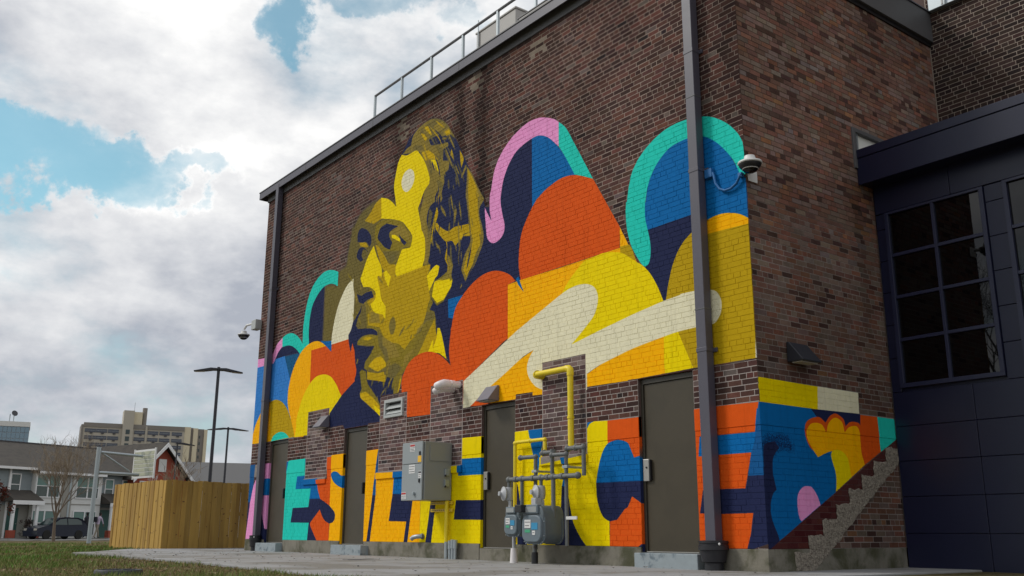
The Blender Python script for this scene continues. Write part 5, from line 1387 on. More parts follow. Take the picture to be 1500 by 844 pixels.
def gas_meter(x, zb, w, d, h, label, bolts):
    t = thing('gas_meter', label, 'gas meter', (x, GY, zb), group='gas meters under the grey manifold')
    y0, y1 = GY-d/2, GY+d/2
    def rr(x0, x1, z0, z1, r):
        P = []
        for cx, cz, a0 in ((x1-r, z0+r, -90), (x1-r, z1-r, 0), (x0+r, z1-r, 90), (x0+r, z0+r, 180)):
            for k in range(5):
                a = R(a0+90*k/4); P.append((cx+r*math.cos(a), cz+r*math.sin(a)))
        return P
    P = rr(x-w/2, x+w/2, zb, zb+h, w*.28)
    MB().prism([(p, y0+.02, q) for p, q in P], (0, d-.04, 0)).build('case', M['meter_dark'], t, bevel=.012, smooth=50)
    P2 = rr(x-w/2-.016, x+w/2+.016, zb-.014, zb+h*.80, w*.26)
    MB().prism([(p, y0+.035, q) for p, q in P2], (0, .02, 0)).build('front_flange', M['meter'], t, bevel=.004)
    MB().prism([(p, y1-.055, q) for p, q in P2], (0, .02, 0)).build('rear_flange', M['meter_dark'], t, bevel=.004)
    P3 = rr(x-w/2+.012, x+w/2-.012, zb+.012, zb+h*.74, w*.25)
    fc = MB().prism([(p, y0-.012, q) for p, q in P3], (0, .05, 0)).build('front_cover', M['meter'], t, bevel=.014, smooth=50)
    for k in range(bolts):
        p = P2[int(k*len(P2)/bolts)]
        MB().cyl((p[0]*.96+x*.04, y0+.02, p[1]), (p[0]*.96+x*.04, y0+.036, p[1]), .007, n=6).build('flange_bolt', M['galv'], t)
    ix = MB().box(x-w*.36, y0-.008, zb+h*.78, x+w*.30, y0+.06, zb+h*1.02)
    ix.build('index_box', M['meter'], t, bevel=.010)
    MB().box(x-w*.30, y0-.012, zb+h*.82, x+w*.24, y0-.008, zb+h*.97).build('index_window', M['dial'], t)
    sticker(t, x-w*.32, zb+h*.40, x-w*.02, zb+h*.62, y0-.013, 2)
    sticker(t, x+w*.02, zb+h*.36, x+w*.32, zb+h*.54, y0-.013, 0, None, 'blue_print')
    sticker(t, x-w*.30, zb+h*.28, x-w*.04, zb+h*.36, y0-.013, 0, None, 'green_print')
    sticker(t, x+w*.06, zb+h*.22, x+w*.20, zb+h*.33, y0-.013, 1)
    return t


gas_meter(-3.90, .125, .31, .29, .38, 'smaller grey gas meter on the left of the pair, by the door', 8)
m2 = gas_meter(-3.37, .03, .43, .40, .49, 'larger grey gas meter on the right with bolted flanges', 14)
MB().box(-3.63, GY-.29, .43, -3.49, GY-.20, .53).build('corrector_box', M['black'], m2, bevel=.008)
MB().box(-3.44, GY-.15, .515, -3.34, GY-.06, .62).box(-3.435, GY-.156, .52, -3.345, GY-.1505, .615).build('counter', M['regulator'], m2, bevel=.006)

t = thing('gas_manifold', 'grey steel gas manifold of pipes and elbows feeding both meters', 'gas pipe', (-3.5, GY, .9))
my = GY+.02


def pipe(name, pts, r=.026, mat='pipe', fit=()):
    o = MB().tube(pts, r, 12).build(name, M[mat], t, smooth=50)
    for p in fit:
        MB().sphere(p, r*1.45, r*1.45, r*1.45, 12, 8).build('elbow', M[mat], o, smooth=60)
    return o


Z1, Z2, Z3 = .895, 1.19, 1.215
pipe('header_pipe', [(-4.16, my, Z1), (-2.66, my, Z1)], .032, fit=[(-4.16, my, Z1), (-3.86, my, Z1), (-3.44, my, Z1), (-3.18, my, Z1), (-2.68, my, Z1)])
for x in (-4.0, -3.62, -3.3, -3.0):
    MB().cyl((x-.03, my, Z1), (x+.03, my, Z1), .042, n=10).build('coupling', M['pipe'], t, smooth=35)
pipe('riser', [(-3.62, my+.05, -.05), (-3.62, my+.05, Z2)], .026, fit=[(-3.62, my+.05, Z2)])
pipe('branch_pipe', [(-3.62, my+.05, Z2), (-3.90, my+.02, Z2)], .028, fit=[(-3.92, my+.02, Z2)])
pipe('branch_pipe', [(-3.53, my+.12, Z2+.05), (-3.32, my+.12, Z2+.05)], .03, fit=[(-3.54, my+.12, Z2+.05), (-3.32, my+.12, Z2+.05)])
pipe('riser', [(-3.32, my+.1, Z1), (-3.32, my+.1, Z2+.09)], .028, fit=[(-3.32, my+.1, Z1)])
pipe('riser', [(-2.97, my+.05, -.0), (-2.97, my+.05, Z2)], .026, fit=[(-2.97, my+.05, Z2)])
pipe('branch_pipe', [(-2.97, my+.05, Z2), (-3.22, my+.02, Z2)], .028, fit=[(-3.23, my+.02, Z2)])
pipe('branch_pipe', [(-2.99, my+.09, Z3+.05), (-2.66, my+.09, Z3+.05)], .030, fit=[(-2.99, my+.09, Z3+.05), (-2.66, my+.09, Z3+.05), (-2.82, my+.09, Z3+.05)])
pipe('riser', [(-2.66, my+.09, Z1), (-2.66, my+.09, Z3+.09)], .028)
for x, zt, zb in ((-4.16, Z1, .50), (-3.44, Z1, .50)):
    pipe('drop_pipe', [(x, my, zt), (x, my, .78)], .024)
    MB().lathe([(.018, 0), (.095, .012), (.10, .03), (.06, .05), (.032, .07), (.032, .10)], (x-.02, my-.05, .70), (-.25, -1, .0), n=20).build('regulator', M['regulator'], t, smooth=40)
    MB().lathe([(.05, -.09), (.06, -.05), (.06, .05), (.05, .09)], (x, my, .70), n=14).build('valve_body', M['regulator'], t, smooth=50)
    pipe('drop_pipe', [(x, my, .62), (x+.03, my, .58), (x+.03, my, .47)], .026, 'regulator')
pipe('outlet_pipe', [(-3.86, my, Z1), (-3.86, my, .48)], .026)
pipe('outlet_pipe', [(-3.18, my, Z1), (-3.18, my, .36)], .030)
pipe('inlet_pipe', [(-4.04, my, .17), (-4.04, my, -.05)], .026, 'regulator')
MB().cyl((-4.04, my, -.30), (-4.04, my, -.045), .062, .044, n=14).build('pipe_sleeve', M['pvc'], t, smooth=40)
pipe('inlet_pipe', [(-3.58, my, .07), (-3.58, my, -.10)], .03, 'pipe')
MB().cyl((-3.58, my, -.30), (-3.58, my, -.09), .045, n=14).build('pipe_sleeve', M['black'], t, smooth=40)
for x, z in ((-3.62, .99), (-2.97, 1.02)):
    MB().cyl((x, my+.05, z), (x, -.01, z), .016, n=8).box(x-.05, my+.02, z-.018, x+.05, my+.08, z+.018).build('pipe_bracket', M['galv'], t, bevel=.003)
MB().box(-2.95, -.36, .335, -2.74, -.345, .375).build('pipe_tag', M['white'], t)

t = thing('gas_pipe', 'thick yellow gas pipe climbing the bricks and turning left into the wall', 'gas pipe', (-3.1, -.1, 1.25), group='yellow painted gas pipes')
for k in range(1):
    MB().tube([(-3.86, .0, 2.395), (-3.86, -.08, 2.395), (-3.855, -.11, 2.395), (-3.82, -.125, 2.395)], .062, 14).build('wall_elbow', M['yellow'], t, smooth=50)
    MB().cyl((-3.84, -.125, 2.395), (-3.16, -.125, 2.395), .042, n=16).build('pipe', M['yellow'], t, smooth=40)
    MB().tube([(-3.19, -.125, 2.395), (-3.13, -.125, 2.39), (-3.105, -.125, 2.375), (-3.10, -.125, 2.34), (-3.10, -.125, 2.29)], .050, 14).build('elbow', M['yellow'], t, smooth=50)
    MB().cyl((-3.10, -.125, 2.30), (-3.10, -.125, 1.29), .042, n=16).build('pipe', M['yellow'], t, smooth=40)
    MB().cyl((-3.10, -.125, 1.69), (-3.10, -.125, 1.72), .050, n=16).build('coupling', M['yellow'], t, smooth=40)
    MB().tube([(-3.10, -.125, 1.30), (-3.09, -.18, 1.26), (-2.9, -.30, Z3+.05), (-2.68, my+.09, Z3+.05)], .03, 12).build('offset_pipe', M['pipe'], t, smooth=50)
t = thing('gas_pipe', 'thin yellow gas pipe bent over the blue wedge and down beside the door', 'gas pipe', (-4.0, -.1, -.1), group='yellow painted gas pipes')
MB().tube([(-4.38, -.10, 0.02), (-4.38, -.10, 1.40), (-4.372, -.10, 1.435), (-4.33, -.10, 1.452), (-3.74, -.10, 1.452), (-3.70, -.10, 1.44), (-3.69, -.10, 1.40), (-3.69, -.10, 1.28)], .026, 12).build('pipe', M['yellow'], t, smooth=50)
for p in ((-4.375, -.1, 1.44), (-3.695, -.1, 1.445), (-4.02, -.1, 1.452)):
    MB().sphere(p, .036, .036, .036, 12, 8).build('elbow', M['yellow'], t, smooth=60)
MB().tube([(-3.69, -.10, 1.285), (-3.66, -.2, 1.24), (-3.55, -.26, Z2+.05)], .027, 12).build('offset_pipe', M['pipe'], t, smooth=50)

# roof guard rail, roof unit, curb
gr = thing('guard_rail', 'thin grey pipe guard rail along the roof edge above the mural', 'railing', (-9.8, .3, 8.28))
px_ = [-9.80, -8.70, -7.595, -6.515, -5.43, -4.36, -3.28, -2.2, -1.1]
for x in px_:
    MB().box(x-.022, .278, 8.276, x+.022, .322, 9.185).build('post', M['galv'], gr)
MB().tube([(-9.81, .3, 9.19), (-1.1, .3, 9.19)], .026, 8).build('top_rail', M['pole'] if False else M['trim_dark'], gr, smooth=40)
ru = thing('rooftop_unit', 'beige metal air handling unit on the roof behind the guard rail', 'air conditioner', (-6.4, 1.8, 8.28))
MB().box(-7.08, 1.0, 8.278, -5.82, 2.6, 9.68).build('cabinet', M['roof_unit'], ru, bevel=.015)
MB().box(-7.10, .98, 9.682, -5.80, 2.62, 9.72).build('lid', M['roof_unit'], ru, bevel=.01)
MB().box(-6.97, .988, 8.5, -6.955, .999, 9.66).build('panel_seam', M['trim_dark'], ru)
MB().box(-5.815, 1.15, 9.25, -5.80, 1.35, 9.5).build('service_label', M['white'], ru)
MB().box(-7.0, .97, 9.3, -6.98, .985, 9.95).build('antenna', M['galv'], ru)
rc = thing('roof_curb', 'low pale metal curb running along the roof edge near the guard rail', 'roof curb', (-2.5, .2, 8.28))
MB().box(-4.62, .14, 8.277, -.6, .24, 8.60).build('curb', M['roof_unit'], rc, bevel=.008)
MB().box(-4.66, .13, 8.602, -.56, .25, 8.625).build('curb_cap', M['trim_dark'], rc, bevel=.004)

# ------------------------------------------------------------------ low dark metal building on the right
mbld = thing('metal_building', 'low dark navy metal clad building joined to the brick side wall', 'building', (3., 2.73, -.25))
WY = 2.735
MB().box(.02, WY+.04, -.6, 7.5, 4.78, 5.10).build('wall', M['navy'], mbld)


def panel(x0, z0, x1, z1, y=WY, d=.03, mat='navy'):
    return MB().box(x0+.0035, y-d+.03, z0+.0035, x1-.0035, y+.035, z1-.0035).build('wall_panel', M[mat], mbld, bevel=.004)


xs_ = [.02, 1.09, 2.35, 3.6, 4.9, 6.2, 7.5]
zr = [-.55, .175, .625, 1.07, 1.51, 1.955]
for i in range(len(xs_)-1):
    for j in range(len(zr)-1): panel(xs_[i], zr[j], xs_[i+1], zr[j+1], d=.03+.002*((i+j) % 2))
for x0, x1 in ((.02, 1.09), (1.09, 2.35), (2.35, 3.6), (3.6, 7.5)): panel(x0, 4.40, x1, 4.80, d=.035)
for a, b in ((1.955, 2.40), (2.40, 2.845), (2.845, 3.29), (3.29, 3.73), (3.73, 4.175), (4.175, 4.395)):
    panel(1.515, a, 1.745, b); panel(.02, a, .155, b, d=.028)
    panel(3.13, a, 3.36, b); panel(4.75, a, 4.98, b); panel(6.3, a, 7.5, b)


def window(x0, x1, z0, z1, cols, rows):
    y = WY
    fr = MB()
    e = .055
    fr.box(x0, y-.03, z0, x1, y+.038, z0+e).box(x0, y-.03, z1-e*.6, x1, y+.038, z1).box(x0, y-.03, z0+e, x0+e, y+.038, z1-e*.6).box(x1-e, y-.03, z0+e, x1, y+.038, z1-e*.6)
    w = fr.build('window', M['navy_frame'], mbld, bevel=.004)
    ix0, ix1, iz0, iz1 = x0+e, x1-e, z0+e, z1-e*.6
    g = .043
    for c in range(1, cols):
        xc = ix0+(ix1-ix0)*c/cols
        MB().box(xc-g/2, y-.022, iz0, xc+g/2, y+.03, iz1).build('mullion', M['navy_frame'], w, bevel=.003)
    for r_ in range(1, rows):
        zc = iz0+(iz1-iz0)*r_/rows
        for c in range(cols):
            a = ix0+(ix1-ix0)*c/cols+(g/2 if c else 0); b = ix0+(ix1-ix0)*(c+1)/cols-(g/2 if c < cols-1 else 0)
            MB().box(a+.001, y-.020, zc-g/2, b-.001, y+.03, zc+g/2).build('glazing_bar', M['navy_frame'], w, bevel=.003)
    for c in range(cols):
        for r_ in range(rows):
            a = ix0+(ix1-ix0)*c/cols+(g/2 if c else 0); b = ix0+(ix1-ix0)*(c+1)/cols-(g/2 if c < cols-1 else 0)
            za = iz0+(iz1-iz0)*r_/rows+(g/2 if r_ else 0); zb = iz0+(iz1-iz0)*(r_+1)/rows-(g/2 if r_ < rows-1 else 0)
            MB().box(a+.001, y+.012, za+.001, b-.001, y+.02, zb-.001).build('pane', M['glass'], w)
    return w


window(.16, 1.51, 2.0, 4.39, 2, 4)
window(1.75, 3.12, 2.0, 4.39, 2, 4)
window(3.37, 4.74, 2.0, 4.39, 2, 4)
FY = 2.405
MB().box(.012, FY, 4.77, 7.5, FY+.03, 5.145).build('fascia', M['navy'], mbld, bevel=.004)
MB().box(.012, FY-.012, 5.152, 7.5, FY+.05, 5.275).build('roof_edge', M['navy'], mbld, bevel=.006)
MB().box(.014, FY+.031, 4.79, 7.5, WY-.005, 4.81).build('soffit', M['navy'], mbld)
MB().box(.014, FY+.052, 5.15, 7.5, 4.785, 5.24).build('roof', M['trim_dark'], mbld)

# ------------------------------------------------------------------ ground
def ground_mat():
    mt, t, b = new_mat('lawn_soil')
    pos = t.nodes.new('ShaderNodeNewGeometry').outputs['Position']
    n1 = noise_tex(pos, .35, 6, .6, tree=t); n2 = noise_tex(pos, 2.2, 7, .65, tree=t); n3 = noise_tex(pos, 14., 5, .7, tree=t)
    f = mth('ADD', mth('MULTIPLY', n1, .6, tree=t), mth('MULTIPLY', n2, .4, tree=t), tree=t)
    g = mixc(mapr(f, .36, .56, tree=t), (.085, .11, .028), (.20, .145, .075), tree=t)
    g = mixc(mapr(n3, .35, .7, tree=t), (.075, .062, .035), g, tree=t)
    t.links.new(g, b.inputs['Base Color']); b.inputs['Roughness'].default_value = 1.
    b.inputs['Specular IOR Level'].default_value = .1
    bn = t.nodes.new('ShaderNodeBump'); bn.inputs['Strength'].default_value = .8; bn.inputs['Distance'].default_value = .04
    t.links.new(n3, bn.inputs['Height']); t.links.new(bn.outputs[0], b.inputs['Normal'])
    return mt


M['lawn'] = ground_mat()


def gz(x, y):
    """lie of the land: flat by the wall, sinking a little towards the street"""
    d = math.hypot(x-6.85, y+8.8)
    return -.262-.17*min(1, max(0, (d-24)/50))


V = []; F = []
rad = [0, 4, 8, 10, 12, 15, 18, 22, 26, 32, 40, 50, 62, 78, 100, 140, 220, 400, 800, 1600, 3500]
na = 96
V.append((6.85, -8.8, -.262))
for r_ in rad[1:]:
    for k in range(na):
        a = 2*math.pi*k/na; x = 6.85+r_*math.cos(a); y = -8.8+r_*math.sin(a)
        V.append((x, y, gz(x, y)))
g = MB(); g.v = V
for k in range(na): g.f.append((0, 1+k, 1+(k+1) % na))
for i in range(len(rad)-2):
    for k in range(na):
        a, b = 1+i*na+k, 1+i*na+(k+1) % na
        g.f.append((a, a+na, b+na, b))
kind(g.build('ground', M['lawn'], smooth=60), 'structure')
pz = lambda x: -.2375-.0022*x if x > -14 else -.2067
pad = MB()
PADP = [(.95, 4.0), (.95, -4.30), (-2, -4.36), (-5.5, -4.06), (-9.5, -3.95), (-12.3, -4.15), (-14.2, -3.35), (-17.2, -1.75), (-17.5, 2.2), (-14.2, 2.2), (-14.2, 4.0)]
top = [(x, y, pz(x)-(.035 if x < -14 else 0)) for x, y in PADP]
pad.prism([(x, y, -.42) for x, y, z in top], (0, 0, .01))
pad.v = [(x, y, -.5) for x, y, z in top]+top
kind(pad.build('pavement', M['pad'], bevel=.015), 'structure')
wk = MB().prism([(-44, -1.5, -.34), (-18.0, -8.5, -.34), (-18.0, -9.7, -.34), (-44.5, -2.8, -.34)], (0, 0, .092))
kind(wk.build('footpath', M['pad']), 'structure')
# street and far sidewalk in front of the houses
ux, uy = -.348, .937
HO = Vector((-67.95, 4.66, -.43))
hu = Vector((ux, uy, 0)); hv = Vector((-uy, ux, 0))     # along the row, away from us
def H(u, v, z=0.): return HO+hu*u+hv*v+Vector((0, 0, z))
kind(MB().prism([H(-60, -11.5, -.01), H(60, -11.5, -.01), H(60, -2.9, -.01), H(-60, -2.9, -.01)], (0, 0, .02)).build('street', M['asphalt']), 'structure')
kind(MB().prism([H(-60, -2.88, -.05), H(60, -2.88, -.05), H(60, -1.72, -.05), H(-60, -1.72, -.05)], (0, 0, .15)).build('sidewalk', M['pad']), 'structure')
kind(MB().prism([H(-60, -13.6, -.06), H(60, -13.6, -.06), H(60, -11.52, -.06), H(-60, -11.52, -.06)], (0, 0, .15)).build('sidewalk', M['pad']), 'structure')

# grass blades and litter near the camera
def in_poly(x, y, P):
    c = np.zeros(x.shape, bool); n = len(P)
    for i in range(n):
        (x1, y1), (x2, y2) = P[i], P[(i+1) % n]
        k = ((y1 > y) != (y2 > y)) & (x < (x2-x1)*(y-y1)/(y2-y1+1e-12)+x1)
        c ^= k
    return c


def attr_mat(name, rough=.8, trans=0.):
    mt, t, b = new_mat(name)
    at = t.nodes.new('ShaderNodeAttribute'); at.attribute_name = 'tint'
    t.links.new(at.outputs['Color'], b.inputs['Base Color'])
    b.inputs['Roughness'].default_value = rough; b.inputs['Specular IOR Level'].default_value = .25
    return mt


M['grass'] = attr_mat('grass_blade')
M['leaf'] = attr_mat('dry_leaf')


def wedge(n, d0, d1, px0, px1):
    d = d0*(d1/d0)**nrg.random(n)
    px = px0+(px1-px0)*nrg.random(n)
    dx = CF.x*FOCAL_PX+CR.x*(px-750)-CU.x*340; dy = CF.y*FOCAL_PX+CR.y*(px-750)-CU.y*340
    h = np.hypot(dx, dy)
    return 6.8494+dx/h*d, -8.8083+dy/h*d, d


def patch(x, y):
    return np.array([mnoise.noise(Vector((a*.35, b*.35, 1.))) + .5*mnoise.noise(Vector((a*1.6, b*1.6, 5.))) for a, b in zip(x, y)])


x, y, d = wedge(62000, 8.0, 45, -40, 560)
ok = ~in_poly(x, y, [(a*1.0, b-.03) for a, b in PADP]) & ~((x > .9) & (y > -4.3))
ok &= ~in_poly(x, y, [(-44, -1.5), (-18, -8.5), (-18, -9.7), (-44.5, -2.8)]) & (np.hypot(x+3.6, y+5.8) > .27)
x, y, d = x[ok], y[ok], d[ok]
pt = patch(x, y)
keep = nrg.random(len(x)) < np.clip(.75-pt*.9, .12, 1)
x, y, d, pt = x[keep], y[keep], d[keep], pt[keep]
n = len(x)
h = (.022+.035*nrg.random(n))*np.clip(1.15-pt, .5, 1.4); w = (.0035+.003*nrg.random(n))*np.clip(d/10, 1, 3.5)
a = nrg.random(n)*6.283; lean = .6*h
z = np.array([gz(p, q) for p, q in zip(x, y)])
V = np.empty((n, 3, 3)); ca, sa = np.cos(a), np.sin(a)
V[:, 0] = np.stack([x-ca*w, y-sa*w, z-.005], 1); V[:, 1] = np.stack([x+ca*w, y+sa*w, z-.005], 1)
b2 = nrg.random(n)*6.283
V[:, 2] = np.stack([x+np.cos(b2)*lean, y+np.sin(b2)*lean, z+h], 1)
mixv = np.clip(nrg.random(n)*.8+pt*.9+.09, 0, 1)[:, None]
T = (1-mixv)*np.array([.09, .19, .028])+mixv*np.array([.26, .19, .09])
T *= (.7+.6*nrg.random(n))[:, None]
kind(np_mesh('grass', V.reshape(-1, 3), np.arange(3*n).reshape(-1, 3), M['grass'], None, T), 'stuff')


def leaves(name, x, y, zf, s0, s1, pal):
    n = len(x); V = np.empty((n, 6, 3)); F = np.empty((n, 4, 3), int)
    for i in range(n):
        s = rng.uniform(s0, s1); a = rng.uniform(0, 6.28); c, sn = math.cos(a), math.sin(a)
        z0 = zf(x[i], y[i])+.003; cu = rng.uniform(.1, .5)*s
        loc = [(-s, 0, cu*.6), (-.2*s, .45*s, cu*rng.random()), (-.2*s, -.45*s, cu*rng.random()), (.4*s, .33*s, cu*rng.random()), (.4*s, -.33*s, cu*rng.random()), (s, 0, cu)]
        for k, (p, q, r_) in enumerate(loc): V[i, k] = (x[i]+p*c-q*sn, y[i]+p*sn+q*c, z0+r_)
        F[i] = np.array([(0, 2, 1), (1, 2, 4), (1, 4, 3), (3, 4, 5)])+6*i
    T = np.array([rng.choice(pal) for _ in range(n)]).repeat(4, 0)*np.array([rng.uniform(.7, 1.3) for _ in range(n)]).repeat(4)[:, None]
    return kind(np_mesh(name, V.reshape(-1, 3), F.reshape(-1, 3), M['leaf'], None, T), 'stuff')


LP = [(.13, .075, .035), (.20, .13, .06), (.085, .05, .03), (.26, .20, .12)]
x, y, d = wedge(11000, 8.2, 30, -40, 560)
ok = ~in_poly(x, y, PADP) & ~((x > .9)); x, y = x[ok], y[ok]
k = nrg.random(len(x)) < np.clip(.55+patch(x, y)*1.1, .08, 1); x, y = x[k], y[k]
leaves('leaf_litter', x, y, gz, .018, .042, LP)
n = 330
x = nrg.uniform(-13.5, .4, n); y = -.2-3.9*nrg.random(n)**1.0
x2 = np.concatenate([x, nrg.uniform(-14, -9, 90)]); y2 = np.concatenate([y, nrg.uniform(-4.0, -2.2, 90)])
x3 = nrg.uniform(-13, -.2, 70); y3 = nrg.uniform(-.35, -.05, 70)
leaves('leaf_litter', np.concatenate([x2, x3]), np.concatenate([y2, y3]), lambda p, q: pz(p), .012, .034, [(.05, .035, .025), (.09, .055, .035), (.13, .09, .06), (.03, .025, .02)])
# low stones at the lawn edge
t = thing('utility_cover', 'round dark utility box cover set in the lawn at the bottom edge', 'utility cover', (-3.6, -5.8, -.26))
MB().lathe([(.24, -.06), (.235, .035), (.225, .05), (.20, .052), (.195, .040), (.0, .042)], (-3.6, -5.8, -.262), n=32).build('cover', M['cover'], t, smooth=35)
for k in range(6):
    a = k*math.pi/3
    MB().obox((-3.6+.11*math.cos(a), -5.8+.11*math.sin(a), -.215), (math.cos(a), math.sin(a), 0), (-math.sin(a), math.cos(a), 0), (0, 0, 1), .05, .012, .008).build('lid_rib', M['cover'], t)
# utility mark sprayed on the pavement
P = [(628+dx, 838+dy) for dx, dy in ((8, -4), (2, -5), (0, -2), (5, 0), (5, 4), (-2, 5))]
c0 = Vector((-6.05, -1.7, 0))
mk = MB()
for ox in (0, .16):
    pts = [c0+Vector((ox+a*.10, b*.42, 0)) for a, b in ((.6, .5), (-.2, .55), (-.5, .3), (.2, .0), (.5, -.3), (-.1, -.6), (-.6, -.5))]
    pts = [Vector((p.x, p.y, pz(p.x)+.004)) for p in pts]
    for p, q in zip(pts[:-1], pts[1:]):
        dd = (q-p); ln = dd.length; dd.normalize()
        mk.obox((p+q)/2, dd, Vector((-dd.y, dd.x, 0)), (0, 0, 1), ln/2, .012, .002)
tag(mk.build('paint_mark', M['ink']), 'dark sprayed squiggle mark on the grey pavement', 'paint mark')

# ------------------------------------------------------------------ timber fence round the bins
M['pine'] = pmat('treated_pine', (.405, .245, .05), .8, .28, 9, .25, 40, col2=(.285, .155, .026), c2scale=3.2, c2=(.45, .68), stretch=(1, 1, .12), objvar=.16)
M['knot'] = pmat('pine_knot', (.12, .05, .018), .85, .2, 30)
fen = thing('wooden_fence', 'tall golden brown board fence enclosure standing left of the painted building', 'fence', (-17.2, -.95, -.3))
def fence_run(A, B, n):
    A, B = Vector(A), Vector(B)
    d = B-A; Ln = d.length; d.normalize(); nv = Vector((d.y, -d.x, 0))
    if nv.dot(CAM_POS-A) < 0: nv = -nv
    w = Ln/n
    mesh = []
    for k in range(n):
        c = A+d*(k+.5)*w
        ht = 1.675+rng.uniform(-.008, .018)
        wob = rng.uniform(-.002, .002)+(.006 if k % 2 else -.004)
        b = MB()
        hw = w/2-.0025-rng.uniform(0, .002)
        tl = rng.uniform(-.003, .003)
        P = [c+d*(-hw), c+d*hw, c+d*(hw+tl)+Vector((0, 0, ht)), c+d*(-hw+tl)+Vector((0, 0, ht))]
        P = [p+nv*wob for p in P]
        b.prism(P, nv*.018)
        o = b.build('board', M['pine'], fen)
        for _ in range(rng.choice((0, 1, 1, 2, 2, 3))):
            q = c+d*rng.uniform(-hw*.5, hw*.5)+nv*(wob+.0186)+Vector((0, 0, rng.uniform(.2, 1.5)))
            kk = MB(); ang = rng.uniform(-.7, .7); s = rng.uniform(.014, .03)
            kk.obox(q, d*math.cos(ang)+Vector((0, 0, math.sin(ang))), nv, -d*math.sin(ang)+Vector((0, 0, math.cos(ang))), s, .0008, s*.5)
            kk.build('knot', M['knot'], o)
    for z in (.25, .9, 1.5):
        MB().obox((A+B)/2-nv*.03+Vector((0, 0, z)), d, nv, (0, 0, 1), Ln/2, .02, .045).build('fence_rail', M['pine'], fen)
    for p in (A, B):
        MB().obox(p-nv*.075+d*(.06 if p == A else -.06)+Vector((0, 0, .78)), d, nv, (0, 0, 1), .045, .045, .85).build('fence_post', M['pine'], fen)


fence_run((-17.2, -.95, -.292), (-20.6, -1.2, -.30), 24)
fence_run((-17.2, -.95, -.292), (-17.85, 2.6, -.30), 26)

# ------------------------------------------------------------------ poles
def lamp_pole(base, top, label, span, heads=2, r=.075, head='flat', arm=(0, 1)):
    t = thing('street_lamp', label, 'street lamp', base, group='dark area lamps behind the fence')
    x, y, z = base
    MB().cyl((x, y, z-.2), (x, y, top+.12), r, r*.8, n=12).build('pole', M['pole'], t, smooth=40)
    dx, dy = arm
    for s in ((-1, 1) if heads == 2 else (1,)):
        c = Vector((x, y, top)); d = Vector((dx, dy, 0)).normalized()*s; w = Vector((-d.y, d.x, 0))
        P = [c+d*.05+Vector((0, 0, .06)), c+d*.3+Vector((0, 0, .07)), c+d*span*.65+Vector((0, 0, .0)), c+d*span+Vector((0, 0, -.07)), c+d*span-Vector((0, 0, .09)), c+d*.45-Vector((0, 0, .06)), c+d*.2+Vector((0, 0, -.02)), c+d*.05+Vector((0, 0, -.02))]
        hd = MB().prism([p-w*.16 for p in P], w*.32).build('lamp_head', M['pole'], t, bevel=.012)
        MB().prism([c+d*(span*.55)-w*.12+Vector((0, 0, -.076)), c+d*(span*.94)-w*.12+Vector((0, 0, -.098)), c+d*(span*.94)-w*.12+Vector((0, 0, -.104)), c+d*(span*.55)-w*.12+Vector((0, 0, -.082))], w*.24).build('lens', M['lens'], hd)
    return t


lamp_pole((-30.65, 5.1, -.33), 6.48, 'nearer and taller dark twin headed street lamp behind the fence', .95, arm=(.39, .92))
lamp_pole((-51.9, 13.9, -.40), 6.40, 'smaller farther dark twin headed street lamp beside the building corner', 1.25, arm=(.33, .94))
lamp_pole((-50.1, 10.2, -.40), 5.15, 'single headed lamp post seen against the tower in front of the red gable', 1.0, 1, .05, arm=(.33, .94))

# ------------------------------------------------------------------ basketball hoop
hp = thing('basketball_hoop', 'grey basketball hoop with barred backboard standing behind the fence', 'basketball hoop', (-33.82, 1.66, -.33))
bx = Vector((-33.82, 1.66, -.33)); hd_ = Vector((-.168, .984, 0)).normalized()
MB().cyl((bx.x, bx.y, -.5), (bx.x, bx.y, 3.42), .085, n=16).build('pole', M['galv'], hp, smooth=40)
MB().cyl((bx.x, bx.y, 3.42), (bx.x, bx.y, 3.47), .09, n=16).build('pole_cap', M['ink'], hp)
P3 = lambda a, z: (bx.x+hd_.x*a, bx.y+hd_.y*a, z)
MB().tube([P3(.1, 3.22), P3(1.85, 3.16)], .055, 8).build('upper_arm', M['galv'], hp)
MB().tube([P3(.1, 3.22), P3(1.35, 2.52)], .035, 8).build('brace', M['galv'], hp)
MB().tube([P3(.1, 2.42), P3(1.75, 2.40)], .06, 8).build('lower_arm', M['galv'], hp)
nv = hd_; sv_ = Vector((hd_.y, -hd_.x, 0))
cb = Vector(P3(1.95, 2.86))
MB().obox(cb, sv_, nv, (0, 0, 1), .90, .02, .58).build('backboard', M['white'], hp)
bt = pmat('weathered_board', (.40, .41, .30), .6, .25, 4, col2=(.25, .27, .22), c2scale=3)
for z in (-.42, -.25, -.08, .09, .26, .43):
    MB().obox(cb+Vector((0, 0, z))-nv*.025, sv_, nv, (0, 0, 1), .86, .006, .07).build('backboard_slat', bt, hp)
for s in (-.89, .89):
    MB().obox(cb+sv_*s, sv_, nv, (0, 0, 1), .03, .03, .62).build('backboard_edge', M['white'], hp)
orange = pmat('orange_rim', (.45, .11, .04), .5)
rc_ = cb+nv*.42+Vector((0, 0, -.42))
MB().tube([rc_+Vector((.23*math.cos(a*math.pi/8), .23*math.sin(a*math.pi/8), 0)) for a in range(17)], .018, 6).build('rim', orange, hp)
nt_ = MB()
for k in range(10):
    a = k*math.pi/5; b = a+math.pi/5
    for a0, a1 in ((a, b), (b, a)):
        nt_.tube([rc_+Vector((.22*math.cos(a0), .22*math.sin(a0), 0)), rc_+Vector((.14*math.cos(a1), .14*math.sin(a1), -.42))], .006, 4)
kind(nt_.build('net', M['white'], hp), 'stuff')

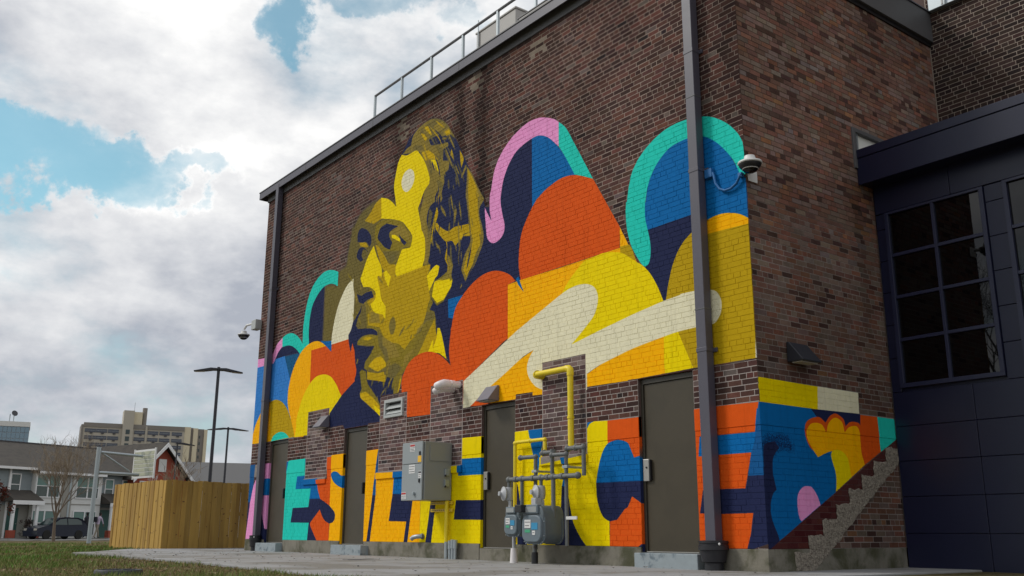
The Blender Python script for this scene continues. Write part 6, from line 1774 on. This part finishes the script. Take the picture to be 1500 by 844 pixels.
# ------------------------------------------------------------------ town houses across the street (local frame: x along the row, y away, z up)
ROWROT = math.atan2(uy, ux)
M['siding'] = pmat('grey_siding', (.235, .27, .285), .75, .06, 3)
M['siding_w'] = pmat('white_render', (.62, .62, .60), .8, .06, 2)
M['shingle'] = pmat('grey_shingle', (.060, .052, .043), .95, .25, 9, .3, 30, col2=(.045, .039, .034), c2scale=2)
M['shingle2'] = pmat('pale_shingle', (.13, .128, .128), .95, .2, 9)
M['redbrick'] = pmat('red_gable_brick', (.30, .066, .038), .9, .15, 12)
M['house_white'] = pmat('white_trim', (.72, .72, .72), .6, .05, 4)
M['gdoor'] = pmat('green_house_door', (.018, .075, .062), .5, .1, 4)
M['porch_shade'] = pmat('porch_render', (.28, .27, .24), .8, .08, 3)
WSH = {}


def win_mesh(w, h, kindn):
    k = (w, h, kindn)
    if k in WSH: return WSH[k]
    f = MB(); e = .07
    f.box(-w/2-e, -.06, -e, w/2+e, .02, 0).box(-w/2-e, -.06, h, w/2+e, .02, h+e).box(-w/2-e, -.06, 0, -w/2, .02, h).box(w/2, -.06, 0, w/2+e, .02, h)
    if w > 1: f.box(-.05, -.058, 0, .05, .018, h)
    if kindn != 'plain':
        for a, b in (((-w/2, -.05), (.05, w/2)) if w > 1 else ((-w/2, w/2),)): f.box(a, -.045, h*.48, b, .015, h*.48+.05)
    WSH[k] = f; return f


def house_win(par, u, z, w, h, y, top='glass_teal', bot='glass_dark', kindn='sash'):
    f0 = win_mesh(w, h, kindn)
    f = MB(); f.f = f0.f; f.v = [(a+u, b+y, c+z) for a, b, c in f0.v]
    o = f.build('window', M['house_white'], par, local=True)
    for a, b in (((-w/2, -.05), (.05, w/2)) if w > 1 else ((-w/2, w/2),)):
        MB().box(u+a, y-.02, z+h*.48, u+b, y-.005, z+h).build('pane', M[top], o, local=True)
        MB().box(u+a, y-.02, z, u+b, y-.006, z+h*.48).build('pane', M[bot], o, local=True)
    return o


def house(name, label, u0, u1, mat, y0=0., eave=5.0, ridge=7.1, over=.45, shin='shingle', rov=(0, 0)):
    p = H(u0, 0)
    t = thing(name, label, 'house', tuple(p), ROWROT)
    w = u1-u0
    MB().box(0, y0, -.6, w, 9, eave).build('wall', M[mat], t, local=True)
    r_ = MB(); y1 = y0-over; yr = 5.2
    a, b = -rov[0], w+rov[1]
    r_.prism([(a, y1, eave-.02), (a, y1, eave+.14), (a, yr, ridge), (a, 9.4, eave+.14), (a, 9.4, eave-.02)], (b-a, 0, 0))
    ro = r_.build('roof', M[shin], t, local=True)
    MB().box(a, yr-.12, ridge-.03, b, yr+.12, ridge+.05).build('ridge_cap', M['ink'], ro, local=True)
    MB().box(a, y1-.12, eave-.04, b, y1-.002, eave+.13).build('gutter', M['house_white'], t, local=True)
    return t, w


def siding_lines(t, w, y, z0, z1, step=.22):
    b = MB(); z = z0
    while z < z1:
        b.box(.01, y-.022, z, w-.01, y-.001, z+step*.9); z += step
    return kind(b.build('siding', M['siding'], t, local=True), 'stuff')


def porch(t, u0, u1, door_u, post_us):
    MB().prism([(u0, -1.55, 2.55), (u0, -1.55, 2.65), (u0, -.03, 3.35), (u0, -.03, 2.55)], (u1-u0, 0, 0)).build('porch_roof', M['shingle'], t, local=True)
    MB().box(u0-.05, -1.66, 2.33, u1+.05, -1.56, 2.60).build('porch_beam', M['house_white'], t, local=True)
    for u in post_us:
        MB().box(u-.09, -1.55, -.05, u+.09, -1.37, 2.34).build('porch_post', M['house_white'], t, local=True)
        MB().box(u-.22, -1.68, -.3, u+.22, -1.24, .62).build('porch_pier', M['redbrick'], t, local=True)
    MB().box(u0, -1.6, -.3, u1, -.03, .02).build('porch_floor', M['pad'], t, local=True)
    MB().box(u0+.05, -.06, .03, u1-.05, -.024, 2.30).build('porch_wall', M['porch_shade'], t, local=True)
    d = MB().box(door_u-.48, -.10, .03, door_u+.48, -.061, 2.12).build('door', M['gdoor'], t, local=True)
    MB().cyl((door_u+.38, -.101, 1.05), (door_u+.38, -.16, 1.05), .03, n=8).build('handle', M['steel'], d, local=True)


def HP(px, v, z=0.):
    d = pix_dir(px, 786); o = H(0, v)-CAM_POS
    # ray and row line in plan
    det = d.x*(-hu.y)+d.y*hu.x
    s = (d.x*o.y-d.y*o.x)/det
    return H(s, v, z)


UP = lambda px, v=0., y=740: (HP(px-(745-px)*(786-y)/5740, v)-HO).dot(hu)
# far left and left grey bays
t, w = house('townhouse', 'grey sided townhouse end with a green front door behind the bare tree', UP(-75), UP(42), 'siding', eave=4.78)
siding_lines(t, w, 0, 2.7, 4.75)
o_ = UP(-75)
house_win(t, UP(21, y=712)-o_, 3.05, .62, 1.35, -.02, 'glass_dark', 'glass_dark')
house_win(t, UP(-35)-o_, 2.95, 1.75, 1.45, -.02)
porch(t, UP(0)-o_, UP(44)-o_, UP(17)-o_, (UP(2)-o_, UP(37)-o_))
MB().box(UP(7)-o_, -.14, 0, UP(7)-o_+.12, -.03, 4.75).build('downpipe', M['house_white'], t, local=True)
# white middle
t, w = house('townhouse', 'white townhouse with four paired windows right behind the bare tree', UP(42)+.01, UP(141), 'siding_w', y0=-.45, eave=4.55, over=.4)
o_ = UP(42)
for px in (64, 122): house_win(t, UP(px, y=714)-o_, 2.95, 1.75, 1.48, -.47)
for px in (57, 116): house_win(t, UP(px, y=766)-o_, .32, 1.75, 1.62, -.47)
MB().box(.02, -.475, 2.42, w-.02, -.452, 2.5).build('band', M['porch_shade'], t, local=True)
MB().box(UP(92)-o_, -.56, -.3, UP(92)-o_+.14, -.452, 4.5).build('downpipe', M['galv'], t, local=True)
MB().box(UP(84)-o_, -.53, -.3, UP(97)-o_, -.456, 4.45).build('utility_panel', M['porch_shade'], t, local=True)
# right grey bay
t, w = house('townhouse', 'grey sided townhouse bay with narrow windows between white house and red gable', UP(141)+.01, UP(200), 'siding', eave=4.75)
siding_lines(t, w, 0, 2.7, 4.7)
o_ = UP(141)
house_win(t, UP(159, y=712)-o_, 3.0, .62, 1.35, -.02)
house_win(t, UP(184, y=712)-o_, 3.0, .62, 1.35, -.02)
porch(t, UP(141)-o_+.1, UP(176)-o_, UP(155)-o_, (UP(146)-o_,))
MB().box(w-.2, -.14, 0, w-.08, -.03, 4.7).build('downpipe', M['house_white'], t, local=True)
# red brick gable
p = H(UP(198, -.9, 692), -.9)
t = thing('brick_townhouse', 'red brick gabled house with white barge boards and a square gable vent', 'house', tuple(p), ROWROT)
w = UP(273, -.9, 692)-UP(198, -.9, 692)
ev, rg_ = 4.6, 7.2
MB().prism([(0, 0, -.6), (w, 0, -.6), (w, 0, ev), (w/2, 0, rg_), (0, 0, ev)], (0, 9, 0)).build('wall', M['redbrick'], t, local=True)
for s in (0, 1):
    xa, xb = (-.45, w/2) if s == 0 else (w+.45, w/2)
    za = ev-.18
    MB().prism([(xa, -.5, za), (xb, -.5, rg_+.10), (xb, -.5, rg_+.28), (xa, -.5, za+.18)], (0, 9.6, 0)).build('roof', M['shingle'], t, local=True)
    MB().prism([(xa, -.56, za-.22), (xb, -.56, rg_-.10), (xb, -.56, rg_+.24), (xa, -.56, za+.12)], (0, .058, 0)).build('barge_board', M['house_white'], t, local=True)
MB().box(w/2-.36, -.06, rg_-2.05, w/2+.36, -.002, rg_-1.05).build('gable_vent', M['siding_w'], t, local=True)
for u in (w*.25, w*.75): house_win(t, u, .6, 1.4, 1.5, -.02)
for u in (w*.25, w*.75): house_win(t, u, 2.9, 1.4, 1.4, -.02)
MB().box(w+.30, -.6, ev-.5, w+.62, -.3, ev-.05).build('gutter_end', M['house_white'], t, local=True)
# grey roofed building farther right
p = (-97.4, 24.5, -.45)
t = thing('long_house', 'long grey roofed building rising behind the fence and lamp poles', 'house', p, math.atan2(.935, .33))
MB().box(0, 0, -.6, 34, 9, 5.4).build('wall', M['siding_w'], t, local=True)
MB().prism([(-.4, -.5, 5.35), (-.4, -.5, 5.5), (-.4, 4.5, 8.1), (-.4, 9.5, 5.5), (-.4, 9.5, 5.35)], (35, 0, 0)).build('roof', M['shingle2'], t, local=True)
for u in range(3, 32, 4): house_win(t, u, 2.9, 1.6, 1.5, -.02)

# ------------------------------------------------------------------ tower and office block
M['tower'] = pmat('hazy_tan_concrete', (.42, .385, .325), .85, .1, .12)  # paled: distance haze is put into the concrete colour
M['tower_edge'] = pmat('dark_tower_edge', (.22, .20, .18), .85, .1, .2)
M['tower_pale'] = pmat('cream_tower_wall', (.62, .55, .40), .85, .08, .12)
M['tower_glass'] = glass_mat('tower_window', (.058, .066, .09), .25, .5)
M['tower_span'] = pmat('tower_spandrel', (.285, .26, .21), .8, .06, .3)
A0 = Vector((-440.4, 98.9, 0)); B0 = Vector((-431.0, 146.8, 0))
d = (B0-A0); WL = d.length
# turn the face a little: its right end is farther
tw = thing('apartment_tower', 'tan concrete apartment tower with rows of dark windows on the skyline', 'building', (-440.4, 98.9, -2), math.atan2(d.y, d.x))
TH = 48.0
MB().box(0, 0, -2, 42.4, 16, TH).build('wall', M['tower'], tw, local=True)
MB().box(0, -.25, TH-1.6, 15.8, -.01, TH+.3).build('parapet', M['tower_edge'], tw, local=True)
MB().box(20.3, -.25, TH-1.6, 42.4, -.01, TH+.3).build('parapet', M['tower_edge'], tw, local=True)
MB().box(-.9, -.2, -2, -.01, 15, TH-.6).build('side_wall', M['tower_edge'], tw, local=True)
for k, (u0, u1, m_) in enumerate(((42.45, 45.2, 'tower_pale'), (45.2, 46.4, 'tower_edge'), (46.4, 48.4, 'tower_pale'), (48.4, 51.2, 'tower_edge'), (51.2, 52.6, 'tower_pale'))):
    MB().box(u0, .3+.9*(k % 2), -2, u1-.01, 14, TH+.4-.2*k).build('wall_rib', M[m_], tw, local=True)
MB().box(15.85, -1.6, -2, 20.25, 6, TH+6.3).build('lift_tower', M['tower'], tw, local=True)
MB().box(20.26, .2, TH+.01, 23.8, 6, TH+6.0).build('penthouse', M['tower_pale'], tw, local=True)
MB().cyl((24.9, 3, TH), (24.9, 3, TH+8.2), 1.05, n=16).build('flue', M['tower_edge'], tw, local=True)
MB().cyl((20.4, 3, TH+6.2), (20.4, 3, TH+10.5), .09, n=6).build('mast', M['galv'], tw, local=True)
wm = MB().box(0, -.12, 0, 4.25, -.02, 1.75)
wme = None
bays = [(.6, 'a'), (5.2, 'a'), (10.0, 'a')]+[(20.9, 'a')]+[(26.6, 'a'), (31.6, 'a'), (36.9, 'a')]
MB().box(25.5, -.5, -2, 26.3, -.01, TH-.3).build('pier', M['tower'], tw, local=True)
flz = [TH-3.9-3.02*k for k in range(14)]
for u, _ in bays:
    for z in flz:
        if wme is None:
            wo_ = MB().box(0, -.14, 0, 4.5, -.01, 1.6).build('window', M['tower_glass'], tw, local=True); wme = wo_
            ac = MB().box(2.1, -.45, -.55, 3.2, -.15, .12).build('vent_box', M['ink'], wo_, local=True)
            fr_ = MB().box(.02, -.18, .78, 4.48, -.142, .86).build('window_rail', M['galv'], wo_, local=True)
            wo_.location = (u, 0, z)
        else:
            c = link_copy(wo_, tw, (u, 0, z)); link_copy(ac, c); link_copy(fr_, c)
wme2 = None
for z in flz:
    if wme2 is None:
        wme2 = MB().box(0, -.12, 0, 1.7, -.01, 2.0).build('window', M['glass_dark'], tw, local=True); wme2.location = (17.2, -1.6, z-.3)
    else: link_copy(wme2, tw, (17.2, -1.6, z-.3))
wme3 = None
for z in [TH-4.5-3.02*k for k in range(14)]:
    if wme3 is None:
        wme3 = MB().box(0, -.12, 0, .5, -.01, 1.3).build('window', M['glass_dark'], tw, local=True); wme3.location = (49.1, 1.2, z)
    else: link_copy(wme3, tw, (49.1, 1.2, z))
M['office_glass'] = glass_mat('office_glass', (.16, .25, .32), .12, .6)
M['office_frame'] = pmat('office_frame', (.30, .34, .38), .6, .06, .3)
A0 = Vector((-590.0, 66.0, 0)); B0 = Vector((-582.3, 104.8, 0)); d = B0-A0
ob = thing('office_block', 'pale blue glass office block at the far left of the skyline', 'building', (-590, 66, -2), math.atan2(d.y, d.x))
OW = d.length
MB().box(0, .3, -2, OW, 22, 58.2).build('wall', M['office_frame'], ob, local=True)
MB().box(-.2, -.2, 58.21, OW+.2, 22.2, 60.9).build('parapet', M['siding_w'], ob, local=True)
pm = None
nc = 18
for i in range(nc):
    for k in range(9):
        loc = (OW*i/nc+.12, 0, 55.0-3.3*k)
        if pm is None:
            pm = MB().box(0, .05, 0, OW/nc-.24, .28, 2.95).build('window', M['office_glass'], ob, local=True); pm.location = loc
        else: link_copy(pm, ob, loc)
for u, h in ((12, 2.4), (24, 1.8), (29, 4.4), (31, 6.0)):
    MB().cyl((u, 4, 60.9), (u, 4, 60.9+h), .25, n=6).build('mast', M['galv'], ob, local=True)
MB().lathe([(.1, 0), (1.6, .5), (1.7, .6)], (31, 3, 65.5), (.5, -1, .4), n=14).build('dish', M['ink'], ob, local=True)

# ------------------------------------------------------------------ trees and shrubs
M['bark'] = pmat('grey_brown_bark', (.15, .115, .085), .95, .25, 12)
M['twig'] = pmat('pale_twig', (.27, .215, .155), .95, .2, 12)
M['bark_dark'] = pmat('dark_bark', (.05, .04, .032), .95, .2, 12)


def bare_tree(name, label, base, height, spread, seed, trunk_r=.11, first=.22, n1=9, mats=('bark', 'twig'), depth=4, up=.65, cat='tree', twigs=1.0):
    rg = random.Random(seed)
    t = thing(name, label, cat, base)
    bx, by, bz = base
    trunk, limbs, tw_ = MB(), MB(), MB()
    def grow(p, d, ln, r, lv, acc):
        segs = 4 if lv < 2 else 3
        pts = [p]; rs = [r]
        for i in range(segs):
            d = (d+Vector((rg.uniform(-1, 1), rg.uniform(-1, 1), rg.uniform(-.3, .9)))*.16).normalized()
            p = p+d*ln/segs; pts.append(p); rs.append(r*(1-.62*(i+1)/segs))
        (limbs if lv < 2 else tw_).tube(pts, rs, 6 if lv < 2 else 3, cap=False)
        if lv >= depth: return
        for k in range(int((4 if lv == 0 else 3)*twigs+rg.random())):
            q = rg.uniform(.35, 1.); i = min(int(q*segs), segs-1)
            pp = pts[i].lerp(pts[i+1], q*segs-i)
            a = rg.uniform(0, 6.28); o_ = d.orthogonal().normalized(); o2 = d.cross(o_)
            nd = (d*up+(o_*math.cos(a)+o2*math.sin(a))*.62+Vector((0, 0, .28))).normalized()
            grow(pp, nd, ln*rg.uniform(.48, .68), max(rs[i]*.55, .006), lv+1, acc)
    tp = [Vector((bx, by, bz-.1))]; rr = [trunk_r*1.15]
    for k in range(1, 5):
        tp.append(Vector((bx+rg.uniform(-.04, .04)*k, by+rg.uniform(-.04, .04)*k, bz+height*.5*k/4))); rr.append(trunk_r*(1-.14*k))
    trunk.tube(tp, rr, 10)
    trunk.build('trunk', M[mats[0]], t, smooth=60)
    for k in range(n1):
        z = first+(.5-first)*(k/(n1-1))
        q = z/.5*4; i = min(int(q), 3); p = tp[i].lerp(tp[i+1], q-i)
        a = k*2.4+rg.uniform(-.4, .4); s = spread*(1.1-.55*k/n1)
        d = Vector((math.cos(a)*s, math.sin(a)*s, 1.0)).normalized()
        grow(p, d, height*(.56-.28*(z-first)/(.5-first))*rg.uniform(.85, 1.1), trunk_r*.5*(1-.4*k/n1), 0, None)
    limbs.build('limbs', M[mats[0]], t, smooth=60)
    kind(tw_.build('twigs', M[mats[1]], t), 'stuff')
    return t


bare_tree('bare_tree', 'leafless tree with upswept branches standing in front of the white townhouse', (-46.8, 3.3, -.36), 4.5, .62, 4, .085, .2, 12, up=.8, twigs=1.1)
bare_tree('bare_tree', 'thin leafless sapling poking up behind the board fence', (-23.6, 1.5, -.3), 2.75, .45, 8, .03, .1, 7, ('twig', 'twig'), 3)
bare_tree('bare_tree', 'bare tree across the lawn, reflected in the dark window panes', (-9.6, -21.5, -.3), 11.5, .9, 21, .2, .2, 11, ('bark_dark', 'bark_dark'), 4, twigs=1.15)
bare_tree('bare_tree', 'second bare tree across the lawn, mirrored in the right hand window', (-3.4, -27.0, -.3), 10., .9, 33, .19, .16, 11, ('bark_dark', 'bark_dark'), 4, twigs=1.15)


def leafy(name, label, base, h, w, n, pal, seed, stem=True, ls=.05):
    rg = random.Random(seed); t = thing(name, label, 'shrub', base)
    st_ = MB(); V = []; F = []; T = []
    for k in range(9):
        a = rg.uniform(0, 6.28); rr = w*rg.uniform(.2, .55)
        st_.tube([Vector(base), Vector(base)+Vector((rr*.5*math.cos(a), rr*.5*math.sin(a), h*.5)), Vector(base)+Vector((rr*math.cos(a), rr*math.sin(a), h*rg.uniform(.75, 1.)))], [.025, .015, .006], 5)
    st_.build('stems', M['bark_dark'], t)
    cl = [(rg.gauss(0, .34)*w, rg.gauss(0, .34)*w, h*rg.uniform(.3, 1.)) for _ in range(34)]
    for i in range(n):
        c = rg.choice(cl); s = ls*rg.uniform(.6, 1.4)
        p = Vector(base)+Vector((c[0]+rg.gauss(0, .1)*w, c[1]+rg.gauss(0, .1)*w, c[2]+rg.gauss(0, .06)*h))
        a = Vector((rg.gauss(0, 1), rg.gauss(0, 1), rg.gauss(0, 1))).normalized(); b = a.orthogonal().normalized()
        o = len(V); V += [p-a*s, p+b*s*.5, p+a*s, p-b*s*.5]; F.append((o, o+1, o+2, o+3)); T.append(np.array(rg.choice(pal))*rg.uniform(.7, 1.3))
    kind(np_mesh('leaves', [tuple(v) for v in V], F, M['leaf'], t, T), 'stuff')
    return t


leafy('red_shrub', 'red leaved shrub at the left edge in front of the green door', (-50.3, .95, -.38), 2.75, .95, 2600, [(.12, .022, .016), (.17, .04, .022), (.075, .016, .014), (.10, .05, .03)], 3, ls=.065)
leafy('hedge_shrub', 'low bare brown shrub beside the parked car at the townhouse wall', tuple(HP(92, -.9, -.02)), 1.5, .6, 700, [(.10, .075, .055), (.13, .09, .06)], 5, ls=.05)
leafy('hedge_shrub', 'small dark shrub at the corner of the white townhouse', tuple(HP(39, -1.0, -.02)), 1.3, .55, 800, [(.055, .045, .04), (.09, .06, .05)], 6, ls=.05)

# ------------------------------------------------------------------ parked car
M['carpaint'] = pmat('dark_blue_paint', (.010, .012, .026), .22, .05, 3, spec=.25)
M['tyre'] = pmat('tyre_rubber', (.012, .012, .012), .85, .1, 9)
M['tail'] = pmat('tail_light', (.35, .02, .03), .3, .05, 9)
cp = HP(81.5, -3.95, .02)
car = thing('parked_car', 'dark blue hatchback parked at the kerb behind the bare tree', 'car', tuple(cp), ROWROT)
car.scale = (.84, .9, .93)
prof = [(-2.25, .22), (-2.28, .55), (-2.2, .78), (-1.35, .98), (-1.15, 1.0), (-.35, 1.50), (.2, 1.58), (1.3, 1.55), (1.75, 1.42), (2.12, 1.05), (2.22, .95), (2.26, .55), (2.2, .22)]
def car_sec(ys, sh):
    return [(x, ys, z) for x, z in prof]
cv = []; cf = []
rows = [(-.88, .96), (-.90, 1.), (-.45, 1.03), (.45, 1.03), (.90, 1.), (.88, .96)]
for yv, sc_ in rows:
    for x, z in prof:
        tuck = (1-.17*max(0, (z-1.0))/.55) if abs(yv) > .5 else 1
        cv.append((x*(.985 if abs(yv) > .8 else 1.0), yv*tuck, .22+(z-.22)*min(1, sc_)))
n = len(prof)
for i in range(len(rows)-1):
    for k in range(n): cf.append((i*n+k, i*n+(k+1) % n, (i+1)*n+(k+1) % n, (i+1)*n+k))
cf += [tuple(range(n)), tuple(range((len(rows)-1)*n+n-1, (len(rows)-1)*n-1, -1))]
MB().add(cv, cf).build('body', M['carpaint'], car, local=True, smooth=35)
for s in (-1, 1):
    for P in ([(-1.0, 1.03), (-.32, 1.42), (.28, 1.48), (.28, 1.03)], [(.36, 1.03), (.36, 1.48), (1.2, 1.46), (1.55, 1.32), (1.62, 1.06)]):
        def yy_(z): return s*(.905*(1-.17*max(0, z-1.0)/.55)+.004)
        Q = [(x, yy_(z), z) for x, z in P]
        MB().prism(Q, (0, -s*.01, 0)).build('side_window', M['glass_dark'], car, local=True)
    MB().box(-1.02, s*.93-.06, 1.0, -.85, s*.93+.06, 1.12).build('mirror', M['carpaint'], car, local=True, bevel=.02)
    for x in (-1.42, 1.38):
        wh = MB().lathe([(.20, -.10), (.32, -.10), (.335, -.06), (.335, .06), (.32, .10), (.20, .10)], (x, s*.84, .335), (0, s, 0), n=22).build('wheel', M['tyre'], car, local=True, smooth=40)
        MB().lathe([(.03, .085), (.05, .095), (.20, .075), (.205, .06)], (x, s*.84, .335), (0, s, 0), n=20).build('rim', M['galv'], wh, local=True, smooth=40)
    MB().box(2.12, s*.62-.14, .78, 2.262, s*.62+.14, .98).build('tail_light', M['tail'], car, local=True, bevel=.02)
    MB().box(-2.27, s*.62-.16, .62, -2.12, s*.62+.16, .76).build('headlight', M['lens'], car, local=True, bevel=.02)
MB().prism([(1.78, -.62, 1.40), (2.13, -.66, 1.06), (2.13, .66, 1.06), (1.78, .62, 1.40)], (.012, 0, .006)).build('rear_window', M['glass_dark'], car, local=True)
MB().prism([(-1.12, -.7, 1.03), (-.4, -.6, 1.47), (-.4, .6, 1.47), (-1.12, .7, 1.03)], (-.012, 0, .012)).build('windscreen', M['glass_dark'], car, local=True)

# ------------------------------------------------------------------ two passers-by
def flat(name, c, rough=.8): return pmat(name, c, rough, .1, 8)


def person(label, base, rot, shirt, trousers, skin, hair, joints, radii, edges, bag=None):
    t = thing('person', label, 'person', base, rot)
    me = bpy.data.meshes.new('skeleton')
    names = list(joints); idx = {k: i for i, k in enumerate(names)}
    me.from_pydata([joints[k] for k in names], [(idx[a], idx[b]) for a, b in edges], [])
    o = bpy.data.objects.new('skeleton', me); COL.objects.link(o)
    o.modifiers.new('skin', 'SKIN'); s = o.modifiers.new('sub', 'SUBSURF'); s.levels = 2; s.render_levels = 2
    for i, k in enumerate(names):
        d = me.skin_vertices[0].data[i]; d.radius = radii[k]; d.use_root = (k == 'pelvis')
    dg = bpy.context.evaluated_depsgraph_get(); dg.update()
    m2 = bpy.data.meshes.new_from_object(o.evaluated_get(dg))
    bpy.data.objects.remove(o, do_unlink=True)
    m2.name = 'body'
    for mm in (skin, trousers, shirt, hair): m2.materials.append(mm)
    zp = joints['pelvis'][2]; zh = joints['head'][2]; zn = joints['neck'][2]
    hc = Vector(joints['head'])
    for p in m2.polygons:
        c = p.center
        d_head = (c-hc).length
        if c.z > zn+.02 and d_head < .2:
            p.material_index = 3 if (c.z > zh+.03 or c.x < hc.x-.05) else 0
        elif c.z < .07: p.material_index = 3
        elif c.z < zp+.03 and abs(c.y) < .24: p.material_index = 1
        else:
            hd_l = min((c-Vector(joints[k])).length for k in ('hand_l', 'hand_r'))
            p.material_index = 0 if hd_l < .10 else 2
        p.use_smooth = True
    b = bpy.data.objects.new('body', m2); COL.objects.link(b); b.parent = t; ORG[b.name] = ORG[t.name]
    hd = joints['head']
    MB().sphere((hd[0]-.012, hd[1], hd[2]+.035), .105, .092, .105, 14, 9).build('hair', hair, t, local=True, smooth=60)
    MB().sphere((hd[0]+.105, hd[1], hd[2]-.015), .018, .015, .022, 8, 6).build('nose', skin, t, local=True, smooth=60)
    for s in (-1, 1):
        MB().sphere((hd[0]+.088, hd[1]+s*.034, hd[2]+.012), .010, .014, .009, 8, 6).build('eye', M['ink'], t, local=True)
        MB().sphere((hd[0], hd[1]+s*.088, hd[2]-.01), .02, .012, .03, 8, 6).build('ear', skin, t, local=True)
        h = Vector(joints['hand_l' if s > 0 else 'hand_r'])
        for k in range(4): MB().tube([h+Vector((.02*(k-1.5), 0, -.03)), h+Vector((.022*(k-1.5)+.01, 0, -.075)), h+Vector((.02*(k-1.5)+.025, 0, -.105+.008*abs(k-1.5)))], [.010, .009, .007], 6).build('finger', skin, t, local=True)
        MB().tube([h+Vector((.035, 0, .0)), h+Vector((.058, 0, -.03)), h+Vector((.062, 0, -.055))], [.011, .010, .008], 6).build('thumb', skin, t, local=True)
    if bag:
        MB().box(-.30, -.15, zp+.18, -.13, .15, zn-.02).build('backpack', bag, t, local=True, bevel=.05)
    return t


ED = [('pelvis', 'waist'), ('waist', 'chest'), ('chest', 'neck'), ('neck', 'head')]
for s_ in 'lr': ED += [('chest', 'sho_'+s_), ('sho_'+s_, 'elb_'+s_), ('elb_'+s_, 'hand_'+s_), ('pelvis', 'hip_'+s_), ('hip_'+s_, 'knee_'+s_), ('knee_'+s_, 'foot_'+s_), ('foot_'+s_, 'toe_'+s_)]
RAD = dict(pelvis=(.155, .12), waist=(.135, .105), chest=(.155, .115), neck=(.06, .06), head=(.095, .105))
for s_ in 'lr': RAD.update({'sho_'+s_: (.065, .065), 'elb_'+s_: (.045, .045), 'hand_'+s_: (.035, .04), 'hip_'+s_: (.095, .095), 'knee_'+s_: (.065, .065), 'foot_'+s_: (.045, .05), 'toe_'+s_: (.04, .03)})


def joints(lean=0., stride=.22, crouch=0.):
    z = -crouch
    J = dict(pelvis=(0, 0, .93+z), waist=(.02+lean*.25, 0, 1.10+z), chest=(.03+lean*.7, 0, 1.33+z), neck=(.04+lean*1.0, 0, 1.50+z), head=(.06+lean*1.15, 0, 1.65+z))
    for s_, sg in (('l', 1), ('r', -1)):
        J['sho_'+s_] = (.03+lean*.85, sg*.19, 1.40+z); J['elb_'+s_] = (.03+lean*.9-.10*sg, sg*.25, 1.12+z)
        J['hand_'+s_] = (.10+lean-.10*sg, sg*.24, .90+z)
        J['hip_'+s_] = (.01, sg*.09, .86+z); J['knee_'+s_] = (.06+stride*sg*.55, sg*.095, .48+z*.5)
        J['foot_'+s_] = (stride*sg, sg*.10, .07); J['toe_'+s_] = (stride*sg+.15, sg*.11, .04)
    return J


skin = flat('brown_skin', (.16, .08, .055)); dark = flat('black_cloth', (.012, .013, .02)); lav = flat('lavender_cloth', (.45, .38, .48)); khaki = flat('khaki_cloth', (.26, .22, .17)); hair = flat('black_hair', (.01, .009, .009))
b1 = HP(125.5, -2.3, .105); b2 = HP(140.5, -2.35, .105)
person('person in black jacket and trousers standing just left of the hoop pole', tuple(b1), ROWROT+math.pi*.5, dark, dark, skin, hair, joints(0, .10), RAD, ED)
person('person in lavender shirt and khaki trousers with a dark backpack walking right', tuple(b2), ROWROT+.15, lav, khaki, skin, hair, joints(.14, .30), RAD, ED, dark)
